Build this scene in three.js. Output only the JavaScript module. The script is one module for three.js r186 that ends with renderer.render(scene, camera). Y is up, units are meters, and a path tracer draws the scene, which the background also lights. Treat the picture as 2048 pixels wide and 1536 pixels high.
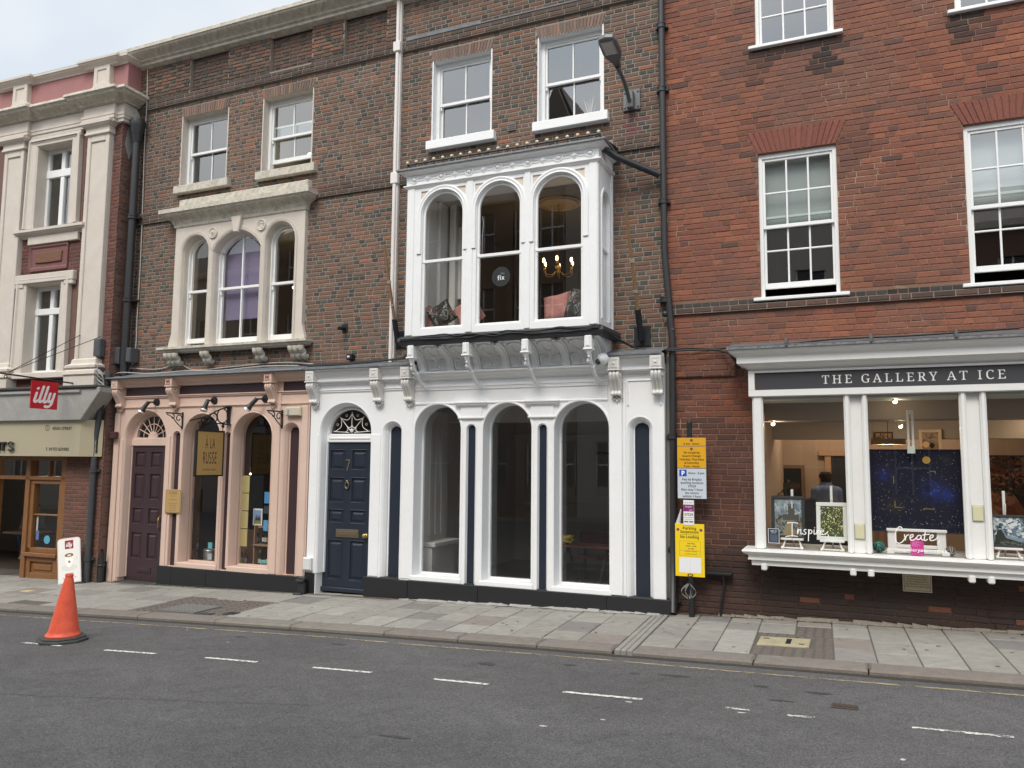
import * as THREE from 'three';
import { mergeGeometries } from 'three/addons/utils/BufferGeometryUtils.js';
import { ImprovedNoise } from 'three/addons/math/ImprovedNoise.js';
import { MarchingCubes } from 'three/addons/objects/MarchingCubes.js';

// ---------- camera, sky, sun, exposure ----------
const scene = new THREE.Scene();
const camera = new THREE.PerspectiveCamera(51.98, 4 / 3, 0.1, 400);
camera.position.set(0, 1.83, 10);
camera.rotation.set(THREE.MathUtils.degToRad(5.562), THREE.MathUtils.degToRad(23.626), THREE.MathUtils.degToRad(0.488), 'YXZ');
const renderer = new THREE.WebGLRenderer({ antialias: true });
renderer.toneMapping = THREE.LinearToneMapping;
renderer.toneMappingExposure = 1.42;
renderer.shadowMap.enabled = true;
const SUN = new THREE.Vector3(-0.1, 0.78, 0.62).normalize();
const noise = new ImprovedNoise();
const fbm = (x, y, z, o = 4) => { let s = 0, a = 1, t = 0; for (let i = 0; i < o; i++) { s += a * noise.noise(x, y, z); t += a; a *= 0.5; x *= 2.03; y *= 2.03; z *= 2.03; } return s / t; };
{
  const w = 512, h = 256, d = new Float32Array(w * h * 4);
  for (let j = 0; j < h; j++) for (let i = 0; i < w; i++) {
    const v = (j + 0.5) / h, u = (i + 0.5) / w, el = (v - 0.5) * Math.PI, az = (u - 0.5) * 2 * Math.PI;
    const y = Math.sin(el), x = Math.cos(el) * Math.cos(az), z = Math.cos(el) * Math.sin(az);
    const up = Math.max(0, y), q = 1 / (0.25 + up);
    const n = fbm(x * q * 1.3 + 7.3, up * 2.2, z * q * 2.1 + 3.1, 5);
    const c = THREE.MathUtils.smoothstep(n, -0.32, 0.3);
    const s = Math.max(0, x * SUN.x + y * SUN.y + z * SUN.z), g = 0.85 * (1 + 1.45 * s * s);
    const k = (j * w + i) * 4, f = y < 0 ? 0.45 : 1;
    d[k] = f * g * (0.585 + 0.195 * c); d[k + 1] = f * g * (0.65 + 0.15 * c); d[k + 2] = f * g * (0.73 + 0.09 * c); d[k + 3] = 1;
  }
  const t = new THREE.DataTexture(d, w, h, THREE.RGBAFormat, THREE.FloatType);
  t.mapping = THREE.EquirectangularReflectionMapping; t.magFilter = t.minFilter = THREE.LinearFilter; t.needsUpdate = true;
  scene.background = t; scene.environment = t;
}
const sun = new THREE.DirectionalLight(0xfff4e6, 1.5);
sun.position.copy(SUN).multiplyScalar(40); sun.castShadow = true; sun.shadow.radius = 40; sun.shadow.mapSize.set(2048, 2048);
Object.assign(sun.shadow.camera, { left: -22, right: 22, top: 22, bottom: -22, near: 1, far: 90 });
sun.target.position.set(-4, 2, 1); scene.add(sun, sun.target);

// ---------- helpers ----------
let seed = 12345;
const rnd = () => { seed = (seed + 0x6D2B79F5) | 0; let t = Math.imul(seed ^ (seed >>> 15), 1 | seed); t = (t + Math.imul(t ^ (t >>> 7), 61 | t)) ^ t; return ((t ^ (t >>> 14)) >>> 0) / 4294967296; };
const rr = (a, b) => a + (b - a) * rnd();
const R = THREE.MathUtils.degToRad, PI = Math.PI;
const counts = {};
const numbered = (n) => { const k = counts[n] = (counts[n] ?? -1) + 1; return k ? n + '_' + String(k).padStart(3, '0') : n; };
function tag(o, label, category, group) { o.userData.label = label; o.userData.category = category; if (group) o.userData.group = group; return o; }
function thing(name, label, category, pos = [0, 0, 0], turn = 0, group) {
  const o = new THREE.Group(); o.name = numbered(name); scene.add(o); o.position.set(...pos); o.rotation.y = turn; return tag(o, label, category, group);
}
function clean(g) {
  if (g.userData.ok) return g;
  const keep = g.userData.keepUV; if (g.index) g = g.toNonIndexed();
  if (!g.attributes.normal) g.computeVertexNormals();
  for (const k of Object.keys(g.attributes)) if (!['position', 'normal', 'uv', 'color'].includes(k)) g.deleteAttribute(k);
  if (!keep) {
    const p = g.attributes.position, n = p.count, uv = new Float32Array(n * 2), a = new THREE.Vector3(), b = new THREE.Vector3(), c = new THREE.Vector3();
    for (let i = 0; i < n; i += 3) {
      a.fromBufferAttribute(p, i); b.fromBufferAttribute(p, i + 1).sub(a); c.fromBufferAttribute(p, i + 2).sub(a); b.cross(c);
      const x = Math.abs(b.x), y = Math.abs(b.y), z = Math.abs(b.z);
      for (let k = i; k < i + 3; k++) {
        const X = p.getX(k), Y = p.getY(k), Z = p.getZ(k);
        uv[2 * k] = x > y && x > z ? Z : X; uv[2 * k + 1] = y >= x && y >= z ? Z : Y;
      }
    }
    g.setAttribute('uv', new THREE.BufferAttribute(uv, 2));
  }
  g.userData.ok = true; return g;
}
function mesh(name, geos, mat, parent = scene) {
  geos = (Array.isArray(geos) ? geos.flat(3) : [geos]).map(clean);
  const g = geos.length > 1 ? mergeGeometries(geos) : geos[0], m = new THREE.Mesh(g, mat);
  m.name = numbered(name); m.castShadow = m.receiveShadow = true; parent.add(m); return m;
}
const each = (name, list, mat, parent) => list.map((g) => mesh(name, g, mat, parent));
const sub = (parent, name) => { const o = new THREE.Group(); o.name = numbered(name); parent.add(o); return o; };
const struct = (name, geos, mat) => { const m = mesh(name, geos, mat); m.userData.kind = 'structure'; return m; };
function quads(list, flipTo) { // list of [a,b,c,d] corner arrays -> geometry
  const p = []; for (const q of list) { const [a, b, c, d] = q; p.push(...a, ...b, ...c); if (d) p.push(...a, ...c, ...d); }
  const g = new THREE.BufferGeometry(); g.setAttribute('position', new THREE.Float32BufferAttribute(p, 3)); g.computeVertexNormals(); return g;
}
function box(x0, x1, y0, y1, z0, z1, b = 0.004) {
  b = Math.min(b, (x1 - x0) / 3, (y1 - y0) / 3, (z1 - z0) / 3);
  const lo = [x0, y0, z0], hi = [x1, y1, z1], ctr = [(x0 + x1) / 2, (y0 + y1) / 2, (z0 + z1) / 2], out = [];
  const v = (s, ax) => [0, 1, 2].map((k) => (s[k] > 0 ? hi[k] - (k === ax ? 0 : b) : lo[k] + (k === ax ? 0 : b)));
  const put = (f) => { const [a, c, d] = f, u = [0, 1, 2].map((k) => c[k] - a[k]), w = [0, 1, 2].map((k) => d[k] - a[k]); const n = [u[1] * w[2] - u[2] * w[1], u[2] * w[0] - u[0] * w[2], u[0] * w[1] - u[1] * w[0]]; const m = [0, 1, 2].map((k) => a[k] - ctr[k]); out.push(n[0] * m[0] + n[1] * m[1] + n[2] * m[2] < 0 ? f.slice().reverse() : f); };
  const S = (o) => { const s = [0, 0, 0]; for (const k in o) s[k] = o[k]; return s; };
  for (let a = 0; a < 3; a++) { const p = (a + 1) % 3, q = (a + 2) % 3; for (const t of [-1, 1]) put([[-1, -1], [1, -1], [1, 1], [-1, 1]].map(([i, j]) => v(S({ [a]: t, [p]: i, [q]: j }), a))); }
  if (b > 0) {
    for (let a = 0; a < 3; a++) { const p = (a + 1) % 3, q = (a + 2) % 3; for (const i of [-1, 1]) for (const j of [-1, 1]) put([v(S({ [a]: -1, [p]: i, [q]: j }), p), v(S({ [a]: 1, [p]: i, [q]: j }), p), v(S({ [a]: 1, [p]: i, [q]: j }), q), v(S({ [a]: -1, [p]: i, [q]: j }), q)]); }
    for (const i of [-1, 1]) for (const j of [-1, 1]) for (const k of [-1, 1]) put([v([i, j, k], 0), v([i, j, k], 1), v([i, j, k], 2)]);
  }
  return quads(out);
}
const xf = (g, { p = [0, 0, 0], r = [0, 0, 0], s = [1, 1, 1] } = {}) => g.applyMatrix4(new THREE.Matrix4().compose(new THREE.Vector3(...p), new THREE.Quaternion().setFromEuler(new THREE.Euler(...r)), new THREE.Vector3(...s)));
function hmould(prof, path) { // profile [[out, y]...] carried along a plan path [[x, z]...]
  const n = path.length, nor = []; for (let i = 0; i < n - 1; i++) { const dx = path[i + 1][0] - path[i][0], dz = path[i + 1][1] - path[i][1], l = Math.hypot(dx, dz); nor.push([-dz / l, dx / l]); }
  const off = path.map((_, i) => { const a = nor[Math.max(0, i - 1)], b = nor[Math.min(n - 2, i)], k = 1 / (1 + a[0] * b[0] + a[1] * b[1]); return [(a[0] + b[0]) * k, (a[1] + b[1]) * k]; });
  const at = (i, [o, y]) => [path[i][0] + off[i][0] * o, y, path[i][1] + off[i][1] * o], q = [];
  for (let i = 0; i < n - 1; i++) for (let k = 0; k < prof.length; k++) { const l = (k + 1) % prof.length; q.push([at(i, prof[k]), at(i, prof[l]), at(i + 1, prof[l]), at(i + 1, prof[k])]); }
  const tri = THREE.ShapeUtils.triangulateShape(prof.map((p) => new THREE.Vector2(...p)), []);
  for (const t of tri) { q.push(t.map((k) => at(0, prof[k]))); q.push(t.map((k) => at(n - 1, prof[k])).reverse()); }
  return quads(q);
}
function vmould(prof, path) { // profile [[r outward, z]...] round a path [[x, y]...] in an upright plane
  const n = path.length, at = (i, [r, z]) => { const a = path[Math.max(0, i - 1)], b = path[Math.min(n - 1, i + 1)], dx = b[0] - a[0], dy = b[1] - a[1], l = Math.hypot(dx, dy) || 1; return [path[i][0] - dy / l * r, path[i][1] + dx / l * r, z]; }, q = [];
  for (let i = 0; i < n - 1; i++) for (let k = 0; k < prof.length - 1; k++) q.push([at(i, prof[k]), at(i + 1, prof[k]), at(i + 1, prof[k + 1]), at(i, prof[k + 1])]);
  return quads(q);
}
const ogee = (o0, y0, o1, y1, n = 6, flip = 0) => Array.from({ length: n + 1 }, (_, i) => { const t = i / n, e = (1 - Math.cos(PI * t)) / 2; return flip ? [o0 + (o1 - o0) * e, y0 + (y1 - y0) * t] : [o0 + (o1 - o0) * t, y0 + (y1 - y0) * e]; });
function arch(x0, x1, y0, ys, rise, n = 18) { // open path up the left jamb, over and down the right
  const c = (x0 + x1) / 2, a = (x1 - x0) / 2, p = [[x0, y0]]; for (let i = 0; i <= n; i++) { const t = PI - PI * i / n; p.push([c + a * Math.cos(t), ys + rise * Math.sin(t)]); } p.push([x1, y0]); return p;
}
const shape = (pts, holes = []) => { const s = new THREE.Shape(pts.map((p) => new THREE.Vector2(...p))); for (const h of holes) s.holes.push(new THREE.Path(h.map((p) => new THREE.Vector2(...p)))); return s; };
const rect = (x0, x1, y0, y1) => [[x0, y0], [x1, y0], [x1, y1], [x0, y1]];
function slab(pts, holes, z0, z1, bevel = 0) { const g = new THREE.ExtrudeGeometry(shape(pts, holes), { depth: z1 - z0 - 2 * bevel, bevelEnabled: bevel > 0, bevelSize: bevel, bevelThickness: bevel, bevelOffset: -bevel, bevelSegments: 1, curveSegments: 12 }); g.translate(0, 0, z0 + bevel); return g; }
const sheet = (pts, z, holes = []) => { const g = new THREE.ShapeGeometry(shape(pts, holes)); g.translate(0, 0, z); return g; };
const tube = (pts, r, n = 0, k = 6) => new THREE.TubeGeometry(n ? new THREE.CatmullRomCurve3(pts.map((p) => new THREE.Vector3(...p))) : (() => { const c = new THREE.CurvePath(); for (let i = 0; i < pts.length - 1; i++) c.add(new THREE.LineCurve3(new THREE.Vector3(...pts[i]), new THREE.Vector3(...pts[i + 1]))); return c; })(), n || (pts.length - 1) * 2, r, k, false);
function rod(a, b, r, r2 = r, k = 10) { const A = new THREE.Vector3(...a), B = new THREE.Vector3(...b), d = B.clone().sub(A), g = new THREE.CylinderGeometry(r2, r, d.length(), k); g.applyQuaternion(new THREE.Quaternion().setFromUnitVectors(new THREE.Vector3(0, 1, 0), d.normalize())); const m = A.add(B).multiplyScalar(0.5); g.translate(m.x, m.y, m.z); return g; }
const lathe = (pts, k = 18) => new THREE.LatheGeometry(pts.map((p) => new THREE.Vector2(...p)), k);
const ball = (x, y, z, r, k = 12) => { const g = new THREE.SphereGeometry(r, k, Math.ceil(k * 0.7)); g.translate(x, y, z); return g; };

// ---------- textures and materials ----------
function tex(w, h, f, srgb = false, per = 1) { // f(u, v) -> [r, g, b] 0..1, wraps every `per` metres
  const d = new Uint8Array(w * h * 4);
  for (let j = 0; j < h; j++) for (let i = 0; i < w; i++) { const c = f(i, j), k = (j * w + i) * 4; d[k] = 255 * Math.min(1, Math.max(0, c[0])); d[k + 1] = 255 * Math.min(1, Math.max(0, c[1])); d[k + 2] = 255 * Math.min(1, Math.max(0, c[2])); d[k + 3] = 255; }
  const t = new THREE.DataTexture(d, w, h); t.wrapS = t.wrapT = THREE.RepeatWrapping; t.magFilter = THREE.LinearFilter; t.minFilter = THREE.LinearMipmapLinearFilter; t.generateMipmaps = true;
  if (srgb) t.colorSpace = THREE.SRGBColorSpace; t.repeat.set(1 / per, 1 / per); t.needsUpdate = true; return t;
}
const tn = (i, j, w, s, z, o = 3) => { // tileable noise
  const a = i / w * 2 * PI, b = j / w * 2 * PI, r = s / (2 * PI); return fbm(Math.cos(a) * r + 5 + z, Math.sin(a) * r + Math.cos(b) * r + 9, Math.sin(b) * r + z * 3.7, o);
};
function noiseTex(n, per, s1, s2, amp, base = 0.85, grain = 0.1, tint = [0, 0, 0]) {
  return tex(n, n, (i, j) => { const a = tn(i, j, n, s1, 1.3), b = tn(i, j, n, s2, 4.1, 2), g = (rnd() - 0.5) * grain, v = base + amp * a + amp * 0.6 * b + g; return [v + tint[0] * a, v + tint[1] * a, v + tint[2] * a]; }, false, per);
}
const S = (c, o = {}) => new THREE.MeshStandardMaterial({ color: Array.isArray(c) ? new THREE.Color().setRGB(...c) : c, roughness: 0.7, metalness: 0, side: THREE.DoubleSide, ...o });
const T = {
  grain: noiseTex(256, 0.5, 24, 80, 0.32, 0.82, 0.22), paint: noiseTex(256, 1.6, 5, 40, 0.045, 0.965, 0.02, [0, 0.005, 0.02]), stone: noiseTex(256, 1.3, 5, 60, 0.1, 0.93, 0.07, [-0.01, 0, 0.02]),
  wood: tex(256, 256, (i, j) => { const a = tn(i, j * 0.12, 256, 26, 2, 3), b = Math.sin((i + 14 * a) * 0.55) * 0.06; const v = 0.82 + 0.3 * a + b + rr(-0.04, 0.04); return [v, v * 0.98, v * 0.95]; }, false, 0.5),
  slab: noiseTex(512, 1.3, 10, 70, 0.22, 0.86, 0.16, [0, -0.01, -0.03]),
};
const asph = (() => { const n = 1024, a = new Float32Array(n * n), b = new Float32Array(n * n); a.fill(0);
  for (let k = 0; k < 26000; k++) { const x = rnd() * n, y = rnd() * n, r = rr(1, 4.2), v = rnd() < 0.1 ? rr(0.9, 2.4) : rr(-0.7, 0.6); for (let j = -4; j <= 4; j++) for (let i = -4; i <= 4; i++) if (i * i + j * j < r * r) { const q = ((Math.floor(y) + j + n) % n) * n + (Math.floor(x) + i + n) % n; a[q] = v; b[q] = 1 - (i * i + j * j) / (r * r); } }
  const col = tex(n, n, (i, j) => { const v = 0.46 + 0.21 * a[j * n + i] + 0.12 * tn(i, j, n, 9, 3.3) + rr(-0.05, 0.05); return [v, v * 0.985, v * 0.985]; }, false, 1.7), bump = tex(n, n, (i, j) => { const v = 0.3 + 0.6 * b[j * n + i]; return [v, v, v]; }, false, 1.7);
  return { col, bump }; })();
const M = {
  brick: S([1, 1, 1], { vertexColors: true, map: T.grain, bumpMap: T.grain, bumpScale: 0.004, roughness: 0.92 }),
  mortar7: S([0.34, 0.3, 0.25], { map: T.grain, roughness: 0.95 }), mortar8: S([0.46, 0.38, 0.29], { map: tex(512, 512, (i, j) => { const a = THREE.MathUtils.smoothstep(tn(i, j, 512, 7, 6.2, 4) + 0.25 * tn(i, j, 512, 60, 2.2, 2), 0.1, 0.4), g = rr(-0.05, 0.05); return [0.46 + 0.36 * a + g, 0.32 + 0.46 * a + g, 0.29 + 0.46 * a + g]; }, false, 4.2), roughness: 0.95 }), mortar5: S([0.22, 0.13, 0.105], { map: T.grain, roughness: 0.95 }),
  white: S([0.86, 0.87, 0.87], { map: T.paint, bumpMap: T.paint, bumpScale: 0.0025, roughness: 0.5 }),
  sash: S([0.83, 0.84, 0.83], { roughness: 0.4 }), gwhite: S([0.8, 0.8, 0.78], { map: T.paint, roughness: 0.42 }),
  pink: S([0.7, 0.52, 0.43], { map: T.paint, bumpMap: T.paint, bumpScale: 0.003, roughness: 0.45 }),
  plum: S([0.052, 0.03, 0.036], { map: T.paint, roughness: 0.38 }), navy: S([0.021, 0.029, 0.046], { map: T.paint, roughness: 0.36 }), black: S([0.018, 0.018, 0.02], { map: T.stone, roughness: 0.5 }),
  iron: S([0.02, 0.022, 0.025], { roughness: 0.45, metalness: 0.2 }), cream: S([0.66, 0.6, 0.525], { map: T.stone, bumpMap: T.stone, bumpScale: 0.006, roughness: 0.85 }), creamworn: S([0.62, 0.58, 0.49], { map: noiseTex(256, 1.1, 14, 70, 0.5, 0.86, 0.22), bumpMap: T.stone, bumpScale: 0.01, roughness: 0.9 }),
  lead: S([0.2, 0.215, 0.23], { map: noiseTex(256, 0.6, 9, 50, 0.5, 0.75, 0.1), roughness: 0.6 }), rose: S([0.37, 0.175, 0.17], { map: T.stone, bumpMap: T.stone, bumpScale: 0.006, roughness: 0.85 }), greystone: S([0.37, 0.365, 0.345], { map: noiseTex(256, 1.6, 5, 50, 0.22, 0.9, 0.05), roughness: 0.7 }),
  wood: S([0.27, 0.125, 0.045], { map: T.wood, roughness: 0.5 }), woodd: S([0.1, 0.055, 0.03], { map: T.wood, roughness: 0.5 }), pole: S([0.33, 0.2, 0.1], { map: T.wood, roughness: 0.75 }),
  glass: new THREE.MeshPhysicalMaterial({ color: 0xffffff, transmission: 1, thickness: 0, roughness: 0, ior: 1.85, side: THREE.DoubleSide }),
  glass2: new THREE.MeshPhysicalMaterial({ color: 0xe8efee, transmission: 1, thickness: 0, roughness: 0, ior: 2.5, side: THREE.DoubleSide }),
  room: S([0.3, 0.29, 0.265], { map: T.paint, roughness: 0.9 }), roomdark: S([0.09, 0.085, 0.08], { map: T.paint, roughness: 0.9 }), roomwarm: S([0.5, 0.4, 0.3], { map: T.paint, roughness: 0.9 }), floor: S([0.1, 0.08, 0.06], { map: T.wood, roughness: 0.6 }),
  dull: S([0.2, 0.16, 0.1], { metalness: 0.6, roughness: 0.5 }), clear: new THREE.MeshPhysicalMaterial({ color: 0xffffff, transmission: 1, thickness: 0, roughness: 0, ior: 1.42, side: THREE.DoubleSide }),
  brass: S([0.5, 0.36, 0.13], { metalness: 0.9, roughness: 0.35 }), steel: S([0.5, 0.5, 0.5], { metalness: 0.8, roughness: 0.35 }), cable: S([0.025, 0.025, 0.026], { roughness: 0.6 }), cablegrey: S([0.4, 0.39, 0.37], { roughness: 0.6 }),
  cloud: S([0.7, 0.7, 0.7]), soot: S([0.05, 0.048, 0.045], { map: T.stone, roughness: 0.9 }),
};
function canvasTex(w, h, draw) { const c = document.createElement('canvas'); c.width = w; c.height = h; const x = c.getContext('2d'); draw(x, w, h); const t = new THREE.CanvasTexture(c); t.colorSpace = THREE.SRGBColorSpace; t.magFilter = THREE.LinearFilter; t.anisotropy = 8; return t; }
function printed(name, parent, w, h, px, draw, o = {}) { // a flat print w x h metres, centred on its own origin, facing +z
  const pw = px, ph = Math.round(px * h / w), g = new THREE.PlaneGeometry(w, h); g.userData.keepUV = true;
  return mesh(name, g, S([1, 1, 1], { map: canvasTex(pw, ph, draw), roughness: 0.5, side: THREE.FrontSide, ...o }), parent);
}
const txt = (x, s, px, py, size, { font = 'sans-serif', w = '', col = '#111', al = 'center', sx = 1, sp = 0 } = {}) => { x.save(); x.translate(px, py); x.scale(sx, 1); x.font = `${w} ${size}px ${font}`; x.fillStyle = col; x.textAlign = al; x.textBaseline = 'middle'; if (sp) x.letterSpacing = sp + 'px'; x.fillText(s, 0, 0); x.restore(); };
// ---------- ground ----------
const G = (x) => 0.02 + 0.026 * Math.min(6, Math.max(-17, x));
const lerpTab = (t, x) => { if (x <= t[0][0]) return t[0][1]; for (let i = 1; i < t.length; i++) if (x <= t[i][0]) { const k = (x - t[i - 1][0]) / (t[i][0] - t[i - 1][0]); return t[i - 1][1] + k * (t[i][1] - t[i - 1][1]); } return t[t.length - 1][1]; };
const KERB = (x) => lerpTab([[-40, 4.4], [-14, 2.7], [-10.5, 2.52], [-8, 2.35], [-5.5, 2.22], [-3, 2.19], [30, 2.17]], x);
const ROAD = (x, z) => G(x) + lerpTab([[0, -0.055], [0.22, -0.048], [1.5, -0.022], [4.5, 0.03], [9, 0.02], [14, -0.08]], z - KERB(x));
{
  const p = [], c = [], id = [], nx = 190, nz = 90, X = (i) => -75 + 115 * Math.pow(i / nx, 1), Z = (j, x) => KERB(x) - 0.05 + 15 * j / nz;
  for (let j = 0; j <= nz; j++) for (let i = 0; i <= nx; i++) { const x = X(i), z = Z(j, x); p.push(x, ROAD(x, z), z); const k = 0.92 + 0.35 * fbm(x * 0.8, z * 0.8, 3, 3) + 0.16 * fbm(x * 5, z * 5, 1, 2); c.push(k, k * 0.99, k * 0.985); }
  for (let j = 0; j < nz; j++) for (let i = 0; i < nx; i++) { const a = j * (nx + 1) + i, b = a + nx + 1; id.push(a, b, a + 1, a + 1, b, b + 1); }
  const g = new THREE.BufferGeometry(); g.setAttribute('position', new THREE.Float32BufferAttribute(p, 3)); g.setAttribute('color', new THREE.Float32BufferAttribute(c, 3)); g.setIndex(id); g.computeVertexNormals();
  const road = struct('road', g, S([0.25, 0.248, 0.25], { vertexColors: true, map: asph.col, bumpMap: asph.bump, bumpScale: 0.012, roughness: 0.86 }));
  const worn = (seedz, hole, col) => canvasTex(512, 64, (x, w, h) => { x.fillStyle = col; x.fillRect(0, 5, w, h - 10); x.globalCompositeOperation = 'destination-out'; for (let k = 0; k < 2600; k++) { const a = rnd() * w, b = rnd() * h, n = fbm(a * 0.02 + seedz, b * 0.05, 2, 2); if (n > hole || rnd() < 0.06 || b < 9 || b > h - 9) { x.beginPath(); x.arc(a, b, rr(0.8, 4.2), 0, 7); x.fill(); } } });
  const strip = (name, pts, wdt, map, len) => { const q = [], uv = []; for (let i = 0; i < pts.length - 1; i++) { const [a, b] = [pts[i], pts[i + 1]]; const P = (s, t) => [s[0], ROAD(s[0], s[1] + t) + 0.004, s[1] + t]; const A = P(a, -wdt / 2), B = P(b, -wdt / 2), C = P(b, wdt / 2), D = P(a, wdt / 2); q.push([D, C, B, A]); const u = a[0] / len, v = b[0] / len; uv.push(u, 0, v, 0, v, 1, u, 0, v, 1, u, 1); } const gg = quads(q); gg.setAttribute('uv', new THREE.Float32BufferAttribute(uv, 2)); gg.userData.keepUV = true; return mesh(name, gg, S([1, 1, 1], { map, transparent: true, roughness: 0.8 }), road); };
  const yl = worn(1, 0.02, '#ab9d78'); yl.wrapS = THREE.RepeatWrapping;
  const ypts = []; for (let x = -16; x <= 4; x += 0.25) ypts.push([x, KERB(x) + 0.25 + 0.05 * fbm(x * 0.3, 1, 1, 2)]);
  strip('yellow_line', ypts, 0.06, yl, 2.5);
  const wl = [worn(7, 0.22, '#d9d9d2'), worn(3, 0.1, '#d4d4cd'), worn(5, -0.04, '#cfcfc8')]; wl.forEach((t) => (t.wrapS = THREE.RepeatWrapping));
  for (const [a, za, b, zb, k] of [[-8.55, 3.95, -7.95, 3.92, 1], [-7.32, 3.9, -6.66, 3.84, 0], [-6.04, 3.79, -5.41, 3.76, 0], [-4.76, 3.74, -4.13, 3.71, 0], [-3.48, 3.71, -2.95, 3.7, 0], [-2.28, 3.69, -1.62, 3.67, 0], [-0.98, 3.66, -0.8, 3.67, 2], [-0.53, 3.69, -0.34, 3.68, 2], [0.29, 3.67, 0.9, 3.66, 1]]) { const n = 6, pts = []; for (let i = 0; i <= n; i++) pts.push([a + (b - a) * i / n, za + (zb - za) * i / n]); strip('white_dash', pts, 0.065, wl[k], 1.3); }
  const gy = ROAD(-0.15, 3.3); mesh('drain_grate', [box(-0.24, -0.05, gy - 0.01, gy + 0.012, 3.26, 3.36), ...[0, 1, 2, 3, 4].map((k) => box(-0.225 + k * 0.035, -0.205 + k * 0.035, gy + 0.012, gy + 0.02, 3.275, 3.345, 0.002))], S([0.06, 0.045, 0.035], { roughness: 0.8 }), road);
}
struct('ground', quads([[[-200, -0.75, 90], [200, -0.75, 90], [200, -0.75, -60], [-200, -0.75, -60]]]), S([0.12, 0.12, 0.12], { map: T.slab }));
function stone(c, dy, th, b, y = G) { // a flag on plan corners c (anticlockwise from above), following the slope
  const m = [0, 1].map((k) => (c[0][k] + c[1][k] + c[2][k] + c[3][k]) / 4), inn = c.map((p) => [p[0] + Math.sign(m[0] - p[0]) * b, p[1] + Math.sign(m[1] - p[1]) * b]), q = [];
  const A = c.map(([x, z]) => [x, y(x) + dy - th, z]), B = c.map(([x, z]) => [x, y(x) + dy - b, z]), C = inn.map(([x, z]) => [x, y(x) + dy, z]);
  for (let i = 0; i < 4; i++) { const j = (i + 1) % 4; q.push([A[i], A[j], B[j], B[i]], [B[i], B[j], C[j], C[i]]); }
  q.push(C); return quads(q);
}
const pavement = new THREE.Group(); pavement.name = 'pavement'; pavement.userData.kind = 'structure'; scene.add(pavement);
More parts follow.
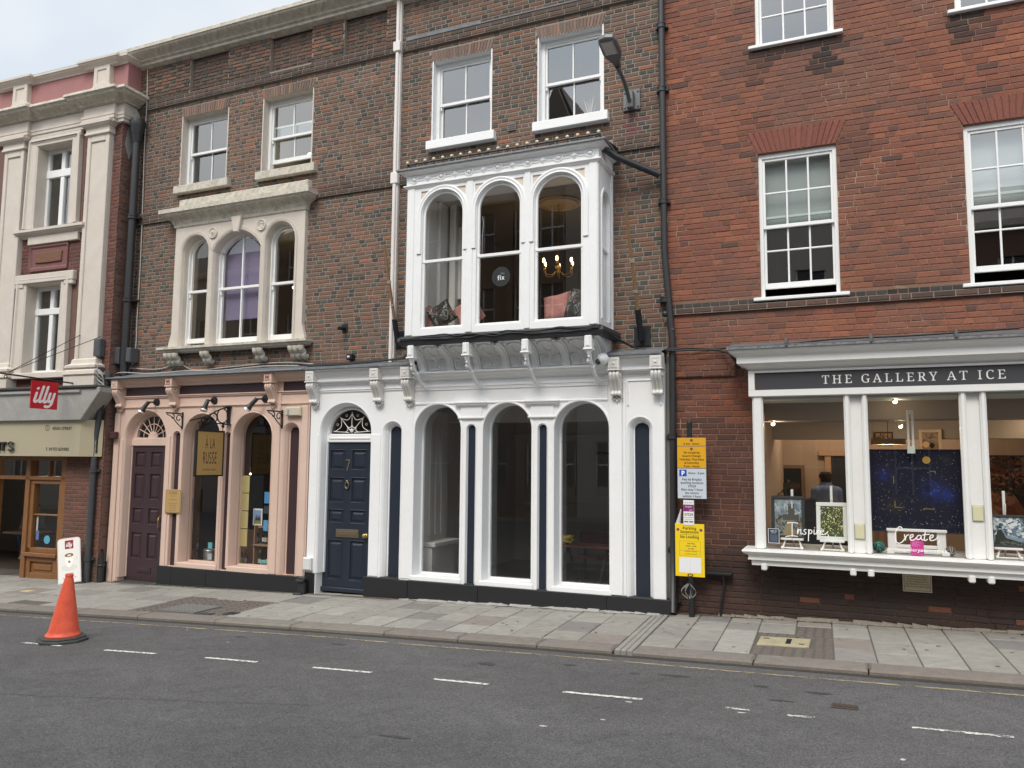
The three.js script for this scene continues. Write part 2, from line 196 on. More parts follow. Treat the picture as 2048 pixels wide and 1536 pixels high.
{
  const bed = []; for (let x = -60; x < 30; x += 2) bed.push([[x, G(x) - 0.012, KERB(x) - 0.1], [x + 2, G(x + 2) - 0.012, KERB(x + 2) - 0.1], [x + 2, G(x + 2) - 0.012, -0.6], [x, G(x) - 0.012, -0.6]]);
  mesh('paving_bed', quads(bed), S([0.12, 0.11, 0.095], { map: T.grain, roughness: 0.95 }), pavement);
  const tones = [[0.33, 0.315, 0.28], [0.3, 0.285, 0.25], [0.36, 0.345, 0.31], [0.27, 0.255, 0.23], [0.31, 0.29, 0.255], [0.225, 0.21, 0.195], [0.26, 0.225, 0.2]].map((c) => S(c, { map: T.slab, bumpMap: T.slab, bumpScale: 0.004, roughness: 0.85 }));
  const cob = S([0.16, 0.135, 0.115], { map: T.grain, bumpMap: T.grain, bumpScale: 0.01, roughness: 0.95 });
  let x = -15.2; const JX = [-2.34, -2.135, -1.77, -1.4, -1.05, -0.66, -0.29, 0.08, 0.45, 0.82, 1.19, 1.56, 1.95, 2.35, 2.75];
  const cols = []; while (x < -2.8) { const w = x < -7 ? rr(0.46, 0.62) : rr(0.36, 0.44); cols.push([x, x + w]); x += w; } cols.push([x, -2.34]); for (let i = 1; i < JX.length - 1; i++) cols.push([JX[i], JX[i + 1]]);
  const inCover = (a, b, c, d) => b > -1.03 && a < -0.3 && d > 0.86 && c < 1.6 || b > -8.72 && a < -8.02 && d > 1.4 && c < 2.02;
  for (const [a, b] of cols) {
    const back = KERB((a + b) / 2) - 0.3, sk = 0.04; let z = a < -11.9 ? 0.1 : 0.02, first = true;
    while (z < back - 0.08) {
      let z2 = z + (first ? rr(0.3, 0.42) : rr(0.44, 0.6)); if (back - z2 < 0.2) z2 = back; z2 = Math.min(z2, back);
      const s1 = sk * (z - 1), s2 = sk * (z2 - 1), g = 0.005;
      if (!inCover(a, b, z, z2)) {
        const c = [[a + s2 + g, z2 - g], [b + s2 - g, z2 - g], [b + s1 - g, z + g], [a + s1 + g, z + g]];
        if (z2 >= back && z2 - z < 0.3 && rnd() < 0.5) { const n = 4; for (let k = 0; k < n; k++) { const u0 = a + (b - a) * k / n, u1 = a + (b - a) * (k + 1) / n; mesh('cobble', stone([[u0 + s2 + g, z2 - g], [u1 + s2 - g, z2 - g], [u1 + s1 - g, z + g], [u0 + s1 + g, z + g]], -0.006, 0.05, 0.012), cob, pavement); } }
        else { const t = rnd(); mesh('paving_slab', stone(c, rr(-0.004, 0.003), 0.05, 0.006), tones[t < 0.3 ? 0 : t < 0.55 ? 1 : t < 0.68 ? 2 : t < 0.8 ? 3 : t < 0.88 ? 4 : t < 0.95 ? 5 : 6], pavement); }
      } else if (z2 >= 0) { // cobbles round a cover
        const [X0, X1, Z0, Z1] = a > -5 ? [-1.0, -0.5, 1.04, 1.45] : [-8.7, -8.02, 1.44, 1.98];
        for (let u = a; u < b - 0.01; u += (b - a) / 4) for (let v = z; v < z2 - 0.02; v += 0.1) { const u1 = u + (b - a) / 4, v1 = Math.min(z2, v + 0.1); if (u1 + s1 > X0 + 0.02 && u + s1 < X1 - 0.02 && v1 > Z0 + 0.02 && v < Z1 - 0.02) continue; mesh('cobble', stone([[u + s2 + g, v1 - g], [u1 + s2 - g, v1 - g], [u1 + s1 - g, v + g], [u + s1 + g, v + g]], -0.006, 0.05, 0.012), cob, pavement); }
      }
      z = z2; first = false;
    }
  }
  const ks = [S([0.22, 0.195, 0.17], { map: T.slab, bumpMap: T.grain, bumpScale: 0.008, roughness: 0.9 }), S([0.235, 0.21, 0.18], { map: T.slab, bumpMap: T.grain, bumpScale: 0.008, roughness: 0.9 }), S([0.215, 0.185, 0.16], { map: T.slab, bumpMap: T.grain, bumpScale: 0.008, roughness: 0.9 })];
  x = -16; while (x < 4) { let w = rr(0.9, 1.35), x2 = x + w; if (x2 > -2.34 && x < -2.1) x2 = -2.3; if (x >= -2.34 && x < -2.1) x = -2.11, x2 = -0.95; mesh('kerb_stone', stone([[x + 0.006, KERB(x)], [x2 - 0.006, KERB(x2)], [x2 - 0.006, KERB(x2) - 0.29], [x + 0.006, KERB(x) - 0.29]], 0.004, 0.25, 0.02), ks[Math.floor(rnd() * 3)], pavement); x = x2; }
  const gut = []; for (let u = -15.5; u < 4; u += 0.12) { const w0 = 0.03 + 0.05 * Math.abs(fbm(u * 2, 1, 4, 2)), w1 = 0.03 + 0.05 * Math.abs(fbm((u + 0.12) * 2, 1, 4, 2)); gut.push([[u, ROAD(u, KERB(u)) + 0.016, KERB(u) - 0.004], [u, ROAD(u, KERB(u) + w0) + 0.003, KERB(u) + w0], [u + 0.12, ROAD(u + 0.12, KERB(u + 0.12) + w1) + 0.003, KERB(u + 0.12) + w1], [u + 0.12, ROAD(u + 0.12, KERB(u + 0.12)) + 0.016, KERB(u + 0.12) - 0.004]]); } const gm = mesh('gutter_dirt', quads(gut), S([0.05, 0.044, 0.034], { map: T.grain, roughness: 0.95 }), pavement);
  const far = []; for (let k = -75; k < 40; k += 5) far.push(stone([[k, 17.6], [k + 4.99, 17.6], [k + 4.99, 15.6], [k, 15.6]], 0, 0.3, 0.02)); mesh('opposite_footway', far, ks[1], pavement);
  // grooved drain channel
  for (let k = 0; k < 3; k++) mesh('drain_channel', [0, 1, 2, 3, 4].map((j) => { const z0 = 0.06 + j * 0.43, z1 = j === 4 ? 2.195 : z0 + 0.425, o = 0.04; return stone([[-2.325 + k * 0.062 + o * (z1 - 1), z1], [-2.268 + k * 0.062 + o * (z1 - 1), z1], [-2.268 + k * 0.062 + o * (z0 - 1), z0], [-2.325 + k * 0.062 + o * (z0 - 1), z0]], 0.008, 0.2, 0.008); }), S([0.3, 0.285, 0.26], { map: T.slab, roughness: 0.9 }), pavement);
  // covers
  const cover = S([0.42, 0.37, 0.24], { map: T.slab, roughness: 0.7 }), c1 = mesh('access_cover', [stone([[-1.0, 1.45], [-0.5, 1.43], [-0.5, 1.04], [-1.0, 1.06]], 0.004, 0.04, 0.006)], cover, pavement); mesh('slot', [stone([[-0.73, 1.36], [-0.68, 1.36], [-0.68, 1.12], [-0.73, 1.12]], 0.007, 0.02, 0.002), stone([[-0.96, 1.17], [-0.9, 1.17], [-0.9, 1.14], [-0.96, 1.14]], 0.007, 0.02, 0.002), stone([[-0.6, 1.35], [-0.55, 1.35], [-0.55, 1.32], [-0.6, 1.32]], 0.007, 0.02, 0.002)], M.iron, c1);
  const c2 = mesh('access_cover', [stone([[-8.68, 1.97], [-8.04, 1.97], [-8.04, 1.46], [-8.68, 1.46]], 0.003, 0.04, 0.006)], S([0.16, 0.155, 0.145], { map: T.grain, roughness: 0.7 }), pavement); const st = []; for (let i = 0; i < 9; i++) for (let j = 0; j < 7; j++) st.push(stone([[-8.66 + i * 0.069, 1.515 + j * 0.065], [-8.62 + i * 0.069, 1.535 + j * 0.065], [-8.6 + i * 0.069, 1.5 + j * 0.065], [-8.64 + i * 0.069, 1.48 + j * 0.065]], 0.007, 0.01, 0.002)); mesh('tread', st, S([0.2, 0.195, 0.18], { roughness: 0.6 }), c2);
  mesh('stopcock_cover', stone([[-7.6, 1.93], [-7.42, 1.93], [-7.42, 1.78], [-7.6, 1.78]], 0.006, 0.04, 0.006), M.iron, pavement); mesh('stopcock_cover', stone([[-7.98, 2.04], [-7.72, 2.03], [-7.72, 1.93], [-7.98, 1.94]], 0.006, 0.04, 0.006), M.soot, pavement);
  mesh('stopcock_cover', stone([[-12.25, 1.42], [-12.05, 1.42], [-12.05, 1.3], [-12.25, 1.3]], 0.005, 0.03, 0.004), S([0.5, 0.42, 0.22], { roughness: 0.8 }), pavement);
}

{ // marks on the road and pavement
  const road = scene.getObjectByName('road'), blob = (cx, cz, rx, rz, y, sd) => { const n = 14, P = []; for (let i = 0; i < n; i++) { const a = i / n * 2 * PI, k = 1 + 0.7 * fbm(Math.cos(a) * 1.6 + sd, Math.sin(a) * 1.6, sd, 3); P.push([cx + rx * k * Math.cos(a), cz - rz * k * Math.sin(a)]); } return quads(P.map((p, i) => { const q = P[(i + 1) % n]; return [[cx, y(cx, cz), cz], [p[0], y(p[0], p[1]), p[1]], [q[0], y(q[0], q[1]), q[1]]]; })); };
  const ry = (x, z) => ROAD(x, z) + 0.003, py = (x) => G(x) + 0.0045, tar = S([0.11, 0.107, 0.105], { map: asph.col, roughness: 0.8 });
  [[-2.55, 2.75, 0.07, 0.03], [-1.9, 2.85, 0.05, 0.03], [-1.55, 2.8, 0.13, 0.03], [-0.8, 2.9, 0.06, 0.03], [-0.35, 2.95, 0.1, 0.03], [-5.2, 2.75, 0.1, 0.04], [-6.5, 2.8, 0.08, 0.03], [-2.95, 5.2, 0.12, 0.02], [-3.3, 3.0, 0.09, 0.05], [-0.6, 3.3, 0.1, 0.02]].forEach(([x, z, a, b], i) => mesh('tar_patch', blob(x, z, a, b, ry, i * 3.1), tar, road));
  [[-2.1, 4.6], [-1.75, 4.3], [-1.1, 5.4], [-6.4, 3.1], [-0.85, 3.75], [-1.7, 3.78], [-2.9, 6.1], [0.2, 4.4], [-7.4, 2.7]].forEach(([x, z], i) => mesh('white_fleck', blob(x, z, rr(0.015, 0.035), rr(0.01, 0.02), ry, i * 5.3), S([0.5, 0.5, 0.48], { roughness: 0.9 }), road));
  const crack = (pts, w) => { const q = []; for (let i = 0; i < pts.length - 1; i++) { const [a, b] = [pts[i], pts[i + 1]]; q.push([[a[0], ry(a[0], a[1]) , a[1] + w], [b[0], ry(b[0], b[1]), b[1] + w], [b[0], ry(b[0], b[1] - w), b[1] - w], [a[0], ry(a[0], a[1] - w), a[1] - w]]); } return quads(q); };
  const cp = []; for (let i = 0; i <= 60; i++) { const t = i / 60; cp.push([-8.2 + 4.2 * t + rr(-0.01, 0.01), 5.9 - 1.1 * t + 0.09 * fbm(t * 9, 1, 2, 3)]); } mesh('crack', crack(cp, 0.003), tar, road);
  const gum = []; for (let i = 0; i < 150; i++) { const x = rr(-14, 2.6), z = rr(0.15, KERB(x) - 0.35), r = rr(0.008, 0.02); gum.push(blob(x, z, r, r, py, i)); } mesh('chewing_gum', gum, S([0.13, 0.125, 0.115], { roughness: 0.8 }), pavement).userData.kind = 'stuff';
  const lit = []; for (let i = 0; i < 46; i++) { const x = rr(-14, 2.6), z = rr(0.2, KERB(x) - 0.3), r = rr(0.006, 0.012); lit.push(blob(x, z, r, r * 0.7, py, i * 1.7)); } mesh('pale_fleck', lit, S([0.6, 0.58, 0.52], { roughness: 0.8 }), pavement).userData.kind = 'stuff';
  const dirt = []; for (let u = -11.8; u < 3; u += 0.1) { const w = 0.05 + 0.09 * Math.abs(fbm(u * 1.7, 3, 4, 3)), w2 = 0.05 + 0.09 * Math.abs(fbm((u + 0.1) * 1.7, 3, 4, 3)), z0 = u < -2.2 ? 0.18 : 0.02; dirt.push([[u, py(u) + 0.002, z0], [u, py(u) + 0.001, z0 + w], [u + 0.1, py(u + 0.1) + 0.001, z0 + w2], [u + 0.1, py(u + 0.1) + 0.002, z0]]); } mesh('wall_foot_dirt', quads(dirt), S([0.15, 0.13, 0.1], { map: T.grain, roughness: 0.95 }), pavement);
  const wd = []; for (let i = 0; i < 260; i++) { const x = rnd() < 0.6 ? rr(-10.7, -9.6) : rnd() < 0.5 ? rr(-11.4, -10.6) : rr(-2.2, 1), z = (x < -2.2 ? 0.2 : 0.05) + rr(0, 0.06), h = rr(0.015, 0.05), a = rnd() * 6, y = G(x); wd.push([[x - 0.004, y, z], [x + 0.004, y, z], [x + Math.cos(a) * h * 0.6, y + h, z + Math.sin(a) * h * 0.6]]); } const wm = mesh('weeds', quads(wd), S([0.05, 0.085, 0.025], { roughness: 0.9 })); wm.userData.kind = 'stuff'; tag(wm, 'tufts of green weeds growing along the foot of the shopfronts', 'weeds');
}

// ---------- brickwork ----------
const brickCache = new Map();
const bl = 0.022, q8 = (v) => Math.round(Math.log2(v + 0.002) * 4) / 4;
function brickGeo(w, h, z, jit) { const u = Math.min(0.006, w / 5), D = -0.02, F = [[0, 0], [w, 0], [w, h], [0, h]], I = [[u, u], [w - u, u], [w - u, h - u], [u, h - u]], q = [I.map((p) => [...p, z + rr(-jit, jit)])]; const fr = q[0]; for (let i = 0; i < 4; i++) { const j = (i + 1) % 4; q.push([[...F[i], z - 0.005], [...F[j], z - 0.005], fr[j], fr[i]], [[...F[i], D], [...F[j], D], [...F[j], z - 0.005], [...F[i], z - 0.005]]); } return q; }
function paintGeo(g, c) { const n = g.attributes.position.count, a = new Float32Array(n * 3); for (let i = 0; i < n; i++) { a[3 * i] = c[0]; a[3 * i + 1] = c[1]; a[3 * i + 2] = c[2]; } g.setAttribute('color', new THREE.BufferAttribute(a, 3)); return g; }
function layBricks(owner, wall, list, n, z0, eye = [0, 1.83, 10]) {
  for (const b of list) { b.s = b.w * b.h / (Math.hypot(b.x - eye[0], b.y - eye[1], eye[2]) ** 3) * (b.hide ? 0.05 : 1); }
  list.sort((a, b) => b.s - a.s);
  list.slice(0, n).forEach((b) => {
    const wq = Math.round(b.w * 100) / 100, key = [wq, b.h.toFixed(3), ...b.c.map(q8), Math.floor(rnd() * 2)].join();
    if (!brickCache.has(key)) { const g = clean(paintGeo(quads(brickGeo(wq, b.h, 0.006, 0.0015)), b.c)), uv = g.attributes.uv, o = [rnd(), rnd()]; for (let i = 0; i < uv.count; i++) uv.setXY(i, uv.getX(i) + o[0], uv.getY(i) + o[1]); brickCache.set(key, g); }
    const m = new THREE.Mesh(brickCache.get(key), M.brick); m.name = numbered('brick'); m.scale.x = b.w / wq; m.position.set(b.x, b.y, z0 + rr(-0.0015, 0.002)); m.castShadow = m.receiveShadow = true; wall.add(m);
  });
  const rest = list.slice(n); if (!rest.length) return;
  const p = [], c = []; for (const b of rest) { const dz = z0 + rr(-0.0015, 0.002); for (const f of brickGeo(b.w, b.h, 0.006, 0.0015)) { const v = f.map((k) => [k[0] + b.x, k[1] + b.y, k[2] + dz]); p.push(...v[0], ...v[1], ...v[2], ...v[0], ...v[2], ...v[3]); for (let k = 0; k < 6; k++) c.push(...b.c); } }
  const g = new THREE.BufferGeometry(); g.setAttribute('position', new THREE.Float32BufferAttribute(p, 3)); g.setAttribute('color', new THREE.Float32BufferAttribute(c, 3)); g.computeVertexNormals();
  mesh('brickwork', g, M.brick, owner).userData.kind = 'stuff';
}
function courses(x0, x1, y0, y1, { h = 0.065, j = 0.011, bond = 'flemish', excl = () => [], tone, st = 0.225, hd = 0.112, hide }) {
  const out = []; let row = 0;
  for (let y = y0; y < y1 - 0.02; y += h, row++) {
    const ex = excl(y + h / 2, y, y + h); let x = x0 - (bond === 'header' ? hd * (row % 2) * 0.5 : bond === 'flemish' ? (row % 2 ? (st + hd) / 2 : 0) : rnd() * st), k = 0;
    while (x < x1) {
      const head = bond === 'header' || (bond === 'flemish' ? (k % 2 === 1) !== (rnd() < 0.03) : rnd() < 0.27), w = (head ? hd : st) * rr(0.96, 1.04); let seg = [[Math.max(x, x0), Math.min(x + w, x1)]];
      for (const [a, b] of ex) seg = seg.flatMap(([s, t]) => (b <= s || a >= t ? [[s, t]] : [[s, a], [b, t]])).filter(([s, t]) => t - s > 0.03);
      for (const [s, t] of seg) if (t - s > 0.035) { const hh = Math.min(h, y1 - y) - j; if (hh > 0.02) { const b = { x: s + j / 2, y: y + j / 2, w: t - s - j, h: hh, c: tone((s + t) / 2, y + h / 2, head) }; b.hide = hide && hide(b.x, b.y); out.push(b); } }
      x += w; k++;
    }
  }
  return out;
}
const mixc = (a, b, t) => a.map((v, i) => v + (b[i] - v) * t), mul = (a, k) => a.map((v) => v * k);
const pick = (arr) => { let t = rnd() * arr.reduce((s, a) => s + a[0], 0); for (const a of arr) { t -= a[0]; if (t <= 0) return a[1]; } return arr[0][1]; };
function flatArch(parent, x0, x1, y0, y1, f, n, z, tone, th = 0.03) { // a gauged arch of separate wedges
  const a = sub(parent, 'window_arch');
  for (let i = 0; i < n; i++) { const t0 = i / n, t1 = (i + 1) / n, j = 0.004, A = (t, y) => (y ? x0 - f + (x1 - x0 + 2 * f) * t : x0 + (x1 - x0) * t); const pts = [[A(t0, 0) + j, y0], [A(t1, 0) - j, y0], [A(t1, 1) - j, y1], [A(t0, 1) + j, y1]]; mesh('brick', clean(paintGeo(slab(pts, [], z - th, z + rr(0.004, 0.008), 0.003), tone())), M.brick, a); }
  return a;
}
function room(parent, x0, x1, y0, y1, z0, z1, mat, fl = M.floor, name = 'room') { // a closed box of walls with one side open to the street (at z1)
  const t = 0.08, r = sub(parent, name); mesh('floor', box(x0 - t, x1 + t, y0 - t, y0, z0 - t, z1, 0), fl, r); mesh('ceiling', box(x0 - t, x1 + t, y1, y1 + t, z0 - t, z1, 0), mat, r);
  mesh('wall', [box(x0 - t, x0, y0, y1, z0, z1, 0), box(x1, x1 + t, y0, y1, z0, z1, 0), box(x0 - t, x1 + t, y0, y1, z0 - t, z0, 0)], mat, r); return r;
}
function sashWindow(parent, { x0, x1, y0, y1, z, mid, cols = 2, rows = 1, open = 0, box: bw = 0.055, mat = M.sash, glass = M.glass2, bar = 0.022, rail = 0.045, bot = 0.07, lining, name = 'window', front = 0, horn = true }) {
  const w = sub(parent, name), a = x0 + bw, b = x1 - bw, yb = y0 + 0.02, yt = y1 - 0.06;
  mesh('frame', [box(x0, a, y0, y1, z - 0.1, z, 0.003), box(b, x1, y0, y1, z - 0.1, z, 0.003), box(a, b, yt, y1, z - 0.1, z - 0.002, 0.003), box(a, b, y0, yb, z - 0.1, z - 0.002, 0.003)], mat, w);
  if (lining) each('reveal_lining', [box(x0 - 0.02, x0 + 0.001, y0, y1, z - 0.06, front, 0.003), box(x1 - 0.001, x1 + 0.02, y0, y1, z - 0.06, front, 0.003), box(x0 - 0.02, x1 + 0.02, y1 - 0.001, y1 + 0.02, z - 0.06, front - 0.002, 0.003)], lining, w);
  const sashOf = (nm, ya, yc, zz, low) => {
    const s = [], st = 0.03, br = low ? bot : rail, tr = low ? rail * 0.7 : 0.035; s.push(box(a, a + st, ya, yc, zz - 0.035, zz), box(b - st, b, ya, yc, zz - 0.035, zz), box(a + st, b - st, ya, ya + br, zz - 0.035, zz), box(a + st, b - st, yc - tr, yc, zz - 0.035, zz));
    const gx0 = a + st, gx1 = b - st, gy0 = ya + br, gy1 = yc - tr; for (let i = 1; i < cols; i++) { const x = gx0 + (gx1 - gx0) * i / cols; s.push(box(x - bar / 2, x + bar / 2, gy0, gy1, zz - 0.03, zz - 0.003, 0.005)); } for (let i = 1; i < rows; i++) { const y = gy0 + (gy1 - gy0) * i / rows; s.push(box(gx0, gx1, y - bar / 2, y + bar / 2, zz - 0.029, zz - 0.0045, 0.005)); }
    if (!low && horn) for (const [xa, xb] of [[a, a + st], [b - st, b]]) s.push(box(xa + 0.002, xb - 0.002, ya - 0.06, ya, zz - 0.03, zz - 0.004, 0.008));
    mesh(nm, s, mat, w); for (let i = 0; i < cols; i++) for (let k = 0; k < rows; k++) { const xa = gx0 + (gx1 - gx0) * i / cols, xb = gx0 + (gx1 - gx0) * (i + 1) / cols, yc0 = gy0 + (gy1 - gy0) * k / rows, yc1 = gy0 + (gy1 - gy0) * (k + 1) / rows; const t = rr(-0.0016, 0.0016), u = rr(-0.0016, 0.0016); mesh('pane', quads([[[xa, yc0, zz - 0.02 + t], [xb, yc0, zz - 0.02 + u], [xb, yc1, zz - 0.02 + u + t], [xa, yc1, zz - 0.02 + t * 2]]]), glass, w); }
  };
  sashOf('upper_sash', mid - rail / 2, yt, z - 0.02, false); sashOf('lower_sash', yb + open, mid + rail / 2 + open, z - 0.06, true); return w;
}
const rebase = (o, b) => { for (const c of o.children) c.position.sub(new THREE.Vector3(...b)); o.position.add(new THREE.Vector3(...b)); };
const tone7 = (x, y, head) => {
  let c = head && rnd() < 0.72 ? pick([[3, [0.078, 0.083, 0.075]], [2, [0.1, 0.105, 0.094]], [1, [0.064, 0.066, 0.064]]]) : pick([[4, [0.195, 0.115, 0.083]], [3, [0.17, 0.112, 0.083]], [3, [0.175, 0.125, 0.094]], [0.5, [0.28, 0.13, 0.08]], [0.8, [0.225, 0.122, 0.082]], [0.6, [0.125, 0.09, 0.073]]]);
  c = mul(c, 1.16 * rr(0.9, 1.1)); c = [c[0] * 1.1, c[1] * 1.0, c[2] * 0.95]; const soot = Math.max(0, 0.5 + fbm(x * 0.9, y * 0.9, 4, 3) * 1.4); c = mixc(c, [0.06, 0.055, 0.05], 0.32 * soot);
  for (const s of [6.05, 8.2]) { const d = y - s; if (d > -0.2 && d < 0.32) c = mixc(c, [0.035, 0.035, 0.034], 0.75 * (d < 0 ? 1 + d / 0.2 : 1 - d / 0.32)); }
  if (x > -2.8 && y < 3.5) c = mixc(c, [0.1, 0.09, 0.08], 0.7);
  if (x > -2.75 && x < -2.35 && y > 6.15 && y < 6.5 && !head) c = [0.2, 0.085, 0.085];
  return c;
};
const archTone = () => mul(pick([[3, [0.26, 0.175, 0.14]], [2, [0.21, 0.155, 0.125]], [1, [0.31, 0.18, 0.13]]]), rr(0.85, 1.15));
const cavity = (xs) => (yc, ya, yb) => xs.filter(([a, b, lo, hi, f]) => yc > lo && yc < hi).map(([a, b, lo, hi, f]) => [a - (f ? f * Math.max(0, Math.min(1, (yc - lo) / (hi - lo))) : 0), b + (f ? f * Math.max(0, Math.min(1, (yc - lo) / (hi - lo))) : 0)]);
function stringCourse(owner, x0, x1, y0, y1, out, n, tone, eyeN = 40) { const w = sub(owner, 'string_course'); mesh('bed', box(x0, x1, y0 - 0.004, y1, -0.02, out - 0.008, 0), M.mortar7, w); layBricks(w, w, courses(x0, x1, y0, y1, { h: (y1 - y0) / n, tone, bond: 'stretch' }), eyeN, out - 0.006); return w; }
// scroll bracket: block, fluted S-scroll, leaf drop
function console_(parent, x, yt, mat, { w = 0.15, z = 0.15, leaf = true, rose = null, name = 'console' } = {}) {
  const c = sub(parent, name), x0 = x - w / 2, x1 = x + w / 2;
  mesh('block', [box(x0, x1, yt - 0.155, yt, z, z + 0.2, 0.008), box(x0 - 0.012, x1 + 0.012, yt - 0.175, yt - 0.155, z, z + 0.205, 0.006)], mat, c);
  const fr = []; for (let k = 0; k < 5; k++) fr.push(box(x - 0.045 + k * 0.018, x - 0.037 + k * 0.018, yt - 0.125 + (k % 2) * 0.02, yt - 0.05 - (k % 3) * 0.012, z + 0.2, z + 0.207, 0.003)); fr.push(box(x - 0.055, x + 0.055, yt - 0.038, yt - 0.03, z + 0.2, z + 0.206, 0.002), box(x - 0.055, x + 0.055, yt - 0.135, yt - 0.128, z + 0.2, z + 0.206, 0.002), ball(x, yt - 0.082, z + 0.2, 0.016, 8)); mesh('rosette', fr, rose || mat, c);
  const S_ = [[0.15, -0.185], [0.178, -0.215], [0.165, -0.26], [0.125, -0.32], [0.09, -0.38], [0.07, -0.43], [0.085, -0.46]], side = [[0, -0.175], [0.17, -0.18]].concat(S_.map((p) => [p[0], p[1]])).concat([[0.02, -0.47], [0, -0.47]]);
  const body = slab(side, [], -w / 2 + 0.01, w / 2 - 0.01, 0.006); xf(body, { r: [0, -PI / 2, 0] }); body.translate(x, yt, z);
  const fl = [-1, 0, 1].map((k) => tube(S_.map(([a, b]) => [x + k * w * 0.3, yt + b, z + a]), w * 0.165, 14, 7)), vol = [-1, 1].map((s) => { const g = new THREE.TorusGeometry(0.03, 0.011, 6, 14); xf(g, { r: [0, PI / 2, 0], p: [x + s * (w / 2 - 0.004), yt - 0.225, z + 0.12] }); return g; });
  mesh('scroll', [body, ...fl, ...vol], mat, c);
  const lf = [ball(x - w * 0.3, yt - 0.465, z + 0.085, 0.03, 9), ball(x + w * 0.3, yt - 0.465, z + 0.085, 0.03, 9), ball(x, yt - 0.462, z + 0.09, 0.028, 9)];
  if (leaf) for (const [a, b, r, l] of [[-0.05, -0.5, 0.55, 0.05], [0.05, -0.5, -0.55, 0.05], [-0.028, -0.53, 0.3, 0.055], [0.028, -0.53, -0.3, 0.055], [0, -0.55, 0, 0.065], [0, -0.5, 0, 0.04], [-0.055, -0.47, 0.9, 0.035], [0.055, -0.47, -0.9, 0.035]]) lf.push(xf(new THREE.SphereGeometry(0.5, 8, 6), { s: [0.034, l, 0.045], r: [0.25, 0, -r], p: [x + a, yt + b, z + 0.035] }));
  mesh('leaf', lf, mat, c); return c;
}
function panelDoor(parent, x0, x1, y0, y1, z, mat, rows, st = 0.1) { // rows: [[bottom, top]...] pairs of fielded panels
  const d = sub(parent, 'door'), m = (x0 + x1) / 2, ws = st, cx = [[x0 + ws, m - 0.055], [m + 0.055, x1 - ws]], holes = []; for (const [a, b] of rows) for (const [p, q] of cx) holes.push(rect(p, q, a, b));
  mesh('leaf', [slab(rect(x0, x1, y0, y1), holes, z - 0.045, z, 0.003)], mat, d);
  for (const [a, b] of rows) for (const [p, q] of cx) { const f = [[p, a], [p, b], [q, b], [q, a], [p, a]], i = 0.045; const g = [box(p, q, a, b, z - 0.04, z - 0.022, 0), vmould([[0, z], [-0.012, z + 0.004], [-0.022, z - 0.004], [-0.026, z - 0.022]], f.slice(0, 5)), quads([[[p + i, a + i, z - 0.022], [q - i, a + i, z - 0.022], [q - i - 0.025, a + i + 0.025, z - 0.006], [p + i + 0.025, a + i + 0.025, z - 0.006]], [[q - i, a + i, z - 0.022], [q - i, b - i, z - 0.022], [q - i - 0.025, b - i - 0.025, z - 0.006], [q - i - 0.025, a + i + 0.025, z - 0.006]], [[q - i, b - i, z - 0.022], [p + i, b - i, z - 0.022], [p + i + 0.025, b - i - 0.025, z - 0.006], [q - i - 0.025, b - i - 0.025, z - 0.006]], [[p + i, b - i, z - 0.022], [p + i, a + i, z - 0.022], [p + i + 0.025, a + i + 0.025, z - 0.006], [p + i + 0.025, b - i - 0.025, z - 0.006]], [[p + i + 0.025, a + i + 0.025, z - 0.006], [q - i - 0.025, a + i + 0.025, z - 0.006], [q - i - 0.025, b - i - 0.025, z - 0.006], [p + i + 0.025, b - i - 0.025, z - 0.006]]])]; mesh('panel', g, mat, d); }
  return d;
}
const splay = (x0, x1, yb, ys, rise, d, z0, z1, n = 14) => vmould([[0.012, z1], [0.012, z1 + 0.004], [0, z1 + 0.004], [-d * 0.35, z1 - 0.02], [-d * 0.75, z0 + 0.045], [-d * 0.8, z0 + 0.02], [-d, z0 + 0.015], [-d, z0 - 0.02]], arch(x0, x1, yb, ys, rise, n));
function shopArch(parent, x0, x1, yb, ys, rise, zg, mat, glassMat = M.glass, bead = 0.022) { // one sheet of glass in an arched opening
  const w = sub(parent, 'shop_window'); mesh('pane', sheet(arch(x0 + 0.004, x1 - 0.004, yb, ys, rise - 0.004, 28), zg), glassMat, w);
  mesh('frame', [vmould([[0, zg + 0.02], [-bead, zg + 0.02], [-bead, zg - 0.03], [0, zg - 0.03]], arch(x0, x1, yb, ys, rise, 28)), box(x0, x1, yb - 0.002, yb + 0.03, zg - 0.03, zg + 0.02, 0.003)], mat, w); return w;
}

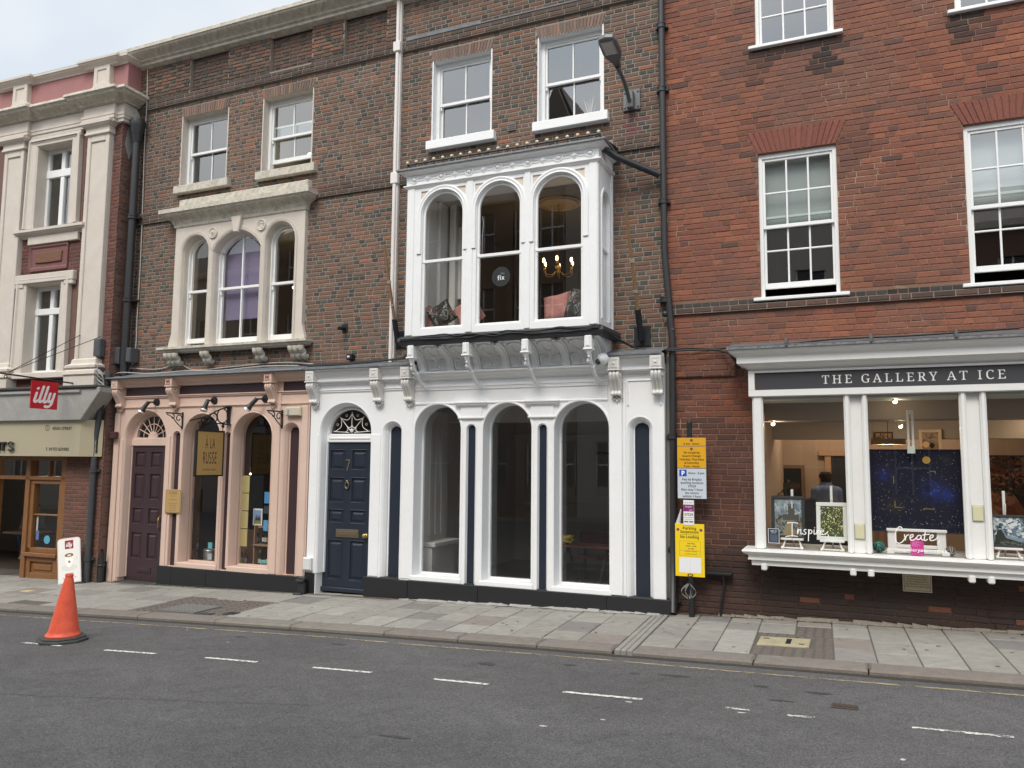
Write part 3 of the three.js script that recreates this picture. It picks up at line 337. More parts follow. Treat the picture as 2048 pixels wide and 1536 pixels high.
// ---------- the white shopfront house (no. 7) ----------
const h7 = thing('white_shopfront_house', 'dark brick house with white arched shopfront, navy door and white bay window', 'house');
{
  const wall = sub(h7, 'wall'), X0 = -6.32, X1 = -2.2, W3 = [-5.72, -4.755, 6.58, 7.85], W4 = [-4.0, -3.055, 6.58, 7.85];
  mesh('mortar', slab(rect(X0, X1, 3.1, 9.3), [rect(...W3), rect(...W4), rect(-5.55, -3.1, 3.6, 5.62)], -0.32, -0.006), M.mortar7, wall);
  const G2 = (w) => [w[0] - 0.02, w[1] + 0.02, w[2], w[3]]; const ex = cavity([G2(W3), G2(W4), [-5.72, -4.755, 7.85, 8.02, 0.05], [-4.0, -3.055, 7.85, 8.02, 0.05], [-5.7, -2.95, 3.1, 5.88], [X0, X1, 8.13, 8.24], [X0, -5.8, 6.0, 6.17], [-2.95, X1, 6.0, 6.17]]);
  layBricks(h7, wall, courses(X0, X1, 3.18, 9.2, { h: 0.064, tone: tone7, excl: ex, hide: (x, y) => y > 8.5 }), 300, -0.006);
  stringCourse(h7, X0, X1, 8.12, 8.26, 0.045, 2, (x, y) => mixc(tone7(x, 7, false), [0.05, 0.05, 0.05], 0.5), 30); stringCourse(h7, X0, -5.8, 6.0, 6.19, 0.04, 3, tone7, 12); stringCourse(h7, -2.9, X1, 6.0, 6.19, 0.04, 3, (x, y) => mixc(tone7(x, 7, false), [0.07, 0.065, 0.06], 0.4), 12);
  mesh('lead_flashing', [box(X0 + 0.13, -4.9, 8.26, 8.32, -0.01, 0.05, 0.006), box(-4.9, X1, 8.262, 8.29, -0.01, 0.05, 0.006)], M.lead, h7);
  flatArch(h7, -5.72, -4.755, 7.852, 8.02, 0.05, 20, 0, archTone); flatArch(h7, -4.0, -3.055, 7.852, 8.02, 0.05, 20, 0, archTone);
  for (const [a, b] of [[-5.72, -4.755], [-4.0, -3.055]]) { const w = sashWindow(h7, { x0: a, x1: b, y0: 6.58, y1: 7.85, z: -0.11, mid: 7.205, lining: M.white }); mesh('sill', box(a - 0.06, b + 0.1, 6.445, 6.58, -0.12, 0.1, 0.008), M.white, w); }
  room(h7, X0 + 0.1, X1 - 0.1, 6.2, 8.4, -4.2, -0.34, M.room);
  mesh('air_vent', [box(-4.47, -4.34, 6.55, 6.67, 0, 0.02, 0.004), ...[0, 1, 2].map((k) => box(-4.455, -4.355, 6.575 + k * 0.03, 6.59 + k * 0.03, 0.018, 0.028, 0.002))], S([0.16, 0.15, 0.14]), h7);
  mesh('roof', [box(X0, X1, 9.3, 9.5, -6, 0.06, 0), box(X0 - 0.02, X1 + 0.02, 3, 9.3, -6.2, -6, 0)], M.lead, h7);
  // shopfront
  const bottom = -0.28, outline = [[-7.68, bottom], ...arch(-7.5, -6.57, bottom, 2.24, 0.44, 22), [-2.21, bottom], [-2.21, 3.08], [-7.68, 3.08]];
  const WN = [[-5.83, -5.08], [-4.74, -4.01], [-3.69, -2.93]], wins = WN.map(([a, b]) => arch(a, b, 0.2, 2.255, 0.365, 26));
  const st = [[-6.37, -6.04, 2.24, 0.15], [-5.0, -4.84, 2.265, 0.075], [-3.93, -3.78, 2.265, 0.07], [-2.69, -2.36, 2.245, 0.155]], niches = st.map(([a, b, s, r]) => arch(a, b, 0.14, s, r, 14));
  mesh('shopfront_wall', slab(outline, [...wins, ...niches].map((p) => p.slice().reverse()), -0.14, 0.15, 0.006), M.white, h7);
  mesh('side_pier', box(-2.208, -2.12, -0.2, 3.2, -0.14, 0.06, 0.01), S([0.2, 0.19, 0.17], { map: T.stone, roughness: 0.95 }), h7);
  st.forEach(([a, b, s, r], i) => { const deep = i === 0 || i === 3, d = deep ? 0.07 : 0.018, zp = deep ? 0.03 : 0.11, nc = sub(h7, 'panel_niche'); mesh('niche_moulding', splay(a, b, 0.14, s, r, d, zp, 0.15), M.white, nc); mesh('navy_panel', slab(arch(a + d * 0.8, b - d * 0.8, 0.145, s, r - d * 0.8, 14), [], zp - 0.02, zp), M.navy, nc); mesh('panel_foot', box(a + 0.005, b - 0.005, 0.1, 0.15, 0, 0.168, 0.006), M.black, nc); });
  WN.forEach(([a, b]) => { const w = shopArch(h7, a, b, 0.2, 2.255, 0.365, -0.09, M.white); mesh('sill', box(a - 0.03, b + 0.03, 0.135, 0.205, -0.12, 0.172, 0.008), M.white, w); mesh('arch_bead', vmould([[0.03, 0.149], [0.03, 0.158], [0.012, 0.164], [-0.002, 0.158], [-0.003, 0.14]], arch(a, b, 0.2, 2.255, 0.365, 26)), M.white, w); });
  for (const x of [-4.92, -3.86]) { const c = sub(h7, 'capital'); mesh('cap_moulding', hmould([[0, 2.645], [0.075, 2.64], [0.075, 2.625], [0.055, 2.615], [0.055, 2.6], [0.03, 2.59], [0.03, 2.58], [0, 2.57]], [[x - 0.175, 0.14], [x - 0.175, 0.15], [x + 0.175, 0.15], [x + 0.175, 0.14]]), M.white, c); mesh('cap_block', box(x - 0.165, x + 0.165, 2.42, 2.575, 0.14, 0.168, 0.005), M.white, c); mesh('neck_moulding', hmould([[0, 2.43], [0.035, 2.43], [0.035, 2.415], [0.02, 2.4], [0, 2.4]], [[x - 0.165, 0.14], [x - 0.165, 0.15], [x + 0.165, 0.15], [x + 0.165, 0.14]]), M.white, c); }
  each('pilaster', [box(-2.925, -2.755, 0.15, 2.86, 0.145, 0.175, 0.008), box(-2.745, -2.705, 0.15, 2.86, 0.145, 0.166, 0.008), box(-7.55, -7.52, -0.1, 2.2, 0.145, 0.162, 0.006), box(-6.56, -6.4, 0.15, 2.2, 0.145, 0.16, 0.006), box(-6.02, -5.86, 0.15, 2.6, 0.145, 0.158, 0.006)], M.white, h7);
  mesh('frieze_panel', [vmould([[0, 0.15], [0, 0.162], [-0.018, 0.166], [-0.03, 0.155], [-0.03, 0.15]], [[-5.84, 2.62], [-5.84, 2.845], [-2.95, 2.845], [-2.95, 2.62], [-5.84, 2.62]]), vmould([[0, 0.15], [0, 0.162], [-0.018, 0.166], [-0.03, 0.15]], [[-2.69, 2.55], [-2.69, 2.88], [-2.24, 2.88], [-2.24, 2.55]])], M.white, h7);
  each('plinth', [box(-7.69, -7.51, -0.3, 0.13, 0.1, 0.17, 0.006), box(-6.62, -6.1, -0.3, 0.14, 0.1, 0.185, 0.006), box(-6.1, -5.88, -0.3, 0.132, 0.1, 0.2, 0.006), box(-5.88, -4.78, -0.3, 0.136, 0.1, 0.19, 0.006), box(-4.778, -2.96, -0.3, 0.138, 0.1, 0.185, 0.006), box(-2.958, -2.15, -0.3, 0.145, -0.05, 0.2, 0.006)], M.black, h7);
  mesh('mortar_fillet', [...Array(24)].map((_, k) => { const x = -6.0 + k * 0.155, y = G(x); return quads([[[x, y + rr(0.01, 0.035), 0.18], [x, y + 0.002, rr(0.23, 0.27)], [x + 0.155, y + 0.004, rr(0.23, 0.27)], [x + 0.155, y + rr(0.01, 0.035), 0.18]]]); }), S([0.42, 0.41, 0.38], { map: T.grain }), h7);
  const COR = [[0, 3.2], [0.17, 3.2], [0.17, 3.17], [0.155, 3.165], ...ogee(0.145, 3.155, 0.07, 3.05, 6, 1), [0.07, 3.03], [0.09, 3.025], [0.09, 3.0], [0.04, 2.985], [0.03, 2.965], [0, 2.96]], LOW = [[-0.1, 3.075], [0.16, 3.075], [0.16, 3.055], [0.14, 3.05], ...ogee(0.13, 3.04, 0.07, 3.0, 4, 1), [0.06, 2.99], [0.03, 2.975], [0.03, 2.965], [0, 2.96]];
  each('cornice', [hmould(COR, [[-7.68, 0.15], [-5.8, 0.15]]), hmould(LOW, [[-5.8, 0.15], [-2.9, 0.15]]), hmould(COR, [[-2.9, 0.15], [-2.205, 0.15]]), hmould([[0, 2.885], [0.03, 2.885], [0.03, 2.87], [0.018, 2.86], [0.018, 2.845], [0, 2.83]], [[-7.68, 0.15], [-2.93, 0.15]])], M.white, h7);
  each('lead_cover', [[-7.7, -5.8], [-2.92, -2.19]].map(([a, b]) => quads([[[a, 3.206, 0.36], [b, 3.206, 0.36], [b, 3.3, -0.02], [a, 3.3, -0.02]], [[a, 3.18, 0.362], [b, 3.18, 0.362], [b, 3.206, 0.36], [a, 3.206, 0.36]]])), M.lead, h7);
  const silver = S([0.72, 0.71, 0.68], { roughness: 0.35, map: T.paint });
  for (const [x, lf] of [[-7.585, true], [-6.43, true], [-5.905, true], [-2.815, true], [-2.275, false]]) console_(h7, x, 3.16, silver, { leaf: lf, rose: silver });
  // door
  const d = panelDoor(h7, -7.53, -6.645, -0.15, 2.085, -0.02, M.navy, [[0.02, 0.62], [0.86, 1.08], [1.17, 1.56], [1.66, 1.98]]);
  mesh('weather_bar', box(-7.53, -6.645, -0.15, -0.08, -0.02, 0.02, 0.012), M.navy, d); mesh('letterbox', [box(-7.27, -6.86, 0.66, 0.78, -0.022, -0.008, 0.004), box(-7.24, -6.89, 0.69, 0.75, -0.01, -0.002, 0.003)], M.dull, d);
  mesh('door_knob', [xf(lathe([[0, 0.07], [0.025, 0.068], [0.036, 0.05], [0.028, 0.03], [0.012, 0.022], [0.012, 0.008], [0.034, 0.006], [0.034, 0]]), { r: [PI / 2, 0, 0], p: [-6.735, 0.7, -0.02] })], M.brass, d);
  mesh('door_knocker', [xf(new THREE.TorusGeometry(0.04, 0.009, 7, 16), { p: [-7.085, 1.44, 0.0], s: [0.8, 1.2, 1] }), ball(-7.085, 1.5, -0.005, 0.02, 8), ball(-7.085, 1.39, -0.002, 0.016, 8)], S([0.3, 0.24, 0.13], { metalness: 0.8, roughness: 0.4 }), d);
  mesh('numeral', [xf(box(-0.04, 0.04, 0.07, 0.088, 0, 0.01, 0.002), { p: [-7.085, 1.74, -0.018] }), xf(box(-0.008, 0.012, -0.08, 0.09, 0, 0.01, 0.002), { r: [0, 0, -0.3], p: [-7.08, 1.735, -0.018] })], S([0.35, 0.3, 0.2], { metalness: 0.8, roughness: 0.4 }), d);
  const f = sub(h7, 'fanlight'), fa = arch(-7.43, -6.655, 2.21, 2.21, 0.375, 24);
  mesh('frame', [slab(arch(-7.52, -6.55, 2.085, 2.24, 0.43, 22), [arch(-7.43, -6.66, 2.215, 2.22, 0.365, 22).reverse()], -0.06, -0.01, 0.003), vmould([[0.03, -0.01], [0.03, 0.012], [0.008, 0.012], [0, -0.005], [0, -0.03]], arch(-7.43, -6.66, 2.215, 2.22, 0.365, 24)), box(-7.52, -6.6, 2.09, 2.21, -0.02, 0.01, 0.006), box(-7.42, -6.68, 2.135, 2.16, 0, 0.022, 0.006), splay(-7.5, -6.57, 0.13, 2.24, 0.44, 0.05, 0.0, 0.15, 22)], M.white, f);
  mesh('pane', sheet(fa, -0.04), M.glass, f);
  const C = [-7.045, 2.235], ring = [], sp = [], ir = S([0.75, 0.73, 0.68], { roughness: 0.5 }); const pt = (t, r) => [C[0] + r * 0.98 * Math.cos(t), C[1] + r * 0.93 * Math.sin(t), -0.03];
  const an = [0.06, 0.86, PI / 2, PI - 0.86, PI - 0.06]; for (const t of an) ring.push(rod(pt(t, 0.05), pt(t, 0.34), 0.006, 0.006, 6)); for (let k = 0; k < 4; k++) for (const r of [0.12, 0.31]) { const a = an[k], b = an[k + 1], m = (a + b) / 2; ring.push(tube([pt(a, r), pt(m, r * 0.72), pt(b, r)], 0.006, 10, 5)); sp.push(xf(new THREE.TorusGeometry(0.017, 0.005, 5, 12), { p: pt(m, 0.3) })); } mesh('tracery', [...ring, ...sp, ball(C[0], C[1] + 0.03, -0.03, 0.03, 8)], ir, f);
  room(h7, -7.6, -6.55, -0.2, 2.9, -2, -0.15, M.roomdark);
  // room behind the shop windows
  const shopRoom = S([0.55, 0.54, 0.5], { map: T.paint, roughness: 0.9 }), r = room(h7, -6.3, -2.35, -0.12, 2.9, -4.6, -0.15, shopRoom, S([0.14, 0.13, 0.12], { map: T.wood, roughness: 0.5 }));
  mesh('ceiling_beam', [box(-6.3, -2.35, 2.45, 2.7, -1.9, -1.55, 0.01), box(-6.3, -2.35, 2.62, 2.9, -3.6, -3.2, 0.01)], shopRoom, r); mesh('picture_rail', [box(-6.3, -2.35, 2.3, 2.36, -4.58, -4.5, 0.01), box(-6.3, -2.35, 0.95, 1.02, -4.58, -4.54, 0.01), ...[-5.9, -4.6, -3.5].map((x) => box(x, x + 0.9, 1.15, 2.2, -4.58, -4.55, 0.02))], shopRoom, r);
  mesh('window_jamb', [box(-6.28, -5.95, -0.12, 2.6, -1.1, -0.16, 0.02), box(-6.28, -5.72, 0.55, 0.62, -1.1, -0.3, 0.01), box(-6.28, -5.78, -0.12, 0.55, -1.05, -0.32, 0.01), ...[0, 1, 2, 3].map((k) => box(-5.95, -5.93, 0.7, 2.4, -0.95 + k * 0.18, -0.86 + k * 0.18, 0.008))], S([0.5, 0.49, 0.46], { roughness: 0.8 }), r); mesh('pipe', box(-3.6, -2.4, 1.93, 1.97, -1.4, -1.36, 0.005), M.black, r);
}
// bay window
{
  const b = sub(h7, 'bay_window'), zf = 0.615, XL = -5.755, XR = -2.925, LT = [[-5.49, -4.87], [-4.64, -4.01], [-3.79, -3.15]], ar = LT.map(([a, c]) => arch(a - 0.015, c + 0.015, 3.64, 5.255, 0.325, 24));
  const tri = []; for (const [a, c] of LT) { const m = (a + c) / 2; tri.push([[a - 0.04, 5.6], [a - 0.04, 5.47], [a + 0.1, 5.6]], [[c + 0.04, 5.6], [c - 0.1, 5.6], [c + 0.04, 5.47]]); }
  mesh('bay_front', slab(rect(XL, XR, 3.53, 5.68), [...ar.map((p) => p.slice().reverse()), ...tri.map((p) => p.slice().reverse())], zf - 0.09, zf, 0.004), M.white, b);
  each('spandrel_panel', tri.map((p) => slab(p, [], zf - 0.03, zf - 0.018)), S([0.62, 0.55, 0.47]), b);
  each('bay_pilaster', [[XL, -5.62], [-4.815, -4.695], [-3.955, -3.85], [-3.06, XR]].map(([p, q]) => box(p + 0.012, q - 0.012, 3.55, 5.66, zf - 0.02, zf + 0.014, 0.006)), M.white, b);
  each('arch_moulding', LT.map(([a, c]) => vmould([[0.075, zf - 0.01], [0.075, zf + 0.016], [0.055, zf + 0.022], [0.03, zf + 0.014], [0.012, zf + 0.02], [-0.003, zf - 0.02], [-0.003, zf - 0.06]], arch(a - 0.015, c + 0.015, 4.7, 5.255, 0.325, 24))), M.white, b);
  LT.forEach(([a, c]) => { mesh('sash', [vmould([[0.01, zf - 0.035], [-0.03, zf - 0.035], [-0.03, zf - 0.07], [0.01, zf - 0.07]], arch(a - 0.012, c + 0.012, 3.64, 5.255, 0.32, 24)), box(a - 0.01, c + 0.01, 3.6, 3.665, zf - 0.08, zf - 0.03, 0.004), box(a - 0.012, c + 0.012, 4.57, 4.612, zf - 0.08, zf - 0.025, 0.004), ...[a + 0.006, c - 0.006].map((x) => box(x - 0.014, x + 0.014, 4.5, 4.57, zf - 0.075, zf - 0.03, 0.01))], M.sash, b); mesh('pane', [sheet(arch(a, c, 4.6, 5.255, 0.31, 24), zf - 0.05)], M.glass, b); mesh('pane', sheet(rect(a, c, 3.65, 4.59), zf - 0.062), M.glass, b); });
  for (const s of [0, 1]) { const x = s ? XR : XL, mk = (g) => { xf(g, { r: [0, PI / 2, 0] }); g.translate(x - (s ? 0.09 : 0), 0, 0); return g; }; const h = arch(-0.46, -0.14, 3.64, 5.2, 0.16, 16); mesh('bay_side', [mk(slab(rect(-0.525, -0.0, 3.53, 5.68), [h.slice().reverse()], 0, 0.09, 0.004)), mk(vmould([[0.04, s ? 0.09 : 0], [0.04, s ? 0.105 : -0.015], [-0.003, s ? 0.1 : -0.01], [-0.003, 0.05]], h)), mk(box(-0.47, -0.13, 4.57, 4.61, 0.02, 0.07, 0.004)), ...[-0.06, -0.02].map((z) => mk(box(z - 0.012, z + 0.012, 3.55, 5.66, s ? 0.085 : -0.02, s ? 0.11 : 0.005, 0.005)))], M.white, b); mesh('pane', mk(sheet(h, 0.045)), M.glass, b); }
  const path = [[XL, 0.0], [XL, zf], [XR, zf], [XR, 0.0]];
  each('frieze', [hmould([[0, 5.86], [0.01, 5.86], [0.01, 5.7], [0, 5.7]], path), hmould([[0, 5.7], [0.045, 5.7], [0.045, 5.685], [0.03, 5.675], [0.02, 5.66], [0, 5.65]], path), hmould([[0, 5.9], [0.1, 5.9], [0.095, 5.88], ...ogee(0.085, 5.875, 0.015, 5.845, 4), [0, 5.84]], path)], M.white, b);
  for (let k = 0; k < 13; k++) { const x = -5.64 + k * 0.2175; const z = zf + 0.012; mesh(k % 2 ? 'diamond' : 'oval_boss', k % 2 ? [slab([[x, 5.735], [x + 0.045, 5.78], [x, 5.825], [x - 0.045, 5.78]], [], z - 0.01, z + 0.016, 0.006), slab([[x, 5.755], [x + 0.025, 5.78], [x, 5.805], [x - 0.025, 5.78]], [], z, z + 0.03, 0.006)] : [xf(new THREE.TorusGeometry(0.05, 0.01, 6, 20), { s: [1.15, 0.9, 1], p: [x, 5.78, z + 0.004] }), xf(ball(0, 0, 0, 1, 14), { s: [0.035, 0.028, 0.03], p: [x, 5.78, z] })], M.white, b); if (k < 12) mesh('fillet', [box(x + 0.055, x + 0.165, 5.795, 5.803, z - 0.01, z + 0.008, 0.002), box(x + 0.055, x + 0.165, 5.757, 5.765, z - 0.01, z + 0.008, 0.002)], M.white, b); }
  mesh('lead_roof', [hmould([[-0.02, 5.93], [0.12, 5.925], [0.125, 5.9], [-0.02, 5.895]], path), quads([[[XL - 0.1, 5.93, zf + 0.1], [XR + 0.1, 5.93, zf + 0.1], [XR + 0.1, 6.04, 0.01], [XL - 0.1, 6.04, 0.01]]])], M.lead, b);
  each('wall_lining', [box(-3.12, -2.94, 3.5, 5.7, -0.33, 0.012, 0.003), box(-5.74, -5.53, 3.5, 5.7, -0.33, 0.012, 0.003)], M.white, b); mesh('bay_floor', box(XL + 0.02, XR - 0.02, 3.45, 3.56, -0.3, zf - 0.02, 0.004), M.white, b); mesh('bay_ceiling', box(XL + 0.02, XR - 0.02, 5.64, 5.86, -0.3, zf - 0.02, 0.004), M.white, b);
  mesh('black_apron', hmould([[-0.02, 3.545], [0.02, 3.54], [0.055, 3.515], [0.065, 3.47], [0.05, 3.43], [0.02, 3.41], [-0.04, 3.41]], [[XL - 0.05, -0.0], [XL - 0.02, zf], [XR + 0.02, zf], [XR + 0.05, -0.0]]), S([0.035, 0.037, 0.042], { map: T.stone, roughness: 0.5 }), b);
  // cove
  const ZC = 0.19, cv = (t, o = 0) => [ZC + 0.43 * (1 - Math.cos(t)) + o * Math.cos(t), 3.07 + 0.345 * Math.sin(t) - o * Math.sin(t)], prof = []; for (let i = 0; i <= 12; i++) { const [z, y] = cv(i / 12 * PI / 2); prof.push([z, y]); }
  const q = []; for (let i = 0; i < 12; i++) q.push([[-5.72, prof[i][1], prof[i][0]], [-2.99, prof[i][1], prof[i][0]], [-2.99, prof[i + 1][1], prof[i + 1][0]], [-5.72, prof[i + 1][1], prof[i + 1][0]]]); mesh('cove', quads(q), M.white, b);
  each('cove_side', [-2.97, -5.74].map((x) => { const g = slab([[0, 3.42], [0, 3.05], ...prof, [0.64, 3.42]], [], -0.03, 0.03, 0.004); xf(g, { r: [0, -PI / 2, 0] }); g.translate(x, 0, 0); return g; }), M.white, b);
  const rx = [-5.66, -5.225, -4.795, -4.365, -3.93, -3.495, -3.06]; rx.forEach((x, i) => { const g = []; for (const [w, o] of [[0.055, 0.04], [0.032, 0.06]]) for (let k = 0; k < 12; k++) { const A = cv(k / 12 * PI / 2, 0), B = cv((k + 1) / 12 * PI / 2, 0), C = cv((k + 1) / 12 * PI / 2, o), D = cv(k / 12 * PI / 2, o); for (const s of [-w, w]) g.push([A, B, C, D].map(([z, y]) => [x + s, y, z])); g.push([[x - w, D[1], D[0]], [x + w, D[1], D[0]], [x + w, C[1], C[0]], [x - w, C[1], C[0]]]); } mesh('cove_rib', quads(g), M.white, b); });
  for (let i = 0; i < 6; i++) { const c = (rx[i] + rx[i + 1]) / 2, P = (u, v) => { const [z, y] = cv(v * PI / 2, 0.006); return [c + u, y, z]; }, r = 0.016, g = [], el = []; for (let k = 0; k <= 20; k++) { const t = -PI / 2 + 2 * PI * k / 20; el.push(P(0.075 * Math.cos(t), 0.62 + 0.2 * Math.sin(t))); } g.push(tube(el, r, 24, 5), tube([P(0, 0.42), P(0, 0.3), P(-0.02, 0.22), P(-0.03, 0.1)], r, 8, 5), tube([P(0, 0.42), P(0, 0.3), P(0.02, 0.22), P(0.03, 0.1)], r, 8, 5), tube([P(-0.13, 0.88), P(-0.12, 0.66), P(-0.06, 0.8)], r, 8, 5), tube([P(0.13, 0.88), P(0.12, 0.66), P(0.06, 0.8)], r, 8, 5), tube([P(-0.14, 0.1), P(-0.13, 0.34), P(-0.05, 0.3)], r, 8, 5), tube([P(0.14, 0.1), P(0.13, 0.34), P(0.05, 0.3)], r, 8, 5), tube([P(-0.15, 0.08), P(0.15, 0.08)], r, 0, 5)); mesh('cove_ornament', g, M.white, b); }
  for (const x of [-5.635, -4.775, -3.915, -3.055]) {
    mesh('pendant', [box(x - 0.05, x + 0.05, 3.25, 3.41, 0.55, 0.66, 0.012), box(x - 0.03, x + 0.03, 3.27, 3.4, 0.65, 0.672, 0.008), box(x - 0.06, x + 0.06, 3.225, 3.25, 0.545, 0.67, 0.006), xf(new THREE.CylinderGeometry(0.05, 0.012, 0.075, 8), { p: [x, 3.187, 0.61] }), ball(x, 3.145, 0.61, 0.018, 8)], M.white, b);
    mesh('stay', [tube([[x, 3.24, 0.6], [x, 3.12, 0.55], [x, 3.07, 0.5], [x, 3.02, 0.42]], 0.026, 14, 6), ball(x - 0.02, 3.1, 0.54, 0.036, 8), tube([[x, 3.06, 0.48], [x, 2.98, 0.42], [x, 2.9, 0.3], [x, 2.85, 0.2]], 0.028, 12, 6), ball(x, 3.03, 0.46, 0.035, 8), ball(x, 2.85, 0.2, 0.025, 8)], M.white, b);
  }
}
// ---------- the pink restaurant house ----------
const h6 = thing('pink_shopfront_house', 'dark brick house with pink restaurant shopfront and cream arched triple window', 'house');
{
  const wall = sub(h6, 'wall'), X0 = -12.02, X1 = -6.32, W1 = [-10.8, -9.765, 6.565, 7.85], W2 = [-8.98, -7.97, 6.565, 7.86];
  const PN = [[-10.65, -9.78, 8.27, 8.92], [-8.86, -8.0, 8.3, 8.92], [-7.36, -6.56, 8.28, 8.92]];
  mesh('mortar', slab(rect(X0, X1, 3.1, 9.0), [rect(...W1), rect(...W2), rect(-10.7, -8.05, 3.7, 5.75), ...PN.map((p) => rect(...p))], -0.32, -0.006), M.mortar7, wall);
  const ex = cavity([[W1[0] - 0.02, W1[1] + 0.02, W1[2], W1[3]], [W2[0] - 0.02, W2[1] + 0.02, W2[2], W2[3]], [W1[0], W1[1], 7.85, 8.03, 0.05], [W2[0], W2[1], 7.86, 8.03, 0.05], [-10.79, -7.98, 3.6, 6.28], [X0, X1, 8.13, 8.29], [X0, -10.8, 6.0, 6.2], [-7.98, X1, 6.0, 6.2]]);
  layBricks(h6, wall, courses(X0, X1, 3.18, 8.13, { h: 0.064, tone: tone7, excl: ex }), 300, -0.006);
  const up = courses(X0, X1, 8.27, 8.95, { h: 0.064, tone: tone7, excl: cavity(PN) }); layBricks(h6, wall, up, 0, 0.03);
  mesh('parapet_bed', slab(rect(X0, X1, 8.24, 8.95), PN.map((p) => rect(...p)), -0.006, 0.024), M.mortar7, wall);
  for (const p of PN) layBricks(h6, wall, courses(p[0], p[1], p[2], p[3], { h: 0.064, tone: (x, y, h) => mixc(tone7(x, y, h), [0.07, 0.065, 0.06], 0.25) }), 0, -0.045), mesh('panel_bed', box(p[0], p[1], p[2], p[3], -0.08, -0.05, 0), M.mortar7, wall);
  stringCourse(h6, X0, X1, 8.13, 8.27, 0.05, 2, (x, y) => mixc(tone7(x, 7, false), [0.04, 0.04, 0.04], 0.6), 30); stringCourse(h6, X0, -10.8, 6.0, 6.19, 0.04, 3, (x, y) => mixc(tone7(x, 7, false), [0.04, 0.04, 0.04], 0.5), 12); stringCourse(h6, -7.97, X1, 6.0, 6.19, 0.04, 3, (x, y) => mixc(tone7(x, 7, false), [0.04, 0.04, 0.04], 0.5), 24);
  flatArch(h6, W1[0], W1[1], 7.852, 8.03, 0.05, 20, 0, archTone); flatArch(h6, W2[0], W2[1], 7.862, 8.03, 0.05, 20, 0, archTone);
  [[W1, 0], [W2, 0.2]].forEach(([w, o]) => { const g = sashWindow(h6, { x0: w[0], x1: w[1], y0: w[2], y1: w[3], z: -0.14, mid: 7.21, open: o, lining: M.cream }); mesh('sill', box(w[0] - 0.05, w[1] + 0.14, 6.43, 6.565, -0.12, 0.1, 0.008), M.creamworn, g); });
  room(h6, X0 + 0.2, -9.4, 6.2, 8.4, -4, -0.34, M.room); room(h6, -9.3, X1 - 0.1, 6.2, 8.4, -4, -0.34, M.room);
  mesh('cornice', [hmould([[0, 9.2], [0.34, 9.19], [0.34, 9.13], ...ogee(0.32, 9.12, 0.16, 9.0, 6, 1), [0.12, 8.98], [0.12, 8.94], [0, 8.9]], [[X0, -0.1], [X0, 0.0], [-2.2, 0.0], [-2.2, -0.1]]), box(X0 + 0.1, -2.2, 9.18, 9.47, -0.4, 0.0, 0.02)], M.creamworn, h6);
  mesh('roof', [box(X0, X1, 9.0, 9.2, -6, -0.3, 0), box(X0, X1, -0.4, 9, -6.2, -6, 0), box(X0 - 0.05, X0, 3, 9.0, -6, -0.05, 0)], M.lead, h6);
  mesh('party_strip', [box(-6.365, -6.27, 3.24, 9.0, -0.005, 0.07, 0.012), box(-6.345, -6.29, 3.24, 9.0, 0.065, 0.1, 0.012), box(-6.38, -6.255, 6.0, 6.18, 0, 0.11, 0.01), box(-6.38, -6.255, 8.1, 8.26, 0, 0.12, 0.01)], S([0.78, 0.74, 0.71], { map: T.paint }), h6);
  // cream arched triple window
  const o = sub(h6, 'triple_window'), zf = 0.06, A = [arch(-10.6, -10.0, 3.72, 5.34, 0.3, 20), (() => { const p = [[-9.9, 3.72], [-9.9, 5.32]]; for (let i = 0; i <= 16; i++) { const t = i / 16; p.push([-9.9 + 1.02 * t, 5.32 + 0.31 * Math.pow(Math.sin(PI * t), 0.72)]); } p.push([-8.88, 5.32], [-8.88, 3.72]); return p; })(), arch(-8.79, -8.18, 3.72, 5.36, 0.31, 20)];
  const outl = [[-10.83, 3.64], [-10.83, 3.76], [-10.77, 3.95], [-10.77, 5.9], [-7.99, 5.9], [-7.99, 3.95], [-7.93, 3.76], [-7.93, 3.64]];
  mesh('surround', slab(outl, A.map((p) => p.slice().reverse()), -0.2, zf, 0.006), M.cream, o);
  each('arch_moulding', A.map((p) => vmould([[0.05, zf - 0.002], [0.05, zf + 0.014], [0.028, zf + 0.006], [0.02, zf + 0.014], [0, zf], [-0.02, zf - 0.05], [-0.03, zf - 0.16]], p)), M.cream, o);
  mesh('keystone', [slab([[-9.43, 5.585], [-9.32, 5.585], [-9.26, 5.86], [-9.49, 5.86]], [], zf - 0.01, zf + 0.06, 0.012)], M.cream, o);
  for (const [x, y] of [[-9.91, 5.635], [-8.87, 5.655]]) mesh('medallion', [xf(new THREE.CylinderGeometry(0.095, 0.1, 0.02, 24), { r: [PI / 2, 0, 0], p: [x, y, zf + 0.005] }), xf(new THREE.TorusGeometry(0.085, 0.011, 6, 22), { p: [x, y, zf + 0.016] }), ...[...Array(14)].map((_, k) => ball(x + rr(-0.055, 0.055), y + rr(-0.055, 0.055), zf + 0.014, 0.014, 6))], M.cream, o);
  mesh('cornice', [hmould([[0, 6.12], [0.21, 6.1], [0.21, 6.03], [0.19, 6.02], ...ogee(0.18, 6.01, 0.05, 5.9, 6, 1), [0.03, 5.86], [0.02, 5.82], [0, 5.8]], [[-10.77, -0.05], [-10.77, zf], [-7.99, zf], [-7.99, -0.05]])], M.creamworn, o); mesh('blocking_course', box(-10.68, -7.92, 6.1, 6.29, -0.02, 0.11, 0.012), M.creamworn, o);
  mesh('sill', hmould([[0, 3.72], [0.13, 3.705], [0.13, 3.665], [0.1, 3.65], [0.08, 3.62], [0, 3.6]], [[-10.83, -0.05], [-10.83, zf], [-7.93, zf], [-7.93, -0.05]]), M.creamworn, o);
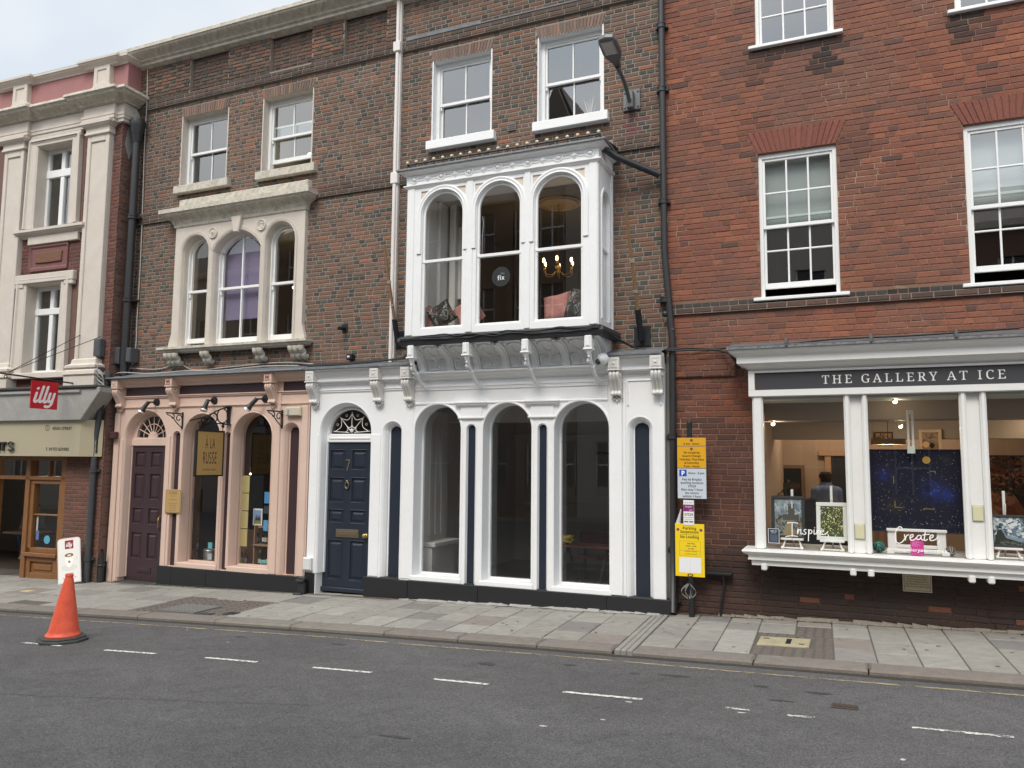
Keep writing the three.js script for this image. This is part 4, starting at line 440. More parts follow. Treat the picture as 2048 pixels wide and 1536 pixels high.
  for (const [x, w] of [[-10.63, 0.3], [-9.88, 0.18], [-8.76, 0.19], [-8.0, 0.3]]) { const n = Math.round(w / 0.09); mesh('sill_bracket', [...Array(n)].map((_, k) => { const xx = x - w / 2 + (k + 0.5) * w / n; return tube([[xx, 3.6, 0.17], [xx, 3.545, 0.165], [xx, 3.5, 0.1], [xx, 3.45, 0.1], [xx, 3.43, 0.02]], w / n * 0.52, 10, 6); }), M.creamworn, o); }
  const zg = -0.1; A.forEach((p, i) => {
    const x0 = p[0][0], x1 = p[p.length - 1][0], pp = p; mesh('sash', [vmould([[0.02, zg + 0.03], [-0.045, zg + 0.03], [-0.045, zg - 0.02], [-0.075, zg - 0.02], [-0.075, zg - 0.06]], pp), box(x0, x1, 4.665, 4.71, zg - 0.04, zg + 0.02, 0.004), box(x0, x1, i === 0 ? 3.79 : 3.74, i === 0 ? 3.87 : 3.84, zg - 0.06, zg + 0.01, 0.004), ...(i === 1 ? [box(-9.395, -9.37, 3.8, 5.6, zg - 0.03, zg + 0.012, 0.003)] : []), ...[x0 + 0.06, x1 - 0.06].map((x) => box(x - 0.016, x + 0.016, 4.58, 4.67, zg - 0.035, zg + 0.01, 0.01))], M.sash, o);
    const t = p.filter((v) => v[1] >= 5.3), c = (x0 + x1) / 2, ins = t.map(([x, y]) => [c + (x - c) * 0.8, y - 0.06]); mesh('pane', sheet([[ins[0][0], 4.7], ...ins, [ins[ins.length - 1][0], 4.7]], zg - 0.01), M.glass, o); mesh('pane', sheet(rect(x0 + 0.07, x1 - 0.07, i === 0 ? 3.86 : 3.83, 4.67), zg - 0.03), M.glass, o);
  });
  mesh('blind', [box(-9.86, -8.92, 4.17, 5.62, -0.225, -0.215, 0)], S([0.2, 0.17, 0.27], { roughness: 0.9 }), o);
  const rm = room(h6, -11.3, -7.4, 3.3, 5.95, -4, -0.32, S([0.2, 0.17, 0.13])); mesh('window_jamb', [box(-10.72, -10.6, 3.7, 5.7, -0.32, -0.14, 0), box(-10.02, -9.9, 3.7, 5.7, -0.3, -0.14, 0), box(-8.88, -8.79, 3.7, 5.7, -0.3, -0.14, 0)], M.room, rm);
  // pink shopfront
  const bottom = -0.45, outline = [[-11.92, bottom], ...arch(-11.63, -10.66, bottom, 2.16, 0.48, 22), [-7.7, bottom], [-7.7, 3.08], [-11.86, 3.08]], WN = [[-10.26, -9.47], [-9.2, -8.41]], wins = WN.map(([a, b]) => arch(a, b, 0.12, 2.17, 0.385, 26)), st = [[-10.5, -10.33, 2.2, 0.08], [-9.39, -9.23, 2.18, 0.08], [-8.21, -7.88, 2.24, 0.155]], niches = st.map(([a, b, s, r]) => arch(a, b, 0.06, s, r, 14));
  mesh('shopfront_wall', slab(outline, [...wins, ...niches].map((p) => p.slice().reverse()), -0.14, 0.15, 0.006), M.pink, h6);
  st.forEach(([a, b, s, r], i) => { const deep = i === 2, d = deep ? 0.07 : 0.02, zp = deep ? 0.03 : 0.1, nc = sub(h6, 'panel_niche'); mesh('niche_moulding', splay(a, b, 0.06, s, r, d, zp, 0.15), M.pink, nc); mesh('plum_panel', slab(arch(a + d * 0.8, b - d * 0.8, 0.07, s, r - d * 0.8, 14), [], zp - 0.02, zp), M.plum, nc); });
  WN.forEach(([a, b], i) => { const w = shopArch(h6, a, b, 0.12, 2.17, 0.385, -0.06, M.pink); mesh('sill', box(a - 0.02, b + 0.04, 0.045, 0.13, -0.1, 0.17, 0.01), M.pink, w); mesh('arch_bead', vmould([[0.05, 0.149], [0.05, 0.162], [0.025, 0.158], [0.012, 0.168], [0, 0.16], [-0.012, 0.1], [-0.02, 0.0]], arch(a, b, 0.1, 2.17, 0.385, 26)), M.pink, w); });
  each('pilaster', [box(-11.86, -11.74, -0.3, 2.6, 0.145, 0.18, 0.01), box(-11.72, -11.64, -0.3, 2.15, 0.145, 0.17, 0.01), box(-8.38, -8.25, 0.06, 2.86, 0.145, 0.175, 0.008), box(-7.84, -7.72, 0.06, 2.66, 0.145, 0.17, 0.01), box(-10.64, -10.55, 0.05, 2.2, 0.145, 0.165, 0.008)], M.pink, h6);
  each('fascia_band', [box(-11.64, -8.53, 2.89, 3.03, 0.1, 0.158, 0.003), box(-8.22, -7.74, 2.885, 3.035, 0.1, 0.158, 0.003)], M.plum, h6);
  const den = []; for (let x = -11.6; x < -8.55; x += 0.026) den.push(box(x, x + 0.015, 2.848, 2.868, 0.15, 0.178, 0)); mesh('dentil_moulding', [hmould([[0, 2.885], [0.04, 2.885], [0.04, 2.87], [0.02, 2.865], [0.02, 2.845], [0, 2.84]], [[-11.7, 0.15], [-7.71, 0.15]]), hmould([[0, 2.7], [0.028, 2.7], [0.028, 2.685], [0.012, 2.675], [0, 2.66]], [[-11.65, 0.15], [-7.72, 0.15]]), ...den], M.pink, h6);
  mesh('cornice', hmould([[0, 3.2], [0.16, 3.2], [0.16, 3.165], ...ogee(0.15, 3.155, 0.07, 3.07, 6, 1), [0.06, 3.06], [0.06, 3.04], [0, 3.03]], [[-11.86, -0.05], [-11.86, 0.15], [-7.7, 0.15]]), M.pink, h6);
  mesh('lead_cover', [quads([[[-11.92, 3.19, 0.38], [-7.69, 3.19, 0.38], [-7.69, 3.3, -0.02], [-11.92, 3.3, -0.02]]]), box(-11.92, -7.69, 3.17, 3.2, 0.33, 0.39, 0.01)], M.lead, h6);
  for (const x of [-11.72, -10.46, -8.38]) console_(h6, x, 3.18, M.pink, { rose: x > -11 ? S([0.3, 0.06, 0.05]) : M.pink });
  each('plinth', [box(-10.68, -10.36, -0.5, 0.055, 0.1, 0.185, 0.006), box(-10.358, -9.62, -0.5, 0.05, 0.1, 0.19, 0.006), box(-9.618, -8.5, -0.5, 0.055, 0.1, 0.186, 0.006), box(-8.498, -7.7, -0.5, 0.06, 0.1, 0.2, 0.006), box(-11.97, -11.88, -0.5, 0.05, 0.05, 0.2, 0.01)], M.black, h6);
  const d = panelDoor(h6, -11.63, -10.8, -0.27, 2.03, 0.0, M.plum, [[0.1, 0.56], [0.68, 0.98], [1.1, 1.56], [1.64, 1.94]]); mesh('letterbox', [box(-11.35, -11.02, -0.12, -0.02, -0.002, 0.01, 0.003), box(-11.31, -11.06, -0.095, -0.045, 0.008, 0.016, 0.003)], M.plum, d); mesh('pull_handle', tube([[-10.87, 0.62, 0], [-10.85, 0.66, 0.05], [-10.85, 0.8, 0.05], [-10.87, 0.84, 0]], 0.01, 12, 6), M.brass, d); mesh('door_step', box(-11.68, -10.68, -0.42, -0.262, -0.05, 0.19, 0.01), M.soot, h6);
  const f = sub(h6, 'fanlight'), fa = arch(-11.5, -10.74, 2.17, 2.17, 0.375, 24); mesh('frame', [slab(arch(-11.65, -10.64, 2.03, 2.16, 0.48, 22), [arch(-11.5, -10.74, 2.175, 2.18, 0.365, 22).reverse()], -0.05, 0.01, 0.003), box(-11.62, -10.68, 2.035, 2.16, 0.005, 0.03, 0.006), splay(-11.63, -10.66, -0.2, 2.16, 0.48, 0.05, 0.0, 0.15, 22)], M.pink, f); mesh('pane', sheet(fa, -0.02), M.glass, f);
  const tr = [], P = (t, r) => [-11.12 + r * Math.cos(t), 2.185 + r * 0.97 * Math.sin(t), -0.005]; for (let k = 1; k < 8; k++) tr.push(rod(P(k * PI / 8, 0.1), P(k * PI / 8, 0.37), 0.009, 0.009, 5)); const rg = []; for (let k = 0; k <= 20; k++) rg.push(P(k * PI / 20, 0.23)); tr.push(tube(rg, 0.008, 24, 5), slab(arch(-11.23, -11.01, 2.17, 2.17, 0.11, 14), [], -0.01, 0.008)); mesh('tracery', tr, M.pink, f);
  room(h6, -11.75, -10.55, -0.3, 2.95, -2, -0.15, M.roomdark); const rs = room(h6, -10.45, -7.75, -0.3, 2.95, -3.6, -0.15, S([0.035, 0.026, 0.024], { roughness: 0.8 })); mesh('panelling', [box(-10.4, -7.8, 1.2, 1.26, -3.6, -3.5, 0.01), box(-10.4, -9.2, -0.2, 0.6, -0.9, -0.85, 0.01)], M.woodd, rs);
  // window display shelves
  const sh = sub(h6, 'display_shelf'); mesh('shelf', [box(-8.86, -8.36, 0.72, 0.75, -0.5, -0.12, 0.004), box(-9.2, -8.36, 0.06, 0.11, -0.55, -0.12, 0.004), box(-8.98, -8.36, 0.43, 0.455, -0.5, -0.14, 0.004), box(-8.98, -8.955, 0.1, 0.75, -0.5, -0.16, 0.004), box(-8.98, -8.36, 0.1, 0.75, -0.53, -0.5, 0.004)], S([0.3, 0.2, 0.12], { map: T.wood }), sh); mesh('shelf', [box(-10.3, -9.45, 0.05, 0.1, -0.6, -0.1, 0.004)], M.woodd, sh);
}

// ---------- the red brick gallery house ----------
const h8 = thing('gallery_house', 'tall red brick house with sash windows above a white projecting gallery shop window', 'house');
const tone8 = (x, y, head) => {
  let c = pick([[5, [0.25, 0.092, 0.057]], [3, [0.215, 0.082, 0.055]], [2, [0.295, 0.11, 0.062]], [1.2, [0.17, 0.075, 0.056]], [0.4, [0.125, 0.066, 0.054]]]); c = mul(c, 1.14 * rr(0.9, 1.12)); const n = fbm(x * 0.7, y * 0.7, 8, 3); c = mixc(c, [0.19, 0.105, 0.08], Math.max(0, Math.min(0.65, 0.3 + n * 1.6)));
  const blot = (cx, cy, rx, ry, k) => { const d = Math.hypot((x - cx) / rx, (y - cy) / ry) + fbm(x * 6, y * 6, 2, 2) * 0.9; if (d < 1) c = mixc(c, [0.03, 0.029, 0.029], k * Math.min(1, (1 - d) * 2.4)); };
  blot(-0.2, 6.83, 0.17, 0.42, 0.9); blot(-0.5, 7.0, 0.7, 0.1, 0.8); blot(-1.0, 6.85, 0.2, 0.3, 0.55); blot(1.3, 6.95, 0.28, 0.32, 0.85); blot(0.5, 3.84, 0.8, 0.09, 0.9); blot(-1.4, 3.8, 0.5, 0.1, 0.7); blot(1.7, 3.84, 0.5, 0.08, 0.8); blot(-1.05, 5.9, 0.2, 0.4, 0.3); blot(0.1, 5.7, 0.25, 0.4, 0.35);
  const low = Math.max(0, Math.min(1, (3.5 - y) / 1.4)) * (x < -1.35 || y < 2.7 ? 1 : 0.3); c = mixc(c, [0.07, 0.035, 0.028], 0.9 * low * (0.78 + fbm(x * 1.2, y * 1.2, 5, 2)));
  if (y > 2.35 && y < 2.85 && x > -1.75 && rnd() < 0.5) c = mul([0.27, 0.095, 0.055], rr(0.7, 1.05));
  if (y < 0.62) { c = mixc(c, [0.03, 0.024, 0.022], x > -1.1 ? 0.8 : 0.55); if (rnd() < 0.03) c = mul([0.2, 0.08, 0.05], rr(0.7, 1)); }  // soot, plus the shade below the gallery window mixed into the brick colour
  return c;
};
{
  const wall = sub(h8, 'wall'), X0 = -2.2, X1 = 3.4, WA = [-1.03, -0.12, 3.84, 5.69], WB = [1.225, 2.14, 3.83, 5.69], WC = [-1.03, -0.1, 7.09, 8.7], WD = [1.2, 2.13, 7.06, 8.7];
  mesh('mortar', slab(rect(X0, X1, -0.2, 9.3), [WA, WB, WC, WD].map((p) => rect(...p)).concat([rect(-1.05, 3.1, 0.8, 2.65)]), -0.32, -0.006), M.mortar8, wall);
  const ex = cavity([WA, WB, WC, WD, [WA[0], WA[1], 5.69, 5.98, 0.13], [WB[0], WB[1], 5.69, 5.96, 0.13], [-1.12, 3.2, 0.66, 3.0], [X0, X1, -1, 0.62], [X0, X1, 3.715, 3.855]]);
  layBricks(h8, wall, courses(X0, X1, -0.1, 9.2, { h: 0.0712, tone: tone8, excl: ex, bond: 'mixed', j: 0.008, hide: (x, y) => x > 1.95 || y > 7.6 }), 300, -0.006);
  stringCourse(h8, X0, X1, 3.715, 3.785, 0.045, 1, (x) => mul(mixc([0.15, 0.08, 0.06], [0.05, 0.048, 0.045], rnd() * 0.7), 1), 40); const hd = sub(h8, 'header_course'); layBricks(hd, hd, courses(X0, X1, 3.787, 3.855, { h: 0.068, bond: 'header', tone: () => mul([0.045, 0.043, 0.04], rr(0.7, 1.8)), excl: cavity([[WA[0], WA[1], 3.84, 5], [WB[0], WB[1], 3.83, 5]]) }), 40, -0.004);
  const sootShade = S([0.075, 0.05, 0.04], { map: T.grain, roughness: 0.95 }); for (const [y0, y1, o, x1, xa] of [[2.9, 3.23, 0.035, -1.35, X0], [-0.15, 0.79, 0.03, -1.1, X0], [-0.15, 0.64, 0.028, 3.4, -1.1]]) { const w = sub(h8, 'brick_band'); mesh('bed', box(xa, x1, y0, y1, -0.02, o - 0.008, 0), y0 < 0 ? sootShade : M.mortar8, w); layBricks(w, w, courses(xa, x1, y0, y1, { h: 0.0712, tone: tone8, bond: 'mixed' }), 60, o - 0.006); }  // low bands get darker mortar: soot and painted-in shade beneath the sill
  const rub = () => mul([0.25, 0.088, 0.064], rr(0.93, 1.07)); flatArch(h8, WA[0], WA[1], 5.692, 5.98, 0.13, 16, 0, rub); flatArch(h8, WB[0], WB[1], 5.692, 5.96, 0.13, 16, 0, rub);
  [[WA, 4.755, 0.12], [WB, 4.73, 0.14], [WC, 7.9, 0], [WD, 7.9, 0]].forEach(([w, m, o]) => { const g = sashWindow(h8, { x0: w[0], x1: w[1], y0: w[2], y1: w[3], z: -0.04, mid: m, cols: 3, rows: 2, open: o, box: 0.045, horn: false }); mesh('sill', box(w[0] - 0.08, w[1] + 0.1, w[2] - 0.03, w[2] + 0.012, -0.1, 0.06, 0.006), M.white, g); });
  for (const w of [WA, WB]) mesh('roller_blind', box(w[0] + 0.06, w[1] - 0.06, 4.78, 5.63, -0.2, -0.19, 0), S([0.52, 0.53, 0.53], { roughness: 0.9 }), h8);
  room(h8, X0 + 0.2, 0.5, 3.6, 5.9, -4, -0.34, S([0.24, 0.2, 0.12])); room(h8, 0.65, X1, 3.6, 5.9, -4, -0.34, S([0.24, 0.2, 0.12])); room(h8, X0 + 0.2, X1, 6.5, 9, -4, -0.34, M.room);
  mesh('roof', [box(X0, X1, 9.3, 9.5, -6.2, 0.06, 0), box(X1, X1 + 0.3, -0.2, 9.3, -6.2, -0.0, 0), box(X0, X1, -0.2, 9.3, -6.4, -6.2, 0)], M.lead, h8);
  mesh('wall_base', [...Array(30)].map((_, k) => { const x = -1.6 + k * 0.15; return quads([[[x, G(x) + rr(0.02, 0.05), 0.03], [x, G(x) + 0.003, rr(0.06, 0.1)], [x + 0.15, G(x) + 0.005, rr(0.06, 0.1)], [x + 0.15, G(x) + rr(0.02, 0.05), 0.03]]]); }), S([0.25, 0.22, 0.18], { map: T.grain }), h8);
  mesh('air_grate', [box(1.13, 1.9, 0.06, 0.08, 0, 0.03, 0.003), box(1.13, 1.9, 0.2, 0.22, 0, 0.03, 0.003), box(1.13, 1.9, 0.07, 0.21, -0.02, 0.004, 0), ...[...Array(20)].map((_, k) => box(1.14 + k * 0.038, 1.155 + k * 0.038, 0.08, 0.2, 0, 0.024, 0.003))], M.iron, h8);
  // projecting shop window
  const s = sub(h8, 'gallery_window'), zf = 0.35, path = [[-1.12, 0.0], [-1.12, zf], [3.15, zf], [3.15, 0.0]];
  each('window_post', [[-1.12, -1.0], [-0.125, -0.06], [0.06, 0.122], [1.02, 1.088], [1.212, 1.275], [2.2, 2.27], [2.4, 2.46], [3.03, 3.15]].flatMap(([a, b]) => [box(a, b, 0.84, 2.62, zf - 0.09, zf, 0.014), box(a + 0.014, b - 0.014, 0.84, 2.62, zf - 0.01, zf + 0.014, 0.01)]), M.gwhite, s);
  each('post_panel', [[-0.06, 0.06], [1.088, 1.212], [2.27, 2.4]].map(([a, b]) => box(a, b, 0.84, 2.62, zf - 0.08, zf - 0.05, 0.003)), M.gwhite, s);
  each('side_panel', [box(-1.12, -1.09, 0.84, 2.62, -0.02, 0.1, 0.003), box(-1.12, -1.09, 0.84, 2.62, 0.2, zf - 0.01, 0.003), box(3.12, 3.15, 0.84, 2.62, -0.02, zf - 0.01, 0.003)], M.gwhite, s);
  for (const [a, b] of [[-1.0, -0.125], [0.122, 1.02], [1.275, 2.2], [2.46, 3.03]]) mesh('pane', sheet(rect(a, b, 0.85, 2.6), zf - 0.045), M.clear, s);
  mesh('fascia', [hmould([[0, 2.91], [0.035, 2.91], [0.035, 2.885], [0.012, 2.885], [0.012, 2.68], [0.035, 2.68], [0.035, 2.61], [0, 2.6]], path), box(-1.155, -1.085, 2.68, 2.886, zf - 0.02, zf + 0.0349, 0.004)], M.gwhite, s);
  const sg = printed('fascia_sign', s, 4.2, 0.2, 2048, (x, w, h) => { x.fillStyle = '#3b3b3f'; x.fillRect(0, 0, w, h); txt(x, 'THE GALLERY AT ICE', w * ((0.575 + 1.08) / 4.2), h * 0.5, 66, { font: 'serif', col: '#e9e9e6', sp: 13, sx: 0.98 }); }); sg.position.set(-1.082 + 2.1, 2.783, zf + 0.014);
  mesh('cornice', hmould([[0, 3.16], [0.24, 3.16], [0.235, 3.13], ...ogee(0.225, 3.125, 0.15, 3.06, 5, 1), [0.15, 2.99], [0.12, 2.985], ...ogee(0.11, 2.98, 0.02, 2.92, 5, 1), [0, 2.91]], path), M.gwhite, s);
  mesh('lead_cover', [hmould([[-0.02, 3.185], [0.25, 3.175], [0.255, 3.145], [0.23, 3.14], [-0.02, 3.15]], path), quads([[[-1.38, 3.178, 0.6], [3.4, 3.178, 0.6], [3.4, 3.3, -0.01], [-1.38, 3.3, -0.01]]]), ...[-0.72, 0.16, 0.98, 1.9].map((x) => box(x, x + 0.035, 3.15, 3.25, 0.5, 0.62, 0.012))], S([0.16, 0.165, 0.17], { map: noiseTex(256, 0.4, 14, 60, 0.9, 0.7, 0.2), roughness: 0.6 }), s);
  mesh('sill', [hmould([[-0.36, 0.84], [0.13, 0.835], [0.135, 0.815], ...ogee(0.13, 0.81, 0.07, 0.765, 4, 1), [0.07, 0.755], [0.075, 0.72], [0.04, 0.715], [0.035, 0.655], [-0.36, 0.65]], path)], M.gwhite, s);
  each('sill_foot', [-1.02, -0.08, 0.1, 1.06, 1.235, 2.3, 3.05].map((x) => box(x - 0.032, x + 0.032, 0.6, 0.68, 0.24, 0.405, 0.012)), M.gwhite, s);
  mesh('window_soffit', box(-1.1, 3.13, 2.57, 2.62, -0.3, zf - 0.06, 0.003), S([0.5, 0.52, 0.47]), s);
  const r = room(h8, -1.15, 3.2, 0.1, 2.72, -4.2, -0.33, S([0.42, 0.32, 0.25], { roughness: 0.9 }), M.floor, 'gallery_room'); mesh('beam', [box(-1.15, 3.2, 2.36, 2.72, -0.9, -0.5, 0.005), box(-1.15, 3.2, 2.18, 2.72, -2.6, -2.35, 0.005)], S([0.3, 0.26, 0.22]), r); mesh('display_floor', box(-1.1, 3.15, 0.76, 0.84, -0.5, zf - 0.08, 0), M.greystone, r);
  mesh('door_frame', [box(-0.5, -0.4, 0.1, 1.95, -4.18, -4.1, 0.01), box(0.28, 0.36, 0.1, 1.95, -4.18, -4.1, 0.01), box(-0.6, 0.46, 1.95, 2.05, -4.18, -4.08, 0.01)], S([0.4, 0.26, 0.17]), r); mesh('dark_doorway', box(-0.4, 0.0, 0.1, 1.95, -4.17, -4.13, 0), S([0.01, 0.01, 0.012]), r);
}

// ---------- the corner coffee shop building (turned 2 degrees) ----------
const h5 = thing('coffee_shop_building', 'low building with cream pilasters, maroon parapet and wooden coffee shop front', 'building', [-12.4, 0, 0], R(2));
{
  const z = 0.3, XL = -7.6, XR = 0.46, tone5 = (x, y) => { let c = pick([[3, [0.2, 0.085, 0.062]], [2, [0.15, 0.075, 0.058]], [1, [0.12, 0.07, 0.06]]]); c = mul(c, rr(0.85, 1.15)); if (x < 0.2 && y > 3) c = mixc(c, [0.15, 0.055, 0.05], 0.5); if (y < 1.9) c = mixc(c, [0.2, 0.1, 0.065], 0.35); if (y > 0.9 && y < 1.6 && x < 0 && rnd() < 0.04) c = [0.45, 0.4, 0.36]; if (y < 0.1 && x > 0.1) c = mixc(c, [0.05, 0.05, 0.04], 0.5); return c; };
  const wall = sub(h5, 'wall'), W1 = [-1.63, -0.74, 6.08, 7.66], W2 = [-1.69, -0.8, 3.33, 5.0];
  mesh('mortar', slab([[XL, 2.4], [-0.44, 2.4], [-0.44, -0.6], [XR, -0.6], [XR, 8.9], [XL, 8.9]], [rect(...W1), rect(...W2), rect(W1[0] - 2.13, W1[1] - 2.13, W1[2], W1[3]), rect(W2[0] - 2.13, W2[1] - 2.13, W2[2], W2[3])], 0, z - 0.006), M.mortar5, wall);
  const ex = cavity([W1, W2, [-1.97, -0.44, 3.3, 5.2], [-1.9, -0.45, 5.95, 7.83], [-0.31, 0.25, 3.0, 8.0], [-2.5, -1.94, 3, 8], [XL, -2.5, 3, 8], [-1.72, -0.7, 5.25, 5.76]]);
  layBricks(h5, wall, courses(-2.6, XR, 3.0, 7.85, { h: 0.068, tone: tone5, excl: ex }).concat(courses(-0.44, XR, -0.45, 2.6, { h: 0.068, tone: tone5 })), 300, z - 0.006, [12, 1.83, 10]);
  const side = sub(h5, 'side_wall'); side.position.set(XR, 0, 0); side.rotation.y = PI / 2; layBricks(side, side, courses(-0.32, 0.1, -0.45, 7.85, { h: 0.068, tone: (x, y, h) => mixc(tone5(1, y, h), tone7(-8, y, h), 0.4) }), 120, -0.006, [-10, 1.83, 12]);
  mesh('render_patch', [slab([[-0.15, 7.2], [-0.05, 7.5], [-0.02, 7.78], [-0.2, 7.8], [-0.25, 7.45]], [], 0, 0.004)], M.greystone, side);
  const P = (x0, x1) => [[x0, z - 0.02], [x0, 0.4], [x1, 0.4], [x1, z - 0.02]];
  for (const [a, b] of [[-0.3, 0.235], [-2.48, -1.95]]) {
    const p = sub(h5, 'pilaster'); mesh('shaft', [box(a, b, 3.4, 7.66, z - 0.05, 0.375, 0.01), box(a, a + 0.09, 3.4, 7.66, 0.37, 0.4, 0.012), box(b - 0.09, b, 3.4, 7.66, 0.37, 0.4, 0.012), box(a + 0.09, b - 0.09, 7.52, 7.66, 0.37, 0.4, 0.012)], M.cream, p);
    mesh('capital', [hmould([[0, 7.88], [0.1, 7.88], [0.1, 7.83], ...ogee(0.085, 7.82, 0.02, 7.76, 4, 1), [0.02, 7.7], [0.035, 7.68], [0.035, 7.65], [0, 7.63]], P(a, b))], M.cream, p);
    mesh('base', [hmould([[0, 3.56], [0.02, 3.54], [0.03, 3.47], [0.1, 3.43], [0.1, 3.39], [0.06, 3.37], [0.11, 3.33], [0.12, 3.27], [0.08, 3.24], [0.1, 3.23], [0.1, 3.04], [0, 3.04]], P(a, b))], M.cream, p);
  }
  const ent = (pr, mat, name) => mesh(name, hmould(pr, [[XL, 0.36], [-2.62, 0.36], [-2.62, 0.43], [-1.84, 0.43], [-1.84, 0.36], [-0.4, 0.36], [-0.4, 0.43], [0.36, 0.43], [0.36, 0.36], [0.52, 0.36], [0.52, 0.0]]), mat, h5);
  ent([[-0.08, 8.0], [0.03, 8.0], [0.03, 7.96], [0.02, 7.95], [0.02, 7.9], [0, 7.89], [0, 7.84], [-0.08, 7.83]], M.cream, 'architrave'); ent([[-0.08, 8.2], [0, 8.2], [0, 8.0], [-0.08, 8.0]], M.cream, 'frieze'); ent([[-0.1, 8.42], [0.24, 8.38], [0.25, 8.33], [0.22, 8.31], ...ogee(0.21, 8.3, 0.05, 8.18, 5, 1), [-0.08, 8.16]], M.creamworn, 'cornice');
  mesh('parapet', [box(XL, 0.56, 8.38, 8.94, 0.0, 0.36, 0.01)], M.rose, h5); ent([[-0.2, 9.06], [0.12, 9.04], [0.12, 9.0], ...ogee(0.1, 8.99, 0.02, 8.91, 4, 1), [-0.2, 8.9]], M.cream, 'coping'); mesh('coping_lead', box(XL, 0.6, 9.05, 9.075, -0.05, 0.45, 0.008), M.lead, h5);
  for (const x of [0.02, -2.1]) { const p = sub(h5, 'pedestal'); mesh('die', [slab([[x - 0.31, 8.42], [x - 0.26, 8.48], [x - 0.2, 8.56], [x - 0.19, 8.92], [x + 0.19, 8.92], [x + 0.2, 8.56], [x + 0.26, 8.48], [x + 0.31, 8.42]], [rect(x - 0.11, x + 0.11, 8.6, 8.84)], 0.3, 0.46, 0.01), box(x - 0.12, x + 0.12, 8.59, 8.85, 0.38, 0.44, 0)], M.cream, p); }
  const win = (w, tr0, tr1, ears) => {
    const o = sub(h5, 'casement_window'), f = 0.14, [a, b, c, d] = w; const fr = [[a, c], [a, d], [b, d], [b, c]];
    mesh('architrave', [vmould([[0.25, z], [0.25, z + 0.09], [0.2, z + 0.1], [0.18, z + 0.07], [0.06, z + 0.06], [0.03, z + 0.07], [-0.003, z + 0.05], [-0.003, f - 0.02]], fr), box(a - 0.23, b + 0.23, d + 0.06, d + 0.17, z, z + 0.075, 0.008), ...(ears ? [box(a - 0.32, b + 0.34, d + 0.02, d + 0.19, z, z + 0.095, 0.01), box(a - 0.3, a - 0.06, d - 0.06, d + 0.03, z, z + 0.085, 0.015), box(b + 0.1, b + 0.33, d - 0.06, d + 0.03, z, z + 0.085, 0.015)] : [])], M.cream, o);
    const m = (a + b) / 2 - 0.02; mesh('frame', [box(a, a + 0.06, c, d, f - 0.07, f, 0.006), box(b - 0.06, b, c, d, f - 0.07, f, 0.006), box(a, b, d - 0.07, d, f - 0.07, f - 0.002, 0.006), box(a, b, c, c + 0.09, f - 0.07, f - 0.002, 0.006), box(a, b, tr0, tr1, f - 0.07, f + 0.015, 0.008), box(m - 0.05, m + 0.05, c, d, f - 0.07, f + 0.006, 0.008)], M.sash, o);
    for (const [p, q] of [[a + 0.06, m - 0.05], [m + 0.05, b - 0.06]]) for (const [s, t] of [[c + 0.09, tr0], [tr1, d - 0.07]]) mesh('pane', sheet(rect(p, q, s, t), f - 0.04), M.glass2, o);
    return o;
  };
  const o1 = win(W1, 7.1, 7.25, false); mesh('sill', [hmould([[0, 6.06], [0.14, 6.04], [0.14, 5.99], ...ogee(0.12, 5.98, 0.03, 5.9, 4, 1), [0, 5.89]], [[-1.9, z], [-1.9, z + 0.01], [-0.38, z + 0.01], [-0.38, z]]), box(-1.74, -0.45, 5.76, 5.92, z - 0.01, z + 0.06, 0.01)], M.cream, o1);
  const o2 = win(W2, 4.46, 4.58, true); mesh('sill', box(-2.0, -0.5, 3.24, 3.35, 0.0, 0.42, 0.01), M.cream, o2);
  const pl = sub(h5, 'brick_plaque'); mesh('surround', [vmould([[0.02, z], [0.02, z + 0.03], [-0.03, z + 0.03], [-0.06, z + 0.012], [-0.06, z]], [[-1.7, 5.28], [-1.7, 5.74], [-0.72, 5.74], [-0.72, 5.28], [-1.7, 5.28]]), box(-1.7, -0.72, 5.28, 5.74, z - 0.01, z + 0.008, 0)], S([0.2, 0.085, 0.08], { map: T.stone }), pl); mesh('tablet', slab([[-1.54, 5.41], [-1.2, 5.4], [-0.87, 5.41], [-0.86, 5.6], [-1.1, 5.61], [-1.53, 5.6]], [], z, z + 0.035, 0.01), S([0.24, 0.11, 0.06], { map: T.grain, bumpMap: T.grain, bumpScale: 0.02 }), pl);
  room(h5, XL, 0.2, 5.6, 8, -3, 0, M.room); room(h5, XL, 0.2, 3.1, 5.3, -3, 0, M.roomdark);
  mesh('roof', [box(XL, XR, 8.9, 9.0, -3.2, 0.1, 0), box(XL, XR, -0.5, 9, -3.4, -3.2, 0), box(XL - 0.1, XL, -0.5, 9, -3.2, 0.3, 0)], M.lead, h5);
  // shop canopy and sign
  const C = [[XL, 0.3], [-0.05, 0.3], [0.16, 0.1], [0.16, 0.0]]; mesh('fascia_canopy', [slab([[XL, 2.46], [0.22, 2.46], [0.62, 2.94], [0.62, 3.02], [XL, 3.02]], [], 0.28, 0.62, 0.01), hmould([[0, 3.0], [0.36, 2.98], [0.36, 2.94], [0.3, 2.9], [0.28, 2.52], [0.31, 2.5], [0.31, 2.47], [0, 2.46]], [[XL, z], [0.2, z]])], M.greystone, h5);
  mesh('ledge', [box(XL, 0.56, 3.0, 3.06, 0.2, 0.66, 0.02)], M.soot, h5);
  const sg = sub(h5, 'sign_box'), goldS = S([0.5, 0.445, 0.31], { metalness: 0.25, roughness: 0.42 }); mesh('box', [hmould([[-0.1, 2.47], [0, 2.47], [0, 1.84], [-0.1, 1.84]], [[XL, 0.55], [0.15, 0.55], [0.42, 0.32]]), box(XL, 0.1, 1.85, 2.46, 0.24, 0.46, 0)], goldS, sg);
